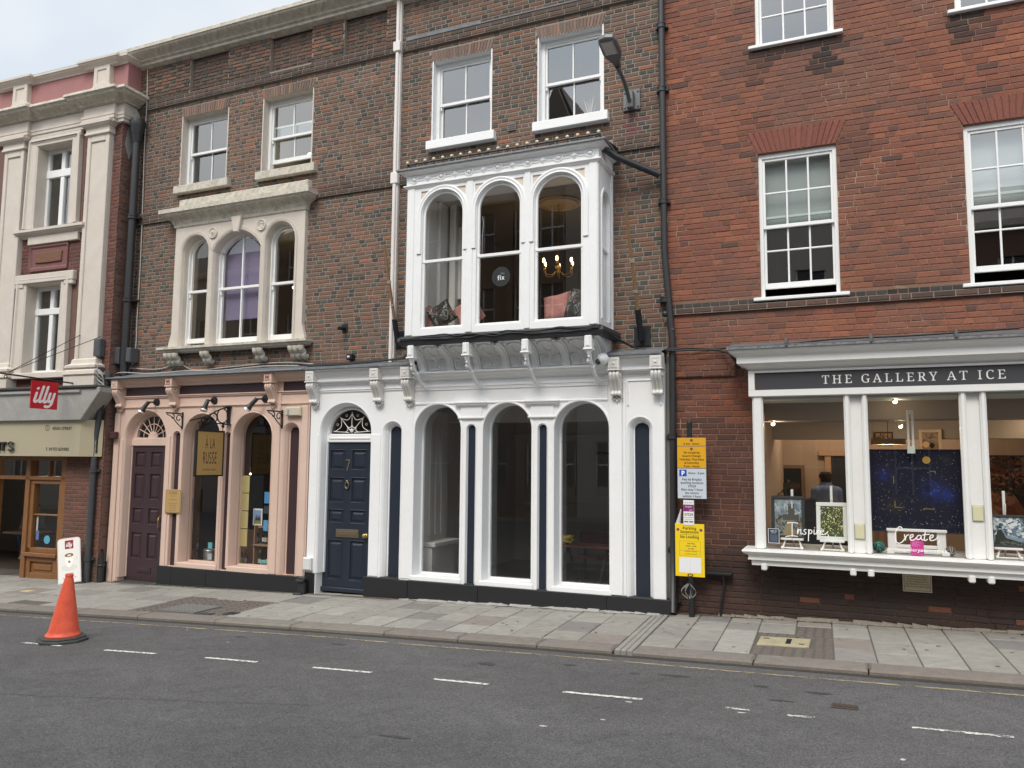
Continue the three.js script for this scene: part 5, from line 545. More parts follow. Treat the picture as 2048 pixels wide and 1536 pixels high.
  const lt = printed('lettering', sg, 1.95, 0.6, 1024, (x, w, h) => { x.clearRect(0, 0, w, h); const s = w / 1.95; txt(x, 'HIGH STREET', s * 1.56, h * 0.22, 40, { col: '#2d2a20', w: 'bold' }); x.strokeStyle = '#2d2a20'; x.lineWidth = 4; x.beginPath(); x.arc(s * 1.2, h * 0.2, 25, 0, 7); x.stroke(); txt(x, '5', s * 1.2, h * 0.205, 34, { col: '#2d2a20' }); txt(x, 'T. 01753 621082', s * 1.47, h * 0.82, 40, { col: '#2d2a20', w: 'bold' }); }, { transparent: true }); lt.position.set(-0.87, 2.155, 0.553);
  const ch = (p, hole) => slab(p, hole, 0.555, 0.6, 0.004), lm = S([0.03, 0.027, 0.02], { roughness: 0.5 }); const T_ = (x) => [box(x, x + 0.13, 2.065, 2.09, 0.555, 0.6), box(x + 0.05, x + 0.08, 1.93, 2.07, 0.555, 0.6)];
  mesh('raised_letters', [...T_(-1.98), box(-1.81, -1.78, 1.93, 2.09, 0.555, 0.6), ...T_(-1.76).slice(0, 2), tube([[-1.44, 2.06, 0.58], [-1.5, 2.085, 0.58], [-1.56, 2.06, 0.58], [-1.54, 2.02, 0.58], [-1.46, 2.0, 0.58], [-1.44, 1.965, 0.58], [-1.5, 1.935, 0.58], [-1.56, 1.955, 0.58]], 0.017, 24, 6)], lm, sg);
  // wooden front
  const wf = 0.2; each('shop_frame', [box(-3.6, -0.49, 1.41, 1.48, 0.1, 0.25, 0.008), box(-3.6, -0.46, 1.76, 1.86, 0.1, 0.24, 0.006), box(-0.61, -0.47, -0.45, 1.8, 0.08, 0.25, 0.008), box(-1.51, -1.4, -0.45, 1.8, 0.08, 0.25, 0.008), box(-2.42, -2.3, -0.45, 1.8, 0.08, 0.25, 0.008), box(-1.4, -0.61, 1.34, 1.41, 0.1, 0.22, 0.006), box(-1.4, -1.31, 0.12, 1.34, 0.1, 0.22, 0.006), box(-0.68, -0.61, 0.12, 1.34, 0.1, 0.22, 0.006), box(-1.31, -0.68, 0.775, 0.8, 0.12, 0.2, 0.004), box(-1.4, -0.61, 0.12, 0.2, 0.1, 0.22, 0.006), box(-1.42, -0.6, 0.05, 0.12, 0.1, 0.28, 0.01), box(-1.4, -0.61, -0.35, 0.05, 0.1, 0.18, 0.004), box(-1.4, -1.3, -0.35, 0.05, 0.17, 0.22, 0.006), box(-0.72, -0.61, -0.35, 0.05, 0.17, 0.22, 0.006), box(-1.3, -0.72, -0.04, 0.05, 0.17, 0.22, 0.006), box(-1.3, -0.72, -0.35, -0.24, 0.17, 0.22, 0.006), box(-1.24, -0.78, -0.19, -0.09, 0.17, 0.2, 0.012), box(-1.45, -0.56, -0.45, -0.34, 0.08, 0.27, 0.01), box(-1.0, -0.97, 1.48, 1.78, 0.12, 0.2, 0.004)], M.wood, h5);
  mesh('shop_pane', sheet(rect(-1.31, -0.68, 0.2, 0.775), 0.16), M.glass, h5); mesh('shop_pane', sheet(rect(-1.31, -0.68, 0.8, 1.34), 0.16), M.glass, h5); mesh('shop_pane', sheet(rect(-1.4, -0.61, 1.48, 1.78), 0.16), M.glass, h5); mesh('shop_pane', sheet(rect(-2.3, -1.51, 1.48, 1.78), 0.16), M.glass, h5); mesh('shop_pane', sheet(rect(-3.6, -2.42, -0.3, 1.41), 0.16), M.glass, h5);
  const st = (x, y, w, h, c, name = 'window_sticker') => mesh(name, c.round ? xf(new THREE.CylinderGeometry(w / 2, w / 2, 0.002, 20), { r: [PI / 2, 0, 0], p: [x, y, 0.166] }) : box(x - w / 2, x + w / 2, y - h / 2, y + h / 2, 0.163, 0.165, 0), S(c.c, { roughness: 0.5 }), h5); st(-0.97, 0.35, 0.15, 0, { c: [0.1, 0.38, 0.5], round: true }); st(-1.22, 0.42, 0.07, 0.16, { c: [0.12, 0.2, 0.4] }); st(-1.24, 0.6, 0.04, 0.3, { c: [0.45, 0.48, 0.5] });
  const rm = room(h5, -7.3, -0.42, -0.42, 2.6, -3, 0.08, S([0.15, 0.14, 0.13])); mesh('picture', box(-1.9, -1.5, 0.7, 1.3, -2.98, -2.94, 0.005), M.black, rm); mesh('counter', box(-1.3, -0.5, -0.4, 0.5, -1.2, -0.4, 0.02), M.woodd, rm); mesh('table', [box(-3.2, -2.3, 0.3, 0.34, -1.2, -0.6, 0.01), box(-2.8, -2.72, -0.4, 0.3, -0.94, -0.86, 0.005)], M.woodd, rm);
}
rebase(h7, [-4.9, -0.13, 0]); rebase(h6, [-9.2, -0.22, 0]); rebase(h8, [0.6, 0.03, 0]);
// ---------- fittings on the fronts ----------
{ // ball-topped rail on the bay roof
  const t = thing('ball_railing', 'black iron rail with pale ball finials along the bay window roof', 'railing', [-4.32, 5.93, 0.66]), g = [], r = 0.011, x0 = -1.415, x1 = 1.415;
  mesh('rail', [rod([x0, 0.07, 0], [x1, 0.07, 0], r), rod([x0, 0.07, 0], [x0, 0.07, -0.64], r), rod([x1, 0.07, 0], [x1, 0.07, -0.64], r)], M.iron, t);
  for (let i = 0; i < 21; i++) { const x = x0 + (x1 - x0) * i / 20; mesh('baluster', rod([x, -0.02, 0], [x, 0.09, 0], 0.008), M.iron, t); mesh('ball_finial', ball(x, 0.1, 0, 0.026, 10), S([0.6, 0.52, 0.36], { roughness: 0.4 }), t); }
}

function downpipe(label, runs, r, collars, mat, name = 'downpipe') { const t = thing(name, label, 'drainpipe', runs[0]); const L = (p) => p.map((v, i) => v - runs[0][i]); mesh('pipe', [tube(runs.map(L), r, 0, 10), ...runs.slice(1, -1).map((p) => ball(...L(p), r * 1.03, 10))], mat, t); for (const [x, y, z] of collars) mesh('collar', [xf(new THREE.CylinderGeometry(r * 1.28, r * 1.28, 0.06, 14), { p: L([x, y, z]) }), xf(new THREE.CylinderGeometry(r * 1.4, r * 1.4, 0.015, 14), { p: L([x, y + 0.03, z]) }), box(x - runs[0][0] - r * 1.9, x - runs[0][0] + r * 1.9, y - runs[0][1] - 0.02, y - runs[0][1] + 0.02, -runs[0][2] + 0.0, z - runs[0][2] - r * 0.3, 0.003)], mat, t); return t; }
{
  const black = S([0.03, 0.031, 0.034], { roughness: 0.42, map: T.paint });
  const d = downpipe('black downpipe between the white shopfront and the red brick gallery house', [[-2.125, -0.02, 0.17], [-2.125, 0.08, 0.1], [-2.115, 3.5, 0.09], [-2.2, 3.72, 0.09], [-2.215, 9.1, 0.09]], 0.042, [[-2.125, 0.13, 0.1], [-2.12, 2.15, 0.1], [-2.118, 0.75, 0.1], [-2.205, 3.9, 0.09], [-2.21, 5.2, 0.09], [-2.215, 6.72, 0.09], [-2.215, 7.6, 0.09]], black);
  mesh('branch_pipe', [tube([[-2.88, 5.86, 0.5], [-2.78, 5.8, 0.35], [-2.25, 5.56, 0.1]].map((p) => [p[0] + 2.125, p[1] + 0.02, p[2] - 0.17]), 0.045, 0, 10)], black, d);
  const e = downpipe('wide dark downpipe with hopper head between the corner building and dark brick house', [[-11.75, 3.25, 0.14], [-11.75, 7.6, 0.14]], 0.068, [[-11.75, 4.6, 0.14], [-11.75, 6.1, 0.14]], black); mesh('hopper', [xf(lathe([[0.075, -0.16], [0.1, 0], [0.12, 0.05], [0.12, 0.12], [0.135, 0.14], [0.135, 0.24], [0.12, 0.26]]), { p: [0, 4.4, 0] })], black, e);
  downpipe('thin dark grey downpipe on the brick pier beside the coffee shop', [[-12.1, -0.34, 0.35], [-12.09, 2.35, 0.35], [-11.96, 2.95, 0.35], [-11.9, 3.3, 0.3]], 0.052, [[-12.1, 0.1, 0.35], [-12.09, 1.6, 0.35]], S([0.055, 0.06, 0.065], { roughness: 0.5 }));
  const f = thing('soil_pipe_stub', 'short broken black pipe with bracket at the foot of the pink shopfront', 'pipe', [-11.86, -0.3, 0.28]); mesh('stub', [rod([0, 0, 0], [0.0, 0.42, 0.0], 0.045), xf(new THREE.TorusGeometry(0.05, 0.018, 6, 12), { r: [PI / 2, 0, 0], p: [0, 0.3, 0] }), tube([[0, 0.42, 0], [0.02, 0.5, 0.0], [0.03, 0.56, 0.03]], 0.028, 6)], black, f);
  const s2 = thing('rain_shoe', 'black cast iron drain outlet between pink plinth and navy door', 'drain', [-7.66, -0.2, 0.2]); mesh('shoe', [box(-0.06, 0.06, 0.0, 0.28, 0, 0.09, 0.02), box(-0.1, 0.05, 0.0, 0.05, 0, 0.15, 0.015), box(-0.08, 0.06, 0.2, 0.24, 0, 0.12, 0.01)], black, s2);
}
{ // street lamp on the wall
  const t = thing('wall_street_lamp', 'grey street lamp on curved arm fixed high on the dark brick wall', 'street lamp', [-2.64, 6.68, 0]), m = S([0.15, 0.155, 0.16], { roughness: 0.5, metalness: 0.3 });
  mesh('bracket', [box(-0.12, 0.12, -0.14, 0.15, 0, 0.03, 0.008), box(-0.045, 0.045, -0.15, 0.1, 0.03, 0.14, 0.012), ...[-0.09, 0.09].flatMap((x) => [-0.1, 0.11].map((y) => ball(x, y, 0.032, 0.014, 8)))], m, t); mesh('arm', tube([[0, -0.08, 0.1], [0, 0.02, 0.25], [0, 0.1, 0.45], [0, 0.14, 0.72]], 0.028, 16, 8), m, t);
  const hd = slab([[0.0, -0.035], [0.12, -0.05], [0.22, -0.1], [0.3, -0.115], [0.52, -0.11], [0.58, -0.085], [0.6, 0], [0.58, 0.085], [0.52, 0.11], [0.3, 0.115], [0.22, 0.1], [0.12, 0.05], [0, 0.035]], [], 0, 0.075, 0.016); xf(hd, { r: [0, -PI / 2, 0] }); xf(hd, { r: [0, 0, PI / 2] }); const h = sub(t, 'lamp_head'); h.position.set(0, 0.13, 0.66); h.rotation.x = R(-11); hd.translate(0, 0.075, 0); mesh('housing', [hd, box(-0.05, 0.05, 0.06, 0.09, 0.1, 0.5, 0.01)].map((g) => g), m, h); mesh('led_panel', box(-0.08, 0.08, -0.008, 0.0, 0.3, 0.54, 0.002), S([0.42, 0.42, 0.4], { roughness: 0.3 }), h); mesh('led', [...Array(8)].map((_, k) => box(-0.06, 0.06, -0.014, -0.006, 0.315 + k * 0.027, 0.332 + k * 0.027, 0.002)), S([0.7, 0.7, 0.66]), h);
}
function flagpole(label, base, tip) { const t = thing('wooden_flagpole', label, 'flagpole', base, 0, 'stub flagpoles either side of the bay window'), v = tip.map((c, i) => c - base[i]); const P = (k) => v.map((c) => c * k); mesh('pole', rod(P(0.15), P(1), 0.026, 0.016, 10), M.pole, t); mesh('band', [rod(P(0.6), P(0.63), 0.028), rod(P(0.36), P(0.38), 0.029)], M.cablegrey, t); mesh('socket', [rod(P(-0.03), P(0.22), 0.04), box(-0.11, 0.11, -0.12, 0.14, -base[2], -base[2] + 0.02, 0.004)], M.iron, t); }
flagpole('wooden flagpole stub rising from black bracket right of the bay window', [-2.52, 3.45, 0.09], [-2.52, 4.91, 0.78]); flagpole('wooden flagpole stub left of the bay window beside the pale strip', [-6.2, 3.6, 0.09], [-6.2, 4.93, 0.5]);
for (const [x, dz, l] of [[-10.9, -0.1, 'spotlight over the plum restaurant door'], [-9.62, 0, 'spotlight over the hanging restaurant sign'], [-8.56, -0.16, 'spotlight over the right arched restaurant window']]) {
  const t = thing('wall_spotlight', 'black adjustable ' + l, 'spotlight', [x, 2.77, 0.15], 0, 'spotlights along the pink fascia'); mesh('base', [xf(new THREE.CylinderGeometry(0.055, 0.06, 0.04, 14), { r: [PI / 2, 0, 0], p: [0, 0, 0.02] }), rod([0, 0, 0.03], [dz * 0.3, -0.01, 0.16], 0.014)], M.iron, t); mesh('lamp_holder', [rod([dz * 0.3, 0.0, 0.15], [dz * 0.75, -0.1, 0.2], 0.032, 0.036, 12), rod([dz * 0.75, -0.1, 0.2], [dz, -0.16, 0.225], 0.036, 0.056, 14)], M.iron, t); mesh('bulb', [rod([dz, -0.155, 0.222], [dz * 1.12, -0.185, 0.236], 0.05, 0.056, 14)], S([0.75, 0.74, 0.7], { roughness: 0.2, metalness: 0.3 }), t);
}
for (const [x, l] of [[-10.3, 'curly black iron bracket right of the plum door arch'], [-8.22, 'curly black iron bracket right of the bottle window']]) { const t = thing('scroll_bracket', l, 'bracket', [x, 2.55, 0.15]); const sp = (cy, cz, r0, a0, a1) => tube([...Array(16)].map((_, i) => { const a = a0 + (a1 - a0) * i / 15, r = r0 * (1 - i / 22); return [0, cy + r * Math.sin(a), cz + r * Math.cos(a)]; }), 0.009, 20, 5); mesh('bars', [box(-0.012, 0.012, -0.25, 0.04, 0, 0.02, 0.003), box(-0.01, 0.01, 0.0, 0.022, 0, 0.36, 0.003)], M.iron, t); mesh('scroll', [sp(-0.07, 0.09, 0.07, PI, -3), sp(-0.05, 0.22, 0.045, PI / 2, 6), tube([[0, -0.22, 0.02], [0, -0.15, 0.12], [0, -0.06, 0.22], [0, -0.01, 0.34]], 0.009, 12, 5)], M.iron, t); }
function boxThing(name, label, cat, x0, x1, y0, y1, z0, z1, c, extra) { const t = thing(name, label, cat, [(x0 + x1) / 2, y0, z0]), w = (x1 - x0) / 2; mesh('case', box(-w, w, 0, y1 - y0, 0, z1 - z0, 0.012), S(c, { roughness: 0.5, map: T.paint }), t); mesh('cover', box(-w * 0.86, w * 0.86, (y1 - y0) * 0.08, (y1 - y0) * 0.92, z1 - z0 - 0.004, z1 - z0 + 0.006, 0.005), S(c.map((v) => v * 0.9), { roughness: 0.4 }), t); if (extra) mesh('strobe', extra, S([0.3, 0.3, 0.28]), t); return t; }
boxThing('alarm_box', 'cream alarm box above the right plum niche of the restaurant', 'alarm', -8.12, -7.83, 2.49, 2.63, 0.15, 0.22, [0.6, 0.56, 0.44], box(-0.1, -0.06, 0.02, 0.1, 0.07, 0.08, 0.004));
boxThing('meter_box', 'small white plastic box low on the strip beside the navy door', 'junction box', -7.69, -7.54, 0.165, 0.36, 0.15, 0.22, [0.75, 0.76, 0.77]);
boxThing('dark_junction_box', 'small maroon box on the pink pilaster left of plum door', 'junction box', -11.86, -11.73, 2.15, 2.27, 0.18, 0.27, [0.08, 0.035, 0.035]);
[[-12.22, -12.06, 3.58, 3.9, 'highest of the four grey cable boxes on the corner brick'], [-12.2, -12.04, 3.1, 3.4, 'lowest grey cable box at the corner just above the canopy'], [-11.99, -11.83, 3.46, 3.76, 'grey cable box in the middle of the corner cluster'], [-11.66, -11.55, 3.48, 3.74, 'grey cable box right of the wide dark downpipe']].forEach(([a, b, c, d, l], i) => boxThing('cable_box', l, 'junction box', a, b, c, d, i < 2 ? 0.29 : i === 2 ? 0.02 : 0.01, i < 2 ? 0.4 : 0.2, [0.085, 0.09, 0.1]).userData.group = 'cable boxes at the corner');
{ const t = thing('security_light', 'small black security light on brick above the navy door', 'lamp', [-7.05, 3.38, 0]); mesh('case', [box(-0.05, 0.05, -0.04, 0.05, 0, 0.1, 0.01)], M.iron, t); mesh('lens', ball(-0.0, 0.0, 0.1, 0.025, 8), S([0.6, 0.6, 0.58]), t); }
{ const t = thing('wall_pipe_stub', 'stubby dark bracket on brick wall above the pink shopfront cables', 'bracket', [-7.2, 3.85, 0]); mesh('stub', [rod([0, 0, 0], [0, -0.03, 0.16], 0.03), box(-0.05, 0.05, -0.06, 0.06, 0, 0.02, 0.005)], M.iron, t); }
{ const t = thing('security_camera', 'white dome security camera under the right end of bay window', 'camera', [-2.97, 3.14, 0.3]); mesh('mount', [rod([0, 0.02, -0.2], [0, 0.02, 0.02], 0.02), box(-0.05, 0.05, -0.04, 0.07, -0.22, -0.19, 0.01)], M.white, t); mesh('housing', [xf(ball(0, 0, 0, 0.078, 18), { s: [1, 1, 1.1], p: [0.02, 0.0, 0.05] })], M.white, t); mesh('lens', [xf(new THREE.CylinderGeometry(0.034, 0.04, 0.04, 18), { r: [PI / 2 + 0.6, 0, 0.5], p: [-0.03, -0.04, 0.1] })], S([0.03, 0.03, 0.035], { roughness: 0.2 }), t); }
// cables
const cable = (name, label, pts, r, mat, n) => { const m = mesh(name, pts.map((p) => tube(p, r, n || p.length * 4, 5)), mat); return tag(m, label, 'cable'); };
cable('wall_cable', 'pale cable running down the brick beside the wide dark downpipe', [[[-11.7, 8.95, 0.04], [-11.66, 8.34, 0.05], [-11.69, 7.36, 0.02], [-11.67, 6.75, 0.02], [-11.64, 5.8, 0.02], [-11.63, 5.0, 0.02], [-11.64, 4.4, 0.02], [-11.65, 3.6, 0.02], [-11.75, 3.36, 0.03]]], 0.011, M.cablegrey);
cable('fascia_cable', 'grey cable draped along the lead edge of the pink shopfront', [[[-12.0, 3.3, 0.1], [-11.6, 3.29, 0.3], [-10.9, 3.245, 0.3], [-10.2, 3.27, 0.25], [-9.4, 3.24, 0.3], [-8.6, 3.29, 0.2], [-7.9, 3.27, 0.2]]], 0.01, M.cablegrey);
cable('fascia_cable', 'grey cable looping up the brick just above the pink shopfront', [[[-11.75, 3.4, 0.05], [-11.0, 3.36, 0.02], [-10.6, 3.44, 0.02], [-10.3, 3.32, 0.02], [-9.5, 3.33, 0.02], [-8.4, 3.36, 0.03], [-7.7, 3.3, 0.1]]], 0.01, M.cablegrey);
cable('fascia_cable', 'black cables sagging along the lead top of the white shopfront', [[[-7.8, 3.27, 0.2], [-7.2, 3.28, 0.15], [-6.6, 3.3, 0.12], [-6.1, 3.33, 0.1], [-5.75, 3.42, 0.3]], [[-7.7, 3.25, 0.25], [-7.0, 3.25, 0.25], [-6.4, 3.29, 0.15], [-5.9, 3.33, 0.2], [-5.78, 3.44, 0.35]], [[-6.05, 3.3, 0.02], [-6.05, 3.6, 0.03], [-5.85, 3.65, 0.1]]], 0.014, M.cable);
{ const z = 0.72, L = []; for (let k = 0; k < 4; k++) { const p = []; for (let i = 0; i <= 16; i++) { const x = -5.78 + 2.88 * i / 16; p.push([x, 3.475 + k * 0.012 + rr(-0.018, 0.022), 0.68 + rr(-0.008, 0.012)]); } p.push([-2.85, 3.47, 0.6], [-2.8, 3.42, 0.3], [-2.72, 3.36, 0.08]); L.push(p); } cable('bay_cable', 'bundle of black cables strapped round the foot of the bay window', L, 0.009, M.cable); }
cable('crossing_cable', 'black cable looping from the bay window to the gallery cornice', [[[-2.85, 3.46, 0.55], [-2.72, 3.36, 0.1], [-2.5, 3.27, 0.06], [-2.2, 3.25, 0.16], [-1.9, 3.26, 0.1], [-1.5, 3.24, 0.06], [-1.36, 3.2, 0.4], [-0.8, 3.2, 0.45], [-0.2, 3.24, 0.4], [0.6, 3.23, 0.45], [1.6, 3.26, 0.4]], [[-2.8, 3.42, 0.4], [-2.55, 3.29, 0.05], [-2.1, 3.23, 0.17], [-1.5, 3.21, 0.1], [-1.36, 3.1, 0.2], [-1.28, 2.98, 0.1]]], 0.012, M.cable);
cable('tangled_cable', 'tangle of grey cables hanging between the cable boxes and canopy', [...Array(7)].map(() => { const a = [-12.13 + rr(-0.05, 0.05), 3.5, 0.4], e = [-11.9 + rr(-0.1, 0.1), 3.1 + rr(-0.1, 0.15), 0.4]; return [a, [a[0] + rr(-0.1, 0.12), 3.4, 0.45], [-12.0 + rr(-0.12, 0.12), 3.25 + rr(-0.1, 0.1), 0.46], e, [-12.2 + rr(-0.3, 0.1), 3.03, 0.5]]; }), 0.007, M.cablegrey);
cable('tangled_cable', 'thick black cable run down the brick pier right of the sign box', [[[-11.95, 3.3, 0.3], [-11.92, 3.0, 0.35], [-11.98, 2.6, 0.34], [-12.04, 2.2, 0.35], [-12.04, 1.9, 0.36]], [[-11.98, 3.2, 0.34], [-11.97, 2.8, 0.36], [-12.02, 2.4, 0.35], [-12.05, 2.0, 0.36]]], 0.022, M.cable);

// ---------- hanging and standing signs ----------
{ // restaurant sign
  const t = thing('hanging_restaurant_sign', 'gold A LA RUSSE sign hanging in dark frame from scrolled iron bracket', 'sign', [-9.3, 2.5, 0.15]);
  const f = sub(t, 'panel'); mesh('frame', [box(-0.022, 0.022, -0.955, -0.235, 0.1, 0.13, 0.004), box(-0.022, 0.022, -0.955, -0.235, 0.66, 0.69, 0.004), box(-0.022, 0.022, -0.26, -0.235, 0.13, 0.66, 0.004), box(-0.022, 0.022, -0.955, -0.93, 0.13, 0.66, 0.004)], M.iron, f);
  const pr = (x, w, h) => { const s = w / 512; x.fillStyle = '#b5935a'; x.fillRect(0, 0, w, h); for (let i = 0; i < 900; i++) { x.fillStyle = `rgba(${rnd() < 0.5 ? '90,65,30' : '225,195,135'},0.05)`; x.fillRect(rnd() * w, rnd() * h, 30, 3); } const o = { col: '#120d09', sx: 0.5, font: 'sans-serif' }; txt(x, 'À LA', w / 2, h * 0.27, 215 * s, { ...o, sx: 0.4, sp: 18 }); txt(x, 'RUSSE', w / 2, h * 0.61, 240 * s, { ...o, sx: 0.4, sp: 8 }); txt(x, 'RESTAURANT FRANÇAIS', w / 2, h * 0.88, 42 * s, { ...o, sx: 0.62 }); };
  const a = printed('front_print', f, 0.53, 0.672, 512, pr); a.position.set(0.015, -0.595, 0.395); a.rotation.y = PI / 2; const b = printed('back_print', f, 0.53, 0.672, 512, pr); b.position.set(-0.015, -0.595, 0.395); b.rotation.y = -PI / 2;
  const ringAt = (y, z, r) => { const g = new THREE.TorusGeometry(r, 0.011, 6, 24); xf(g, { r: [0, PI / 2, 0], p: [0, y, z] }); return g; };
  mesh('bracket', [box(-0.03, 0.03, -0.13, 0.16, 0.0, 0.035, 0.004), box(-0.05, 0.05, 0.145, 0.165, -0.0, 0.1, 0.003), box(-0.05, 0.05, -0.135, -0.115, 0, 0.1, 0.003), box(-0.012, 0.012, -0.13, -0.112, 0, 0.66, 0.003), tube([[0, 0.15, 0.02], [0, 0.1, 0.22], [0, -0.02, 0.5], [0, -0.1, 0.82]], 0.011, 16, 6), ringAt(0.005, 0.15, 0.115), ringAt(-0.035, 0.34, 0.075), ringAt(-0.06, 0.47, 0.05), ringAt(-0.08, 0.56, 0.03)], M.iron, t); mesh('hanger', [rod([0, -0.12, 0.13], [0, -0.24, 0.13], 0.007), rod([0, -0.12, 0.62], [0, -0.24, 0.62], 0.007), ringAt(-0.16, 0.13, 0.02)], M.iron, t);
}
const illy = (x, w, h, s) => { x.save(); x.translate(w / 2, h / 2); x.scale(s, s); x.transform(1, 0, -0.28, 1, 0, 0); x.strokeStyle = '#f4f1ee'; x.lineWidth = 21; x.lineCap = 'round'; x.lineJoin = 'round'; const L = (p) => { x.beginPath(); x.moveTo(...p[0]); for (const q of p.slice(1)) q.length === 2 ? x.lineTo(...q) : x.quadraticCurveTo(...q); x.stroke(); }; L([[-68, -12], [-68, 42, ], [-58, 62, -42, 44]]); L([[-68, -48], [-67, -47]]); L([[-30, -62], [-30, 40], [-22, 62, -5, 44]]); L([[6, -62], [6, 40], [14, 62, 32, 44]]); L([[40, -14], [40, 30], [44, 58, 66, 40]]); L([[74, -14], [74, 60], [66, 96, 30, 84]]); x.restore(); };
{
  const t = thing('hanging_coffee_sign', 'square red illy sign hanging from thin black rod over the canopy', 'sign', [-12.54, 3.11, 0.4]);
  mesh('rod', [rod([0, 0, 0.02], [0, 0.07, 2.0], 0.013), box(-0.06, 0.06, -0.06, 0.06, -0.0, 0.05, 0.006)], M.iron, t); mesh('guy_wire', [rod([0, 0.08, 1.25], [0.5, 0.82, 0.0], 0.006), rod([0, 0.08, 1.25], [-0.05, 0.88, -0.02], 0.006), xf(new THREE.TorusGeometry(0.025, 0.007, 6, 12), { r: [0, PI / 2, 0], p: [0, 0.0, 1.3] })], M.iron, t);
  const f = sub(t, 'panel'); mesh('board', box(-0.012, 0.012, -0.48, -0.015, 0.38, 0.86, 0.003), S([0.5, 0.018, 0.025], { roughness: 0.35 }), f); const pr = (x, w, h) => { x.fillStyle = '#c8202c'; x.fillRect(0, 0, w, h); illy(x, w, h, w / 210); }; const a = printed('print', f, 0.47, 0.455, 384, pr, { roughness: 0.35 }); a.position.set(0.0135, -0.2475, 0.62); a.rotation.y = PI / 2; const b = printed('print', f, 0.47, 0.455, 384, pr, { roughness: 0.35 }); b.position.set(-0.0135, -0.2475, 0.62); b.rotation.y = -PI / 2;
}
{ // pavement board of the coffee shop
  const t = thing('pavement_sign', 'white rounded pavement board with illy logo and coffee cup outside the coffee shop', 'sign', [-12.26, G(-12.4) + 0.01, 0.5], R(36)); mesh('stay', [rod([-0.12, 0.0, -0.16], [-0.14, 0.5, 0.0], 0.01), rod([0.1, 0.0, -0.16], [0.06, 0.5, 0.0], 0.01)], M.iron, t); const w = 0.355, h = 0.76, rc = 0.05, pts = [[-w / 2, 0], [w / 2, 0], [w / 2, h - rc], [w / 2 - rc * 0.3, h - rc * 0.3], [w / 2 - rc, h], [-w / 2 + rc, h], [-w / 2 + rc * 0.3, h - rc * 0.3], [-w / 2, h - rc]];
  for (const [s, n] of [[1, 'front_board']]) { const g = sub(t, n); g.rotation.x = -R(13); g.position.set(0.0, 0.012, 0.12); g.rotation.z = R(8); mesh('board', slab(pts, [], -0.012, 0.012, 0.004), S([0.72, 0.71, 0.68], { roughness: 0.4 }), g); if (s > 0) { const p = printed('print', g, w - 0.03, h - 0.04, 420, (x, W, H) => { x.fillStyle = '#eeece6'; x.fillRect(0, 0, W, H); x.fillStyle = '#8e1b30'; x.fillRect(W * 0.31, H * 0.03, W * 0.4, H * 0.2); x.save(); x.translate(W * 0.01, -H * 0.37); illy(x, W, H, W / 590); x.restore(); x.fillStyle = '#e3e0d8'; x.beginPath(); x.ellipse(W * 0.5, H * 0.67, W * 0.36, H * 0.065, 0, 0, 7); x.fill(); x.strokeStyle = '#bdb8ad'; x.lineWidth = 3; x.stroke(); x.fillStyle = '#faf9f5'; x.beginPath(); x.moveTo(W * 0.28, H * 0.38); x.quadraticCurveTo(W * 0.3, H * 0.66, W * 0.5, H * 0.67); x.quadraticCurveTo(W * 0.7, H * 0.66, W * 0.72, H * 0.38); x.fill(); x.stroke(); x.lineWidth = 11; x.strokeStyle = '#dcd7cc'; x.beginPath(); x.arc(W * 0.79, H * 0.46, W * 0.08, -1.6, 1.8); x.stroke(); x.fillStyle = '#6b4326'; x.beginPath(); x.ellipse(W * 0.5, H * 0.38, W * 0.2, H * 0.045, 0, 0, 7); x.fill(); x.fillStyle = '#e9d3b0'; x.beginPath(); x.ellipse(W * 0.5, H * 0.385, W * 0.11, H * 0.026, 0, 0, 7); x.fill(); x.fillStyle = '#8e1b30'; x.fillRect(W * 0.46, H * 0.51, W * 0.09, H * 0.045); txt(x, 'illycaffè', W * 0.5, H * 0.81, 46, { col: '#6f7467', w: 'italic' }); txt(x, 'served here', W * 0.5, H * 0.9, 50, { col: '#6f7467', w: 'italic' }); }); p.position.set(0, h / 2, 0.013); } }
}
{ // restaurant plaque
  const t = thing('restaurant_plaque', 'brass coloured A LA RUSSE opening times plaque beside the plum door', 'plaque', [-10.4, 0.92, 0.165]); mesh('plate', box(-0.175, 0.175, 0, 0.39, 0, 0.018, 0.004), S([0.42, 0.31, 0.17], { roughness: 0.4 }), t); const p = printed('print', t, 0.33, 0.37, 330, (x, w, h) => { x.fillStyle = '#b39460'; x.fillRect(0, 0, w, h); x.strokeStyle = '#6d5430'; x.lineWidth = 4; x.strokeRect(5, 5, w - 10, h - 10); txt(x, 'À LA RUSSE', w / 2, 48, 56, { sx: 0.62, col: '#33261a' }); ['Restaurant', '—', 'OPENING TIMES', '—', 'Monday to Saturday', 'Lunch & Dinner', '12pm – 2.30pm', '6pm – 10pm', 'Sunday closed'].forEach((s, i) => txt(x, s, w / 2, 98 + i * 30, i === 2 ? 25 : 22, { col: '#43331f' })); }); p.position.set(0, 0.195, 0.0195);
}
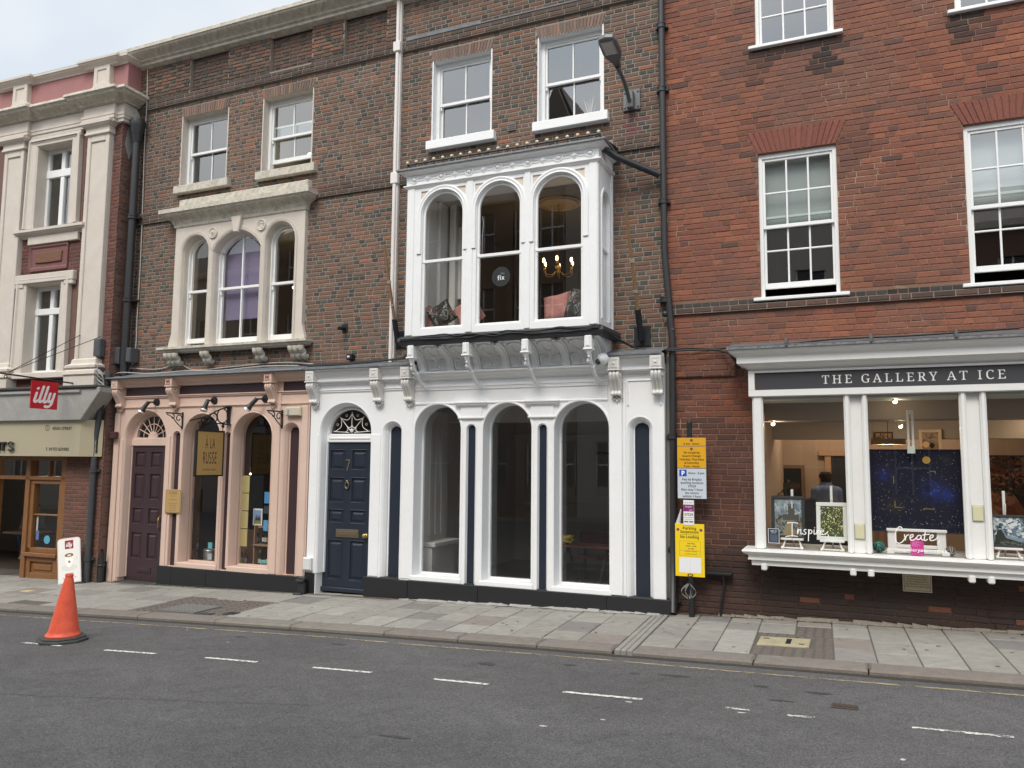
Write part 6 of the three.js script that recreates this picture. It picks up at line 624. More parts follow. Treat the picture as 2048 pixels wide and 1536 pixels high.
{ // parking post
  const t = thing('parking_sign_post', 'black post with orange no stopping plates above a blue P parking plate', 'sign post', [-1.89, G(-1.89), 0.2]), y = (v) => v - G(-1.89); mesh('post', [rod([0, -0.1, 0], [0, y(2.31), 0], 0.034, 0.034, 14), ball(0, y(2.31), 0, 0.034, 10)], M.iron, t);
  const pl = (n, y0, y1, draw, c) => { const g = sub(t, n), w = 0.352, h = y1 - y0; mesh('plate', box(-w / 2 + 0.03, w / 2 + 0.03, y(y0), y(y1), 0.036, 0.042, 0.002), S([0.25, 0.25, 0.25]), g); const p = printed('print', g, w - 0.008, h - 0.006, 352, draw, { roughness: 0.4 }); p.position.set(0.03, (y(y0) + y(y1)) / 2, 0.0435); };
  const ro = (x, cx, cy) => { x.fillStyle = '#5d4a6e'; x.beginPath(); x.arc(cx, cy, 16, 0, 7); x.fill(); x.strokeStyle = '#9a3a3a'; x.lineWidth = 4; x.stroke(); }, B = { col: '#1b1710', w: 'bold' };
  pl('orange_plate', 2.027, 2.13, (x, w, h) => { x.fillStyle = '#d9a21c'; x.fillRect(0, 0, w, h); ro(x, w / 2, 30); txt(x, '8 am - Noon', w / 2, 74, 34, B); }); pl('orange_plate', 1.757, 2.024, (x, w, h) => { x.fillStyle = '#d9a21c'; x.fillRect(0, 0, w, h); ro(x, w / 2, 30); ['No stopping', 'Guard Change', 'Tuesday, Thursday', '& Saturday', '8 am - Noon'].forEach((s, i) => txt(x, s, w / 2, 74 + i * 43, 35, { ...B, sx: 0.98 })); });
  pl('parking_plate', 1.387, 1.754, (x, w, h) => { x.fillStyle = '#c4ccd6'; x.fillRect(0, 0, w, h); x.fillStyle = '#1e4fa8'; x.fillRect(20, 12, 92, 84); txt(x, 'P', 66, 57, 82, { col: '#fff', w: 'bold' }); txt(x, 'Noon - 8 pm', 232, 56, 36, { ...B, sx: 0.95 }); ['Pay by RingGo', 'quoting location', '37529', 'Max stay 1 hour', 'No return', 'within 1 hour'].forEach((s, i) => txt(x, s, w / 2, 134 + i * 42, 37, { ...B, sx: 0.97 })); });
  const g = thing('parking_suspension_board', 'bright yellow Parking Suspension board strapped low on the parking post', 'sign', [-1.89, 0.455, 0.245]); mesh('board', box(-0.18, 0.172, 0, 0.63, 0, 0.012, 0.003), S([0.72, 0.58, 0.04]), g); mesh('tie', [tube([[-0.03, 0.0, 0.015], [-0.0, -0.02, 0.02], [0.02, -0.06, 0.02]], 0.006, 8), xf(new THREE.TorusGeometry(0.03, 0.006, 5, 12), { p: [0, 0.02, 0.016], s: [1, 0.5, 1] })], M.black, g);
  const p = printed('print', g, 0.348, 0.626, 348, (x, w, h) => { x.fillStyle = '#eccb1e'; x.fillRect(0, 0, w, h); txt(x, 'Parking', w / 2, 52, 46, B); txt(x, 'Suspension', w / 2, 96, 46, { ...B, sx: 0.9 }); x.fillStyle = '#222'; x.fillRect(60, 128, 230, 3); txt(x, 'No Loading', w / 2, 156, 46, { ...B, sx: 0.92 }); ro(x, 34, 70); ro(x, 312, 70); x.strokeStyle = '#6d5d12'; x.lineWidth = 2; x.strokeRect(52, 206, 250, 174); ['12th May', '09:00 - 12:00', 'to 18th', 'Reason: events', 'contact council'].forEach((s, i) => txt(x, s, 190, 234 + i * 31, 22, { col: '#222', w: i < 3 ? 'bold' : '' })); x.fillRect(52, 318, 250, 2); x.fillStyle = '#e3e5e8'; x.fillRect(46, 400, 262, 180); x.fillStyle = '#cfd2d5'; x.fillRect(176, 400, 4, 180); }); p.position.set(-0.004, 0.315, 0.0135);
  const k = thing('payment_tag', 'small white and purple pay code tag 37529 above the yellow board', 'tag', [-1.9, 1.065, 0.255]); mesh('plate', box(-0.065, 0.065, 0, 0.305, 0, 0.008, 0.003), S([0.7, 0.7, 0.7]), k); const q = printed('print', k, 0.126, 0.298, 200, (x, w, h) => { x.fillStyle = '#e2e2e0'; x.fillRect(0, 0, w, h); x.fillStyle = '#7c2a6c'; x.fillRect(0, 80, w, 130); txt(x, 'pay by phone', w / 2, 40, 26, { col: '#333' }); txt(x, 'RingGo', w * 0.5, 118, 40, { col: '#eee' }); txt(x, 'park', w * 0.7, 180, 30, { col: '#eee' }); txt(x, '37529', w / 2, 268, 62, { w: 'bold', col: '#222' }); x.fillStyle = '#333'; x.fillRect(0, 322, w, 5); txt(x, 'app call text', w / 2, 360, 26, { col: '#444' }); x.fillStyle = '#333'; x.fillRect(14, 395, 74, 22); x.fillRect(110, 395, 74, 22); }); q.position.set(0, 0.152, 0.0095);
  const o = thing('crumpled_tape', 'crumpled white tape knotted round the post under the yellow board', 'tape', [-1.9, 0.3, 0.24]); mesh('tape', [...Array(6)].map((_, i) => { const a = i * 1.05, s = i % 2 ? 1 : -1; return quads([...Array(6)].map((_, j) => { const P = (u, e) => [s * (0.02 + 0.07 * Math.sin(u * PI)) * Math.cos(a * 0.4), 0.06 - u * 0.17 + e * 0.02, 0.02 + 0.05 * Math.sin(u * 3 + a) + e * 0.02]; return [P(j / 6, 0), P((j + 1) / 6, 0), P((j + 1) / 6, 1), P(j / 6, 1)]; })); }), S([0.6, 0.6, 0.6]), o);
  const w = thing('paper_cone', 'rolled grey paper stuck behind the yellow board beside the downpipe', 'paper', [-2.02, 1.08, 0.22]); mesh('sheet', xf(new THREE.CylinderGeometry(0.006, 0.035, 0.2, 10, 1, true), { r: [0, 0, -0.2], p: [0, 0.08, 0] }), S([0.5, 0.5, 0.53]), w);
  const rl = thing('low_bar', 'low black iron bar on a bent leg against the gallery house wall', 'rail', [-1.6, G(-1.6), 0.03]); mesh('bar', [box(-0.18, 0.18, 0.5, 0.53, 0, 0.12, 0.006)], M.iron, rl); mesh('leg', tube([[0.07, 0.5, 0.08], [0.08, 0.38, 0.06], [0.04, 0.15, 0.05], [0.03, 0, 0.04]], 0.014, 12, 6), M.iron, rl);
}
{ // stone tablet under the gallery window
  const t = thing('boundary_tablet', 'cream inscribed wall tablet half hidden below the gallery window', 'plaque', [0.565, 0.42, 0.035]); mesh('plate', box(-0.145, 0.145, 0, 0.26, -0.03, 0.012, 0.004), S([0.5, 0.46, 0.38]), t); const p = printed('print', t, 0.27, 0.24, 300, (x, w, h) => { x.fillStyle = '#b3a78e'; x.fillRect(0, 0, w, h); x.strokeStyle = '#4b4438'; x.lineWidth = 4; x.strokeRect(6, 6, w - 12, h - 12); ['THIS STONE MARKS', 'TWO FEET SIX INCHES', 'OF THE WALL WHICH', 'IS NINE INCHES WIDE', 'IN THE FOUNDATION OF', 'THE PROPERTY AND WAS', 'DEDICATED TO THE PARISH'].forEach((s, i) => txt(x, s, w / 2, 34 + i * 30, 22, { col: '#3a352c', font: 'serif', w: 'bold', sx: 0.92 })); }); p.position.set(0, 0.13, 0.0135);
}
{ // traffic cone
  const x = -8.2, z = 3.72, y = ROAD(x, z), t = thing('traffic_cone', 'scuffed orange traffic cone on a dark rubber base in the road', 'traffic cone', [x, y, z], R(18)); const o = []; for (let i = 0; i < 8; i++) { const a = PI / 8 + i * PI / 4; o.push([0.262 * Math.cos(a), 0.262 * Math.sin(a)]); }
  const b = [slab(o, [], 0, 0.04, 0.012), slab(o.map((p) => [p[0] * 0.9, p[1] * 0.9]), [], 0.036, 0.062, 0.01)]; b.forEach((g) => xf(g, { r: [-PI / 2, 0, 0] })); mesh('base', b, S([0.07, 0.075, 0.07], { roughness: 0.85, map: T.grain }), t);
  const c = lathe([[0.175, 0.06], [0.183, 0.072], [0.17, 0.085], [0.152, 0.12], [0.108, 0.36], [0.062, 0.6], [0.046, 0.685], [0.038, 0.7], [0.043, 0.715], [0.043, 0.735], [0.03, 0.74], [0.03, 0.6]], 28), pp = c.attributes.position; for (let i = 0; i < pp.count; i++) { const X = pp.getX(i), Y = pp.getY(i), Z = pp.getZ(i), n = 1 + 0.07 * fbm(X * 9, Y * 6, Z * 9, 2) * (Y < 0.65 ? 1 : 0) - 0.06 * Math.exp(-(((Y - 0.3) / 0.12) ** 2)) * (0.5 + 0.5 * Math.sin(Math.atan2(Z, X) * 2)); pp.setX(i, X * n + 0.05 * Math.max(0, Y - 0.06)); pp.setZ(i, Z * n); } c.computeVertexNormals();
  mesh('cone', c, S([0.8, 0.115, 0.055], { roughness: 0.5, map: noiseTex(256, 0.5, 7, 46, 0.22, 0.93, 0.06, [0, 0.2, 0.25]) }), t);
}
// ---------- behind the glass ----------
function pillow(name, label, pos, rot, s, mat) { const n = 14, q = [], P = (i, j, sd) => { const u = -1 + 2 * i / n, v = -1 + 2 * j / n, e = Math.pow(Math.max(0, (1 - u ** 4) * (1 - v ** 4)), 0.5); return [u * s / 2 * (1 - 0.1 * (1 - v * v)), v * s / 2 * (1 - 0.1 * (1 - u * u)), sd * 0.09 * e + 0.006 * Math.sin(u * 5 + v * 4)]; }; for (const sd of [-1, 1]) for (let i = 0; i < n; i++) for (let j = 0; j < n; j++) q.push([P(i, j, sd), P(i + 1, j, sd), P(i + 1, j + 1, sd), P(i, j + 1, sd)]); const m = mesh(name, quads(q), mat); m.position.set(...pos); m.rotation.set(...rot); return tag(m, label, 'cushion', 'cushions on the bay window seat'); }
{
  const pk = S([0.5, 0.235, 0.2], { map: T.grain, roughness: 0.95 }), floral = canvasTex(512, 512, (x, w, h) => { x.fillStyle = '#2a2d2b'; x.fillRect(0, 0, w, h); for (let k = 0; k < 420; k++) { x.strokeStyle = ['#8d938a', '#5d6a60', '#b8b8ac', '#47524a', '#8b4a4a', '#777f78'][Math.floor(rnd() * 6)]; x.lineWidth = rr(2, 9); x.beginPath(); const a = rnd() * w, b = rnd() * h; x.moveTo(a, b); x.quadraticCurveTo(a + rr(-40, 40), b + rr(-50, 50), a + rr(-50, 50), b + rr(-50, 50)); x.stroke(); } }); floral.wrapS = floral.wrapT = THREE.RepeatWrapping; const fl = S([0.75, 0.75, 0.72], { map: floral, roughness: 0.95 });
  pillow('pink_cushion', 'pink cushion in the left corner of bay window behind dark floral cushion', [-5.56, 3.84, 0.3], [-0.3, 0.3, -0.35], 0.42, pk); pillow('floral_cushion', 'dark floral cushion standing on its corner in left bay light', [-5.28, 3.86, 0.4], [-0.25, 0.15, 0.62], 0.36, fl); pillow('pink_cushion', 'pink cushion tilted behind the mullion between left and middle bay lights', [-4.93, 3.88, 0.26], [-0.25, -0.05, 0.55], 0.42, pk); pillow('pink_cushion', 'pink cushion upright in right bay light below the chandelier', [-3.6, 3.86, 0.28], [-0.25, -0.1, 0.12], 0.42, pk); pillow('floral_cushion', 'grey floral cushion leaning at the far right of the bay window', [-3.24, 3.86, 0.38], [-0.25, -0.25, -0.28], 0.44, fl);
  // room behind the bay
  const r = room(h7, -6.2, -2.35, 3.45, 5.95, -3.8, -0.34, S([0.2, 0.19, 0.17], { roughness: 0.9 }), M.floor, 'bay_room'); r.position.set(4.9, 0.13, 0); mesh('panelling', [box(-6.2, -2.35, 4.3, 4.36, -3.8, -3.74, 0.01), box(-6.2, -2.35, 3.45, 4.3, -3.79, -3.76, 0), ...[-5.6, -4.7, -3.3].map((x) => box(x, x + 0.6, 4.6, 5.5, -3.8, -3.76, 0.02))], S([0.12, 0.11, 0.1]), r);
  mesh('shutter', [box(-5.7, -5.55, 3.5, 5.62, -0.3, 0.35, 0.02), box(-5.56, -5.5, 3.5, 5.62, -0.3, 0.1, 0.02), box(-5.46, -5.36, 3.5, 5.62, -0.35, -0.1, 0.02), box(-5.25, -5.18, 3.5, 5.6, -0.5, -0.12, 0.02), box(-5.36, -5.3, 4.2, 5.3, -0.4, -0.2, 0.01)], S([0.66, 0.67, 0.64]), r); mesh('ceiling_rose', [xf(new THREE.CylinderGeometry(0.32, 0.36, 0.03, 30), { p: [-4.24, 5.93, -1.5] }), xf(new THREE.TorusGeometry(0.3, 0.02, 6, 30), { r: [PI / 2, 0, 0], p: [-4.24, 5.91, -1.5] })], S([0.5, 0.42, 0.3]), r);
  const c = thing('brass_chandelier', 'brass chandelier with six lit candle bulbs in the bay room', 'chandelier', [-4.25, 4.8, -1.5]); mesh('stem', [lathe([[0, -0.06], [0.02, -0.05], [0.035, 0], [0.02, 0.04], [0.05, 0.08], [0.025, 0.13], [0.015, 0.2], [0.02, 0.26], [0, 0.28]], 12), rod([0, 0.2, 0], [0, 1.13, 0], 0.005)], M.brass, c);
  for (let k = 0; k < 6; k++) { const a = k * PI / 3 + 0.25, X = Math.cos(a) * 0.25, Z = Math.sin(a) * 0.25; const arm = mesh('arm', [tube([[0, 0.06, 0], [X * 0.5, -0.05, Z * 0.5], [X * 0.95, -0.02, Z * 0.95], [X, 0.06, Z]], 0.007, 12, 6), xf(new THREE.CylinderGeometry(0.03, 0.015, 0.02, 10), { p: [X, 0.07, Z] }), rod([X, 0.07, Z], [X, 0.13, Z], 0.01)], M.brass, c); mesh('candle_bulb', xf(ball(0, 0, 0, 1, 10), { s: [0.022, 0.042, 0.022], p: [X, 0.17, Z] }), S([0.9, 0.8, 0.6], { emissive: new THREE.Color().setRGB(1, 0.75, 0.38), emissiveIntensity: 5 }), arm); const l = new THREE.PointLight(0xffc477, 0.045, 0, 2); l.position.set(-4.25 + X, 4.97, -1.5 + Z); l.castShadow = true; scene.add(l); }
  const d = thing('round_window_logo', 'dark round the fix sticker on the middle bay window pane', 'sticker', [-4.31, 4.29, 0.546]); mesh('disc', xf(new THREE.CylinderGeometry(0.135, 0.135, 0.002, 36), { r: [PI / 2, 0, 0] }), S([0.012, 0.02, 0.022], { roughness: 0.6 }), d); const p = printed('print', d, 0.2, 0.14, 256, (x, w, h) => { x.clearRect(0, 0, w, h); txt(x, 'the', w * 0.62, h * 0.2, 46, { col: '#7f9c9c', w: 'bold' }); txt(x, 'fix', w * 0.5, h * 0.62, 110, { col: '#e9eeee', w: 'bold' }); }, { transparent: true }); p.position.z = 0.0022;
  tag(mesh('blind_wand', [tube([[-4.66, 5.2, 0.42], [-4.64, 5.1, 0.43], [-4.655, 4.95, 0.42], [-4.66, 4.65, 0.42]], 0.006, 12, 5)], M.white), 'thin white blind cord hanging in the middle bay light', 'cord');
  const tw = thing('dried_twigs', 'pale dried twigs standing on sill of the upper right window', 'dried flowers', [-3.33, 6.62, -0.3]); mesh('twig', [...Array(9)].map((_, k) => rod([0, 0, 0], [-0.09 + k * 0.022, 0.33 + rr(-0.06, 0.04), rr(-0.03, 0.03)], 0.005, 0.003, 5)), S([0.6, 0.52, 0.4]), tw); mesh('vase', lathe([[0.03, -0.03], [0.04, 0], [0.025, 0.06], [0.03, 0.08]], 12), M.greystone, tw);
  // table, bench and flowers in the white shop
  const wd = S([0.14, 0.045, 0.03], { map: T.wood, roughness: 0.5 }), dk = S([0.02, 0.018, 0.018]); const t = thing('trestle_table', 'dark trestle table behind the right arched window of the white shop', 'table', [-3.8, -0.12, -1.5]); mesh('tabletop', box(-0.45, 0.6, 0.67, 0.7, -0.25, 0.25, 0.005), wd, t); for (const x of [-0.28, 0.36]) { mesh('leg', rod([x, 0.67, 0.02], [x - 0.12, 0, 0.2], 0.02), dk, t); mesh('leg', rod([x, 0.67, -0.02], [x + 0.12, 0, -0.2], 0.02), dk, t); }
  const b = thing('wooden_bench', 'brown wooden bench against the back of the white shop', 'bench', [-3.4, -0.12, -2.7]); mesh('backrest', box(-0.9, 0.8, 0.58, 0.78, -0.05, 0, 0.006), wd, b); mesh('seat', box(-0.9, 0.8, 0.38, 0.42, 0, 0.4, 0.006), wd, b); for (const x of [-0.8, 0.1, 0.7]) mesh('leg', box(x - 0.02, x + 0.02, 0, 0.6, -0.02, 0.02, 0.003), dk, b);
  const f = thing('yellow_flowers', 'bunch of yellow flowers on the table in the white shop', 'flowers', [-4.08, 0.58, -1.45]); mesh('blossom', [...Array(60)].map(() => xf(new THREE.IcosahedronGeometry(0.018, 0), { p: [rr(-0.09, 0.09), 0.07 + rr(-0.05, 0.06), rr(-0.08, 0.08)], r: [rnd(), rnd(), 0] })), S([0.6, 0.45, 0.05]), f); mesh('pot', lathe([[0.03, 0], [0.045, 0.03]], 10), dk, f);
}
// lamps seen through glass
const lamp = (par, x, y, z, r, I, e = 4, c = [1, 0.78, 0.45]) => { mesh('bulb', ball(x, y, z, r, 10), S([0.9, 0.85, 0.7], { emissive: new THREE.Color().setRGB(...c), emissiveIntensity: e }), par); const l = new THREE.PointLight(new THREE.Color().setRGB(...c), I, 0, 2); const w = par.position; l.position.set(x + w.x, y + w.y, z + w.z); l.castShadow = true; scene.add(l); };
{
  const a = thing('pendant_lamp', 'twin lit bulbs seen through the open upper restaurant window', 'lamp', [-8.7, 7.2, -0.9]); mesh('flex', [rod([0, 0, 0], [0, 1.2, 0], 0.005), rod([0.34, -0.3, 0], [0.34, 1.2, 0], 0.005)], M.brass, a); lamp(a, 0, -0.03, 0, 0.05, 0.15, 4); lamp(a, 0.34, -0.33, 0.0, 0.04, 0.1, 4);
  const b = thing('candle_lamp', 'two lit candle bulbs in the right light of triple window', 'lamp', [-9.1, 4.85, -1.2]); mesh('arm', [rod([0, 0, 0], [0, 1.1, 0], 0.006), tube([[-0.1, 0.02, 0], [-0.05, -0.08, 0], [0.05, -0.08, 0], [0.1, 0.02, 0]], 0.008, 12)], M.brass, b); lamp(b, -0.1, 0.05, 0, 0.03, 0.4, 5); lamp(b, 0.1, 0.1, 0, 0.03, 0.4, 5);
  const c = thing('ceiling_spots', 'three bright ceiling spotlights inside the coffee shop', 'spotlights', [-14.6, 1.95, -1.0]); mesh('track', box(-1, 1.4, 0.06, 0.1, -0.03, 0.03, 0.005), M.iron, c); for (const x of [-0.6, -0.2, 0.55]) { mesh('holder', rod([x, 0.08, 0], [x, 0.03, 0], 0.025), M.iron, c); lamp(c, x, 0, 0, 0.035, 0.5, 5, [1, 0.86, 0.6]); }
}
// restaurant window display
{
  const menuT = canvasTex(128, 180, (x, w, h) => { x.fillStyle = '#b9ae77'; x.fillRect(0, 0, w, h); for (let i = 0; i < 17; i++) { x.fillStyle = 'rgba(70,60,35,0.55)'; const l = rr(30, 90); x.fillRect(w / 2 - l / 2, 14 + i * 9.6, l, 2); } });
  for (let k = 0; k < 4; k++) { const g = new THREE.PlaneGeometry(0.195, 0.272); g.userData.keepUV = true; const m = mesh('menu_sheet', g, S([1, 1, 1], { map: menuT, roughness: 0.8 })); m.position.set(-9.125 - 0.003 * k, 1.415 - k * 0.2855, -0.075); tag(m, ['topmost yellowed menu sheet in the column taped inside the right restaurant window', 'second menu sheet from the top in the right restaurant window', 'third menu sheet from the top beside the small framed picture', 'lowest menu sheet just above the champagne bottles'][k], 'menu', 'menu sheets in the restaurant window'); }
  const pf = thing('small_picture', 'small framed landscape picture on the top restaurant window shelf', 'picture', [-8.955, 0.75, -0.22]); mesh('frame', box(-0.095, 0.095, 0, 0.27, 0, 0.012, 0.003), M.white, pf); const p = printed('print', pf, 0.15, 0.22, 150, (x, w, h) => { x.fillStyle = '#86a6cf'; x.fillRect(0, 0, w, h); x.fillStyle = '#3a3a34'; for (let i = 0; i < 9; i++) { const a = rr(0, w); x.beginPath(); x.moveTo(a - 22, h * 0.75); x.lineTo(a, h * rr(0.25, 0.55)); x.lineTo(a + 22, h * 0.75); x.fill(); } x.fillStyle = '#8f8a4a'; x.fillRect(0, h * 0.75, w, h * 0.25); }); p.position.set(0, 0.135, 0.0135);
  const bt = (kind) => { const t = new THREE.Group(), h = kind.h || 0.28, r = 0.034; mesh('body', lathe([[0, 0], [r, 0.003], [r, h * 0.6], [r * 0.8, h * 0.7], [0.013, h * 0.79], [0.012, h * 0.96], [0.015, h * 0.965], [0.015, h], [0, h]], 14), S(kind.g, { roughness: 0.15 }), t); mesh('bottle_label', new THREE.CylinderGeometry(r + 0.001, r + 0.001, h * 0.28, 14, 1, true).translate(0, h * 0.3, 0), S(kind.l), t); mesh('bottle_cap', new THREE.CylinderGeometry(0.0165, 0.0175, h * 0.17, 10).translate(0, h * 0.925, 0), S(kind.c, { metalness: 0.4 }), t); return t; };
  const K = { red: bt({ g: [0.015, 0.012, 0.01], l: [0.6, 0.58, 0.52], c: [0.1, 0.02, 0.02] }), green: bt({ g: [0.02, 0.04, 0.02], l: [0.45, 0.43, 0.36], c: [0.5, 0.42, 0.2], h: 0.3 }), dark: bt({ g: [0.01, 0.01, 0.012], l: [0.12, 0.14, 0.2], c: [0.02, 0.02, 0.03], h: 0.3 }) };
  const used = {};
  const put = (k, x, y, z, label) => { const o = used[k] ? K[k].clone() : K[k]; used[k] = 1; o.name = numbered('wine_bottle'); o.position.set(x, y, z); o.scale.setScalar(0.82); scene.add(o); tag(o, label, 'bottle', 'bottles in the restaurant windows'); };
  const U = 'wine bottle on the upper shelf, ', L = 'wine bottle on the bottom shelf, ';
  [[-8.99, U + 'nearest to the menu sheets', 'dark'], [-8.9, U + 'with white label left of centre', 'red'], [-8.81, U + 'with pale label right of centre', 'green'], [-8.7, U + 'tucked behind the blue stickers', 'red']].forEach(([x, l, k], i) => put(k, x + 0.02, 0.455, -0.24 - (i % 2) * 0.05, l));
  [[-8.91, L + 'inside the left of the crate', 'green'], [-8.8, L + 'with big white label in the crate', 'red'], [-8.69, L + 'behind the turquoise carton', 'dark'], [-8.6, L + 'at the right end of the crate', 'dark']].forEach(([x, l, k], i) => put(k, x, 0.11, -0.25 - (i % 2) * 0.06, l));
  [[-9.33, 'champagne bottle furthest left beside the green carton', 'green'], [-9.24, 'gold topped champagne bottle in the middle of three', 'green'], [-9.14, 'champagne bottle with white band left of the crate', 'dark']].forEach(([x, l, k], i) => put(k, x - 0.03, 0.11, -0.22, l));
  [[-10.46, 'tall dark bottle in the left restaurant window', 'dark'], [-10.56, 'dark bottle half hidden at the left edge of the left window', 'dark']].forEach(([x, l, k], i) => put(k, x + 0.1, 0.1 + (i ? 0 : 0.18), -0.35, l));
  const ct = (x, y, w, h, c, l) => { const t = thing('carton', l, 'carton', [x, y, -0.18]); mesh('box', box(-w / 2, w / 2, 0, h, -0.05, 0.03, 0.004), S(c), t); mesh('flap', box(-w / 2 + 0.02, w / 2 - 0.02, h * 0.3, h * 0.6, 0.03, 0.032, 0), S(c.map((v) => v * 0.4)), t); }; ct(-9.3, 0.11, 0.17, 0.1, [0.17, 0.36, 0.05], 'green carton in front of the champagne bottles'); ct(-8.74, 0.11, 0.16, 0.1, [0.2, 0.42, 0.4], 'turquoise carton in front of the bottles in the crate');
  tag(mesh('beer_keg', xf(lathe([[0, 0], [0.1, 0], [0.11, 0.02], [0.1, 0.05], [0.11, 0.09], [0.1, 0.13], [0.11, 0.17], [0.1, 0.2], [0, 0.2]], 18), { p: [-10.12, 0.1, -0.4] }), M.steel), 'ribbed steel keg low in the left restaurant window', 'keg');
  [[-8.66, 1.21, 0.1, 0.18, [0.08, 0.3, 0.55], 'blue sticker high on the right edge of the bottle window'], [-8.665, 1.02, 0.1, 0.12, [0.03, 0.05, 0.06], 'black sticker between two blue ones on the bottle window'], [-8.665, 0.77, 0.09, 0.17, [0.1, 0.34, 0.6], 'lower blue sticker beside the small framed picture'], [-10.26, 1.06, 0.07, 0.17, [0.06, 0.12, 0.25], 'blue sticker on the left restaurant window under the hanging sign'], [-9.8, 0.4, 0.09, 0.1, [0.12, 0.4, 0.45], 'turquoise square sticker low on the left restaurant window'], [-9.8, 0.22, 0.09, 0.1, [0.35, 0.42, 0.45], 'pale sticker below the turquoise one']].forEach(([x, y, w, h, c, l]) => tag(mesh('window_sticker', [box(x - w / 2, x + w / 2, y - h / 2, y + h / 2, -0.072, -0.07, 0)], S(c, { roughness: 0.5 })), l, 'sticker', 'stickers on the restaurant windows'));
  const cl = thing('candle_light', 'single small lit bulb above the menu sheets', 'lamp', [-9.4, 1.57, -0.5]); mesh('holder', rod([0, 0.02, 0], [0, 0.12, 0], 0.012), M.brass, cl); lamp(cl, 0, 0, 0, 0.016, 0.06, 6);
}
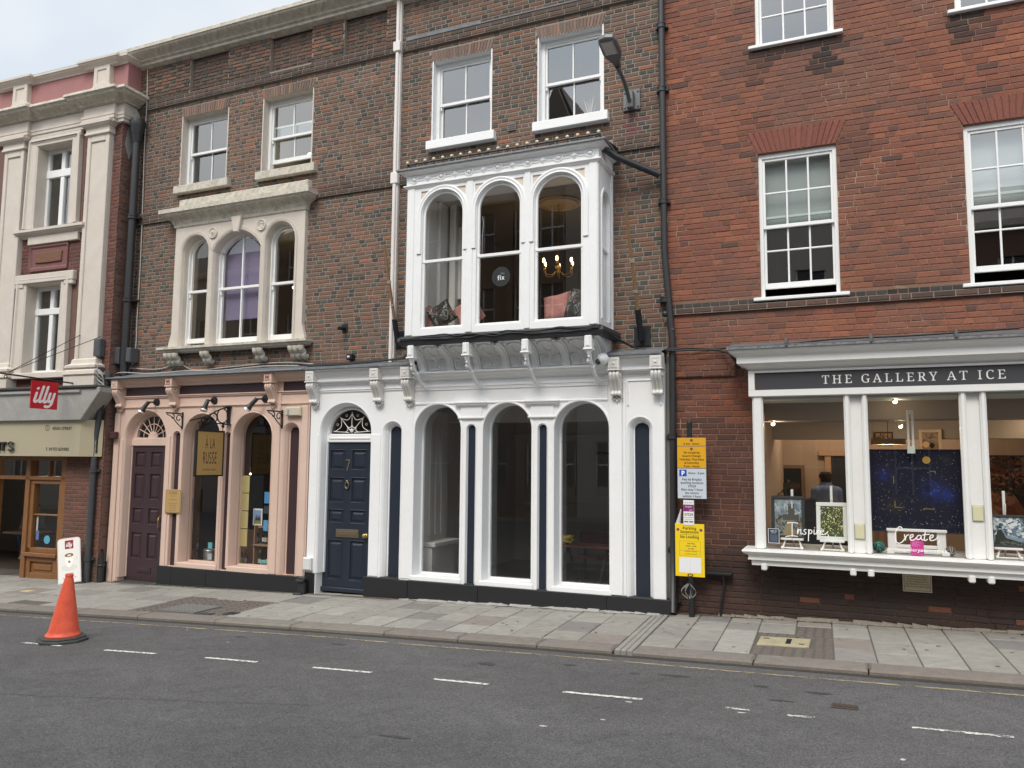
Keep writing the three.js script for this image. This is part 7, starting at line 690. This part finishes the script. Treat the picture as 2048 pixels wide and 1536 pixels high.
// gallery
{
  const wh = S([0.72, 0.72, 0.69], { roughness: 0.5 });
  const picture = (name, label, x, y, z, w, h, frame, fw, lean, draw, px = 320) => { const t = thing(name, label, 'painting', [x, y, z]); t.rotation.x = -lean; mesh('frame', [box(-w / 2, w / 2, 0, fw, -0.015, 0.02, 0.005), box(-w / 2, w / 2, h - fw, h, -0.015, 0.02, 0.005), box(-w / 2, -w / 2 + fw, fw, h - fw, -0.015, 0.02, 0.005), box(w / 2 - fw, w / 2, fw, h - fw, -0.015, 0.02, 0.005)], frame, t); const p = printed('canvas', t, w - 2 * fw, h - 2 * fw, px, draw, { roughness: 0.7 }); p.position.set(0, h / 2, 0.004); p.material.roughness = 0.95; return t; };
  const easel = (label, x, z, w, y0, yl, top) => { const t = thing('white_easel', label, 'easel', [x, y0, z], 0, 'small white easels in the gallery window'); mesh('ledge', [box(-w / 2, w / 2, yl - y0, yl - y0 + 0.022, 0.0, 0.06, 0.004)], wh, t); mesh('foot_bar', box(-w / 2, w / 2, 0.0, 0.018, 0.02, 0.04, 0.004), wh, t); for (const s of [-1, 1]) mesh('leg', [rod([s * w * 0.42, 0, 0.05], [s * w * 0.3, yl - y0, 0.01], 0.011, 0.011, 6), box(s * w * 0.42 - 0.016, s * w * 0.42 + 0.016, 0, 0.03, 0.0, 0.08, 0.005)], wh, t); mesh('mast', box(-0.014, 0.014, yl - y0, top - y0, -0.13, -0.11, 0.004), wh, t); mesh('back_leg', rod([0, 0, -0.2], [0, (top - y0) * 0.8, -0.045], 0.01, 0.01, 6), wh, t); };
  const dab = (x, n, w0, w1, h0, h1, cols, a, b) => { for (let k = 0; k < n; k++) { x.fillStyle = cols[Math.floor(rnd() * cols.length)]; x.beginPath(); x.ellipse(rr(w0, w1), rr(h0, h1), rr(a, b), rr(a, b) * 0.6, rnd() * 3, 0, 7); x.fill(); } };
  easel('white tabletop easel under the dark framed tower painting', -0.72, 0.2, 0.25, 0.845, 0.945, 1.52); easel('white tabletop easel under the white framed flower painting', -0.29, 0.2, 0.26, 0.845, 0.94, 1.57); easel('white tabletop easel under the stormy monument painting', 1.43, 0.15, 0.26, 0.845, 0.94, 1.55);
  picture('tower_painting', 'black framed painting of a stone tower under cloudy sky on easel', -0.765, 0.955, 0.17, 0.37, 0.49, S([0.02, 0.022, 0.022]), 0.035, 0.1, (x, w, h) => { x.fillStyle = '#6f7f86'; x.fillRect(0, 0, w, h); dab(x, 90, 0, w, 0, h * 0.4, ['#8d9aa0', '#a5acab', '#5f7078', '#7b8a92'], 12, 40); dab(x, 160, 0, w, h * 0.45, h, ['#4b4a38', '#6a5d45', '#3d4032', '#7a6b52', '#2f3329'], 6, 26); x.fillStyle = '#4a4741'; x.fillRect(w * 0.5, h * 0.18, w * 0.24, h * 0.4); for (let i = 0; i < 4; i++) x.fillRect(w * (0.5 + i * 0.065), h * 0.13, w * 0.04, h * 0.06); x.fillRect(w * 0.3, h * 0.42, w * 0.6, h * 0.16); x.fillStyle = '#8b7c5a'; x.beginPath(); x.moveTo(w * 0.3, h); x.lineTo(w * 0.48, h * 0.6); x.lineTo(w * 0.6, h * 0.6); x.lineTo(w * 0.75, h); x.fill(); });
  picture('flower_painting', 'white framed painting of pale daisies over green leaves on easel', -0.29, 0.955, 0.19, 0.33, 0.43, S([0.66, 0.68, 0.63]), 0.045, 0.1, (x, w, h) => { x.fillStyle = '#3b4428'; x.fillRect(0, 0, w, h); dab(x, 260, 0, w, 0, h, ['#5f6d2e', '#7d8740', '#2a3022', '#8f9a50', '#444c66'], 4, 18); dab(x, 90, 0, w, 0, h, ['#f0efd9', '#e6e2b8', '#d8d890'], 5, 12); dab(x, 40, 0, w, 0, h, ['#e2c84a'], 3, 6); });
  picture('night_painting', 'large unframed deep blue starry abstract painting in the middle gallery window', 0.6, 1.06, -0.1, 0.94, 0.94, S([0.012, 0.014, 0.04]), 0.012, 0.05, (x, w, h) => { x.fillStyle = '#0b0f24'; x.fillRect(0, 0, w, h); const blob = (a, b, r, c) => { const g = x.createRadialGradient(a, b, 0, a, b, r); g.addColorStop(0, c); g.addColorStop(1, 'rgba(10,14,34,0)'); x.fillStyle = g; x.fillRect(0, 0, w, h); }; blob(w * 0.14, h * 0.3, w * 0.2, 'rgba(22,34,110,0.8)'); blob(w * 0.7, h * 0.5, w * 0.25, 'rgba(24,58,150,0.85)'); blob(w * 0.85, h * 0.55, w * 0.2, 'rgba(20,50,130,0.8)'); blob(w * 0.25, h * 0.7, w * 0.2, 'rgba(60,52,30,0.6)'); blob(w * 0.85, h * 0.12, w * 0.12, 'rgba(70,64,36,0.5)'); dab(x, 520, 0, w, 0, h, ['#59617a', '#8c90a4', '#c5ba8c', '#37609f', '#e8e6d4'], 1, 3.4); x.fillStyle = '#a8853f'; x.beginPath(); x.arc(w * 0.63, h * 0.12, w * 0.045, 0, 7); x.fill(); x.fillStyle = '#0a1030'; for (const [a, b] of [[0.64, 0.47], [0.64, 0.61], [0.72, 0.34]]) { x.beginPath(); x.arc(w * a, h * b, w * 0.045, 0, 7); x.fill(); } x.strokeStyle = '#7d6a35'; x.lineWidth = 6; x.beginPath(); x.moveTo(w * 0.255, h * 0.32); x.lineTo(w * 0.255, h * 0.42); x.moveTo(w * 0.26, h * 0.63); x.lineTo(w * 0.26, h * 0.71); x.lineTo(w * 0.34, h * 0.71); x.moveTo(w * 0.57, h * 0.72); x.lineTo(w * 0.7, h * 0.72); x.moveTo(w * 0.66, h * 0.26); x.lineTo(w * 0.72, h * 0.26); x.lineTo(w * 0.72, h * 0.29); x.stroke(); }, 640);
  picture('monument_painting', 'dark framed painting of rider statue on a mound under stormy clouds', 1.45, 0.96, 0.13, 0.33, 0.34, S([0.03, 0.035, 0.035]), 0.025, 0.08, (x, w, h) => { x.fillStyle = '#74858f'; x.fillRect(0, 0, w, h); dab(x, 140, 0, w, 0, h * 0.7, ['#3f4f5a', '#a9b4b8', '#5b6c78', '#8c9aa1', '#c9cdc9'], 10, 34); x.fillStyle = '#2c302c'; x.beginPath(); x.moveTo(0, h); x.lineTo(w * 0.05, h * 0.75); x.lineTo(w * 0.14, h * 0.45); x.lineTo(w * 0.26, h * 0.45); x.lineTo(w * 0.4, h * 0.75); x.lineTo(w, h * 0.92); x.lineTo(w, h); x.fill(); x.fillRect(w * 0.13, h * 0.34, w * 0.15, h * 0.06); x.fillRect(w * 0.14, h * 0.38, 8, h * 0.09); x.fillRect(w * 0.24, h * 0.38, 8, h * 0.09); x.fillRect(w * 0.19, h * 0.24, 14, h * 0.12); dab(x, 90, w * 0.2, w, h * 0.85, h, ['#4a5046', '#6a6e62', '#30342f'], 4, 14); });
  picture('tree_painting', 'large dim reddish painting of spreading branches at the right of the gallery', 2.0, 0.95, -1.5, 1.1, 1.0, S([0.05, 0.03, 0.02]), 0.02, 0, (x, w, h) => { x.fillStyle = '#7b4a30'; x.fillRect(0, 0, w, h); dab(x, 200, 0, w, 0, h, ['#8a5a3c', '#6d3d28', '#9a6a4a'], 10, 40); x.strokeStyle = '#2e1f18'; for (let k = 0; k < 50; k++) { x.lineWidth = rr(1, 6); x.beginPath(); x.moveTo(w * 0.4, h * 0.7); x.quadraticCurveTo(w * rr(0.2, 0.7), h * 0.4, w * rr(0, 1), h * rr(0.05, 0.5)); x.stroke(); } dab(x, 240, 0, w, 0, h * 0.5, ['#2f241b', '#4a3626', '#3a3a2a'], 3, 12); });
  picture('hall_mirror', 'brown framed dark picture on the back wall behind the tower painting', -1.02, 0.95, -4.12, 0.42, 0.85, S([0.2, 0.12, 0.07]), 0.06, 0, (x, w, h) => { x.fillStyle = '#121110'; x.fillRect(0, 0, w, h); dab(x, 20, w * 0.2, w * 0.8, h * 0.3, h, ['#2c2420', '#4a3024'], 10, 40); }, 128);
  picture('small_framed_print', 'small dark framed print high above the drum pendant lamp', 0.35, 2.08, -2.3, 0.24, 0.2, S([0.04, 0.025, 0.02]), 0.02, 0, (x, w, h) => { x.fillStyle = '#8a6a4a'; x.fillRect(0, 0, w, h); dab(x, 40, 0, w, 0, h, ['#4a3626', '#a08060'], 4, 20); }, 128);
  picture('racehorse_print', 'framed print with dark figure right of the drum pendant lamp', 0.93, 1.95, -2.3, 0.28, 0.36, S([0.6, 0.45, 0.3]), 0.04, 0, (x, w, h) => { x.fillStyle = '#8d7864'; x.fillRect(0, 0, w, h); dab(x, 60, 0, w, 0, h * 0.5, ['#a08c78', '#7a6655'], 8, 30); x.fillStyle = '#2b211b'; x.beginPath(); x.ellipse(w * 0.6, h * 0.65, w * 0.16, h * 0.12, 0.4, 0, 7); x.fill(); x.fillRect(w * 0.52, h * 0.5, 18, h * 0.3); x.fillStyle = '#d9b48c'; x.beginPath(); x.ellipse(w * 0.22, h * 0.6, w * 0.2, h * 0.15, 0, 0, 7); x.fill(); }, 160);
  const dp = thing('drum_pendant_lamp', 'wide flat drum pendant lamp glowing over the blue painting', 'lamp', [0.36, 2.06, -1.0]); mesh('lamp_shade', [new THREE.CylinderGeometry(0.2, 0.2, 0.07, 36, 1, true).translate(0, 0.045, 0), new THREE.CylinderGeometry(0.2, 0.2, 0.004, 36).translate(0, 0.08, 0)], S([0.16, 0.11, 0.075]), dp); mesh('lamp_diffuser', new THREE.CylinderGeometry(0.185, 0.185, 0.006, 36).translate(0, 0.018, 0), S([0.8, 0.7, 0.5], { emissive: new THREE.Color().setRGB(1, 0.72, 0.36), emissiveIntensity: 0.9 }), dp); mesh('cord', rod([0, 0.08, 0], [0, 0.66, 0], 0.004), M.black, dp); { const l = new THREE.PointLight(new THREE.Color().setRGB(1, 0.76, 0.5), 0.5); l.position.set(0.36, 2.03, -1.0); l.castShadow = true; scene.add(l); }
  const sp = (label, pts, I) => { const t = thing('track_spotlight', label, 'spotlight', pts[0], 0, 'spotlights inside the gallery'); pts.forEach((p) => { const q = p.map((v, i) => v - pts[0][i]); mesh('holder', rod([q[0] - 0.02, q[1] + 0.05, q[2]], [q[0], q[1] + 0.01, q[2]], 0.022, 0.03, 10), M.white, t); lamp(t, ...q, 0.026, I * 0.62, 5, [1, 0.78, 0.52]); }); };
  sp('two lit spotlights in the upper left of the left gallery window', [[-1.04, 2.42, -0.62], [-0.98, 2.33, -0.62]], 0.7); sp('lit downlight beside the hanging white clip in the gallery', [[0.53, 2.32, -1.45]], 1.1); sp('lit downlight deep in the gallery lighting the back wall', [[0.9, 2.5, -3.2]], 2.2); sp('lit downlight on the gallery ceiling above the doorway', [[-0.5, 2.5, -3.3]], 2.0); sp('lit downlight at the right end of the gallery', [[2.2, 2.4, -1.9]], 1.2); sp('lit downlight high in the middle gallery window soffit', [[0.42, 2.55, -0.1]], 0.25);
  const cb = thing('picture_clip', 'white hanging rail and clip holding the blue painting', 'clip', [0.565, 1.97, -0.06]); mesh('rail', [box(-0.035, -0.012, 0.05, 0.46, -0.01, 0.01, 0.003), box(0.012, 0.035, 0.05, 0.46, -0.01, 0.01, 0.003), box(-0.035, 0.035, 0.43, 0.47, -0.01, 0.008, 0.003)], wh, cb); mesh('clip', box(-0.04, 0.04, -0.02, 0.06, -0.012, 0.014, 0.004), S([0.55, 0.62, 0.57]), cb);
  const wb = thing('white_display_easel', 'broad white display easel under the blue painting', 'easel', [0.575, 0.845, 0.02]); mesh('ledge', [box(-0.3, 0.3, 0.235, 0.265, 0, 0.07, 0.005), box(-0.3, 0.3, 0.0, 0.05, 0.06, 0.1, 0.006)], wh, wb); mesh('side', [box(-0.29, -0.2, 0.03, 0.24, 0.02, 0.045, 0.005), box(0.2, 0.29, 0.03, 0.24, 0.02, 0.045, 0.005), box(-0.2, 0.2, 0.05, 0.09, 0.02, 0.045, 0.005)], wh, wb); mesh('foot', [box(-0.31, -0.23, -0.005, 0.04, 0.05, 0.19, 0.006), box(0.23, 0.31, -0.005, 0.04, 0.05, 0.19, 0.006)], wh, wb);
  const gb = (label, x, r, c) => { const t = thing('glass_ornament', label, 'ornament', [x, 0.845 + r, 0.16]); mesh('ball', new THREE.SphereGeometry(r, 20, 14), new THREE.MeshPhysicalMaterial({ color: new THREE.Color().setRGB(...c), roughness: 0.08, transmission: 0.5, thickness: 0.1, ior: 1.5, side: THREE.DoubleSide }), t); mesh('swirl', [...Array(5)].map((_, k) => xf(new THREE.TorusGeometry(r * 1.01, 0.004, 5, 22), { r: [rnd() * 3, rnd() * 3, 0] })), S(c.map((v) => v * 1.8)), t); };
  gb('round dark green glass ornament at the left foot of middle gallery window', 0.19, 0.062, [0.02, 0.12, 0.1]); gb('small swirled glass ornament at the right foot of middle gallery window', 0.89, 0.05, [0.16, 0.15, 0.13]);
  const pc = printed('pink_leaflet', scene, 0.13, 0.175, 128, (x, w, h) => { x.fillStyle = '#c23a8c'; x.fillRect(0, 0, w, h); x.fillStyle = '#e7a3cb'; for (let i = 0; i < 6; i++) x.fillRect(14, 18 + i * 12, rr(50, 100), 3); }, { side: THREE.DoubleSide }); pc.position.set(0.565, 0.94, 0.296); tag(pc, 'bright pink leaflet inside the middle gallery window under the Create lettering', 'leaflet');
  const script = (x, strokes, lw) => { x.strokeStyle = '#f2f2f0'; x.lineWidth = lw; x.lineCap = 'round'; x.lineJoin = 'round'; for (const s of strokes) { x.beginPath(); x.moveTo(s[0], s[1]); for (let i = 2; i < s.length - 3; i += 4) x.quadraticCurveTo(s[i], s[i + 1], s[i + 2], s[i + 3]); x.stroke(); } };
  const dec = (name, label, x, y, w, h, px, draw) => { const p = printed(name, scene, w, h, px, (c, W, H) => { c.clearRect(0, 0, W, H); draw(c, W, H); }, { transparent: true, side: THREE.DoubleSide, roughness: 0.6 }); p.position.set(x, y, 0.309); tag(p, label, 'window lettering'); };
  dec('window_lettering', 'white handwritten word Inspire on the left gallery window', -0.55, 1.06, 0.54, 0.25, 540, (c) => script(c, [[55, 42, 100, 32, 170, 38], [110, 40, 108, 110, 106, 190], [38, 196, 100, 180, 165, 190], [165, 150, 168, 100, 172, 105, 168, 130, 166, 160, 180, 105, 200, 110, 205, 130, 200, 158, 206, 170, 222, 150], [262, 108, 236, 105, 236, 122, 240, 134, 256, 142, 262, 164, 228, 164], [286, 106, 284, 170, 280, 235, 284, 130, 300, 108, 330, 112, 318, 140, 306, 160, 288, 146], [345, 108, 340, 140, 344, 156, 356, 160, 368, 140], [350, 84, 351, 84, 352, 86], [372, 112, 374, 130, 374, 156, 376, 112, 404, 110], [412, 134, 450, 124, 444, 108, 420, 98, 412, 134, 412, 160, 440, 158, 470, 150, 490, 120], [496, 158, 492, 172, 484, 182]], 9));
  dec('window_lettering', 'white handwritten word Create on the middle gallery window', 0.575, 1.04, 0.5, 0.27, 500, (c) => script(c, [[100, 60, 100, 20, 70, 30, 30, 60, 28, 140, 28, 210, 66, 206, 100, 196, 116, 160], [120, 110, 124, 150, 126, 170, 130, 112, 164, 112], [172, 144, 212, 130, 204, 108, 178, 98, 172, 144, 174, 176, 204, 166, 220, 158, 234, 140], [280, 116, 250, 100, 238, 140, 240, 172, 268, 150, 282, 130, 282, 116, 276, 170, 300, 158], [326, 60, 312, 120, 310, 160, 316, 176, 340, 150], [296, 108, 330, 98, 362, 96], [362, 140, 404, 128, 396, 104, 370, 96, 362, 140, 364, 170, 394, 160, 424, 150, 440, 120], [456, 158, 452, 174, 444, 184]], 10));
  dec('window_lettering', 'white web address thegalleryatice.co.uk low on the middle gallery window', 0.6, 0.905, 0.52, 0.06, 520, (c, W, H) => txt(c, 'thegalleryatice.co.uk', W / 2, H / 2, 50, { col: '#ecece8', w: 'bold' }));
  dec('window_lettering', 'start of a white handwritten word on the right gallery window', 1.72, 1.04, 0.36, 0.25, 360, (c) => script(c, [[110, 50, 60, 30, 50, 90, 60, 130, 100, 140, 110, 200, 40, 190], [150, 160, 160, 100, 180, 110], [200, 140, 230, 120, 260, 150]], 9));
  const stk = printed('review_sticker', scene, 0.125, 0.17, 200, (x, w, h) => { x.fillStyle = '#2b3342'; x.fillRect(0, 0, w, h); x.strokeStyle = '#dfe3e6'; x.lineWidth = 8; x.strokeRect(6, 6, w - 12, h - 12); txt(x, 'VISIT US', w / 2, 48, 30, { col: '#dfe3e6', w: 'bold' }); txt(x, 'REVIEW', w / 2, 82, 26, { col: '#dfe3e6' }); x.fillStyle = '#4a5364'; x.fillRect(34, 110, w - 68, w - 68); }); stk.position.set(-0.915, 0.99, 0.3095); tag(stk, 'dark blue review sticker in lower left corner of the left gallery window', 'sticker');
  for (const [x, y, l] of [[0.0, 1.0, 'cream paper packet taped to the post left of the middle gallery window'], [1.15, 1.24, 'cream paper packet taped to the post right of the middle gallery window']]) { const t = thing('paper_packet', l, 'packet', [x, y, 0.302]); mesh('packet', box(-0.048, 0.048, 0, 0.155, 0, 0.02, 0.004), S([0.6, 0.58, 0.38]), t); mesh('sleeve', box(-0.054, 0.054, -0.006, 0.165, -0.001, 0.006, 0.003), S([0.5, 0.5, 0.46]), t); }
  const pl = thing('house_plant', 'dark leafy plant against the left wall inside the gallery', 'plant', [-1.0, 0.84, -2.4]); mesh('leaf', [...Array(26)].map(() => xf(new THREE.SphereGeometry(0.5, 6, 4), { s: [0.09, 0.012, 0.05], r: [rr(-1, 1), rnd() * 6, rr(-0.8, 0.8)], p: [rr(-0.1, 0.1), rr(0.3, 0.75), rr(-0.1, 0.1)] })), S([0.03, 0.05, 0.025]), pl); mesh('stem', [...Array(5)].map(() => rod([0, 0, 0], [rr(-0.08, 0.08), 0.7, rr(-0.08, 0.08)], 0.006)), S([0.04, 0.04, 0.02]), pl); mesh('pot', lathe([[0.06, -0.1], [0.09, 0.05]], 14), M.black, pl);
  const ch = thing('office_chair', 'dark rounded chair back between the two easels', 'chair', [-0.55, 0.1, -0.9]); const cs = slab([[-0.13, 0.55], [-0.13, 1.2], [-0.1, 1.27], [0, 1.3], [0.1, 1.27], [0.13, 1.2], [0.13, 0.55]], [], 0, 0.06, 0.02); mesh('backrest', cs, S([0.012, 0.012, 0.015]), ch); mesh('seat', box(-0.2, 0.2, 0.45, 0.53, 0, -0.4 + 0.8, 0.03), S([0.012, 0.012, 0.015]), ch); mesh('stem', [rod([0, 0, 0.2], [0, 0.45, 0.2], 0.03), box(-0.25, 0.25, 0, 0.04, 0.17, 0.23, 0.01)], M.iron, ch);
}
// people
function person(name, label, bones, lo, hi, cell = 0.013) { // one continuous skin over tapered capsules
  const mx = Math.max(hi[0] - lo[0], hi[1] - lo[1], hi[2] - lo[2]), n = Math.min(120, Math.ceil(mx / cell)), mc = new MarchingCubes(n, new THREE.MeshBasicMaterial(), false, false, 400000), F = mc.field, ctr = lo.map((v, i) => (v + hi[i]) / 2), half = mx / 2;
  const sd = (p) => { let s = 0, best = 1e9, bc = null; for (const [a, b, ra, rb, c, k = 40] of bones) { const ab = [b[0] - a[0], b[1] - a[1], b[2] - a[2]], ap = [p[0] - a[0], p[1] - a[1], p[2] - a[2]], t = Math.min(1, Math.max(0, (ab[0] * ap[0] + ab[1] * ap[1] + ab[2] * ap[2]) / (ab[0] ** 2 + ab[1] ** 2 + ab[2] ** 2 + 1e-9))), d = Math.hypot(ap[0] - ab[0] * t, ap[1] - ab[1] * t, ap[2] - ab[2] * t) - (ra + (rb - ra) * t); s += Math.exp(-45 * Math.max(-0.5, d)); if (d < best) { best = d; bc = c; } } return [-Math.log(s) / 45, bc]; };
  for (let k = 0; k < n; k++) for (let j = 0; j < n; j++) for (let i = 0; i < n; i++) F[k * n * n + j * n + i] = -sd([ctr[0] + half * (i / n * 2 - 1), ctr[1] + half * (j / n * 2 - 1), ctr[2] + half * (k / n * 2 - 1)])[0];
  mc.isolation = 0; mc.update(); const c = mc.count, P = new Float32Array(c * 3), C = new Float32Array(c * 3); for (let i = 0; i < c; i++) { const p = [0, 1, 2].map((a) => ctr[a] + half * mc.positionArray[3 * i + a]); P.set(p, 3 * i); C.set(sd(p)[1], 3 * i); }
  const g = new THREE.BufferGeometry(); g.setAttribute('position', new THREE.BufferAttribute(P, 3)); g.setAttribute('normal', new THREE.BufferAttribute(mc.normalArray.slice(0, c * 3), 3)); g.setAttribute('color', new THREE.BufferAttribute(C, 3)); g.computeVertexNormals(); return tag(mesh(name, g, S([1, 1, 1], { vertexColors: true, roughness: 0.85 })), label, 'person');
}
{
  const skin = [0.4, 0.22, 0.15], hair = [0.02, 0.015, 0.012], grey = [0.16, 0.17, 0.18], jean = [0.05, 0.07, 0.13], shoe = [0.62, 0.6, 0.57], blue = [0.14, 0.2, 0.36];
  const hand = (w, d, up) => { const o = []; const L = [0.065, 0.075, 0.07, 0.055]; for (let k = 0; k < 4; k++) { const a = [w[0] + d[0] * 0.07 + (k - 1.5) * 0.02 * up[0], w[1] + d[1] * 0.07 + (k - 1.5) * 0.02 * up[1], w[2] + d[2] * 0.07 + (k - 1.5) * 0.02 * up[2]], b = a.map((v, i) => v + d[i] * L[k]); o.push([a, b, 0.01, 0.008, skin]); } o.push([w, w.map((v, i) => v + d[i] * 0.075), 0.026, 0.032, skin], [w.map((v, i) => v + d[i] * 0.02 - up[i] * 0.03), w.map((v, i) => v + d[i] * 0.07 - up[i] * 0.055), 0.012, 0.009, skin]); return o; };
  const head = (c, f) => [[c, [c[0], c[1] - 0.06, c[2]], 0.085, 0.07, skin], [[c[0] - f[0] * 0.02, c[1] + 0.03, c[2] - f[2] * 0.02], [c[0] - f[0] * 0.045, c[1] - 0.02, c[2] - f[2] * 0.045], 0.09, 0.07, hair], [[c[0] + f[0] * 0.085, c[1] - 0.02, c[2] + f[2] * 0.085], [c[0] + f[0] * 0.095, c[1] - 0.035, c[2] + f[2] * 0.095], 0.014, 0.016, skin], [[c[0] + f[0] * 0.03, c[1] - 0.09, c[2] + f[2] * 0.03], [c[0] + f[0] * 0.05, c[1] - 0.1, c[2] + f[2] * 0.05], 0.045, 0.035, skin]];
  const fx = [0.5, 0, 0.86], y0 = -0.42; // seated customer, leaning over the table
  const p = person('person', 'person seated in grey top, jeans and white trainers inside the coffee shop', [[[0, 0.47, 0], [0.02, 0.62, 0.03], 0.14, 0.13, grey], [[0.02, 0.62, 0.03], [0.1, 0.88, 0.14], 0.13, 0.15, grey], [[-0.03, 0.9, 0.22], [0.22, 0.9, 0.08], 0.075, 0.075, grey], [[0.11, 0.92, 0.15], [0.14, 1.02, 0.2], 0.05, 0.05, skin], ...head([0.16, 1.1, 0.24], [0.4, 0, 0.9]), [[-0.06, 0.9, 0.22], [-0.04, 0.66, 0.38], 0.055, 0.045, grey], [[-0.04, 0.66, 0.38], [0.12, 0.7, 0.56], 0.045, 0.032, grey], ...hand([0.12, 0.7, 0.56], [0.6, 0, 0.8], [0.8, 0, -0.6]), [[0.24, 0.9, 0.08], [0.34, 0.66, 0.22], 0.055, 0.045, grey], [[0.34, 0.66, 0.22], [0.32, 0.7, 0.44], 0.045, 0.032, grey], ...hand([0.32, 0.7, 0.44], [0, 0, 1], [-1, 0, 0]), [[-0.08, 0.46, 0.03], [-0.02, 0.47, 0.42], 0.1, 0.072, jean], [[-0.02, 0.47, 0.42], [0.02, 0.09, 0.38], 0.068, 0.045, jean], [[0.1, 0.46, -0.02], [0.28, 0.47, 0.34], 0.1, 0.072, jean], [[0.28, 0.47, 0.34], [0.34, 0.09, 0.3], 0.068, 0.045, jean], [[0.01, 0.05, 0.35], [0.06, 0.04, 0.54], 0.045, 0.038, shoe], [[0.33, 0.05, 0.27], [0.42, 0.04, 0.45], 0.045, 0.038, shoe]], [-0.3, -0.05, -0.3], [0.6, 1.3, 0.8]);
  p.position.set(-17.15, y0, -2.2); p.rotation.y = 0.5; const st = thing('cafe_stool', 'dark wooden stool under the seated coffee shop customer', 'stool', [-17.15, y0, -2.2]); mesh('seat', box(-0.18, 0.18, 0.3, 0.34, -0.18, 0.18, 0.01), M.woodd, st); for (const a of [-1, 1]) for (const b of [-1, 1]) mesh('leg', rod([a * 0.13, 0.3, b * 0.13], [a * 0.16, 0, b * 0.16], 0.016), M.woodd, st);
  const q = person('person', 'person in a blue shirt with back turned by the gallery doorway', [[[0, 0.95, 0], [0, 1.15, 0.02], 0.15, 0.15, blue], [[0, 1.15, 0.02], [0, 1.38, 0.0], 0.15, 0.15, blue], [[-0.16, 1.4, 0], [0.16, 1.4, 0], 0.07, 0.07, blue], [[0, 1.44, 0], [0, 1.55, -0.03], 0.05, 0.05, skin], ...head([0, 1.62, -0.05], [0, 0, -1]), ...[-1, 1].flatMap((s) => [[[s * 0.19, 1.4, 0], [s * 0.24, 1.12, -0.02], 0.06, 0.048, blue], [[s * 0.24, 1.12, -0.02], [s * 0.22, 0.88, -0.14], 0.045, 0.032, skin], ...hand([s * 0.22, 0.88, -0.14], [0, -0.8, -0.6], [s * -0.3, 0, 0.9]), [[s * 0.09, 0.92, 0], [s * 0.1, 0.48, -0.02], 0.105, 0.075, jean], [[s * 0.1, 0.48, -0.02], [s * 0.1, 0.09, 0.02], 0.07, 0.045, jean], [[s * 0.1, 0.045, 0.02], [s * 0.12, 0.04, -0.17], 0.045, 0.038, hair]])], [-0.4, -0.05, -0.4], [0.4, 1.75, 0.4], 0.015);
  q.position.set(-0.45, 0.1, -3.2); q.scale.setScalar(0.93); q.rotation.y = 0.4;
}
// ---------- across the street (mirrored in the glass) ----------
const far = (label, x0, x1, h, wm, rows, gable) => { const t = thing('opposite_house', label, 'house', [(x0 + x1) / 2, 0, 17.6]), w = (x1 - x0) / 2, holes = [], win = []; const n = Math.max(2, Math.round(w / 1.3)); for (let r = 0; r < rows; r++) for (let i = 0; i < n; i++) { const x = -w + (i + 0.5) * 2 * w / n, y = 0.9 + r * 2.9; holes.push(rect(x - 0.5, x + 0.5, y, y + 1.6)); win.push([x, y]); } const out = gable ? [[-w, -0.6], [w, -0.6], [w, h], [0, h + 2.6], [-w, h]] : rect(-w, w, -0.6, h); mesh('wall', slab(out, holes, 0, 0.35), wm, t); for (const [x, y] of win) { const g = mesh('window', [box(x - 0.5, x - 0.44, y, y + 1.6, 0.08, 0.16), box(x + 0.44, x + 0.5, y, y + 1.6, 0.08, 0.16), box(x - 0.44, x + 0.44, y + 0.78, y + 0.84, 0.08, 0.16), box(x - 0.03, x + 0.03, y, y + 1.6, 0.09, 0.15)], M.sash, t); mesh('pane', quads([[[x - 0.5, y, 0.13], [x + 0.5, y, 0.13], [x + 0.5, y + 1.6, 0.13], [x - 0.5, y + 1.6, 0.13]]]), S([0.03, 0.035, 0.04], { roughness: 0.1 }), g); } mesh('cornice', box(-w - 0.1, w + 0.1, h - 0.25, h + 0.02, -0.25, 0.5, 0.03), M.creamworn, t); mesh('roof', gable ? slab([[-w - 0.2, h], [0, h + 2.75], [w + 0.2, h]], [], 0.36, 8) : quads([[[-w, h, -0.1], [w, h, -0.1], [w, h + 2.2, 4], [-w, h + 2.2, 4]]]), S([0.1, 0.08, 0.075]), t); };
far('pale rendered house across the street', -9.5, 0, 12.4, S([0.5, 0.47, 0.42], { map: T.stone }), 3, false); far('low brown brick house across the street', 0.05, 6, 9.4, S([0.2, 0.12, 0.09], { map: T.grain }), 3, false); far('cream stone house across the street with three rows of windows', 6.05, 17, 10.4, S([0.42, 0.38, 0.31], { map: T.stone }), 3, false); far('long brown brick house across the street at the far end', -24, -11.6, 11.8, S([0.22, 0.14, 0.11], { map: T.grain }), 4, false); far('narrow tall gabled house across the street', -11.55, -9.55, 14.2, S([0.25, 0.2, 0.17], { map: T.grain }), 4, true); far('grey rendered house across the street beyond the long one', -40, -24.05, 10.5, S([0.35, 0.34, 0.32], { map: T.stone }), 3, false);
renderer.render(scene, camera);
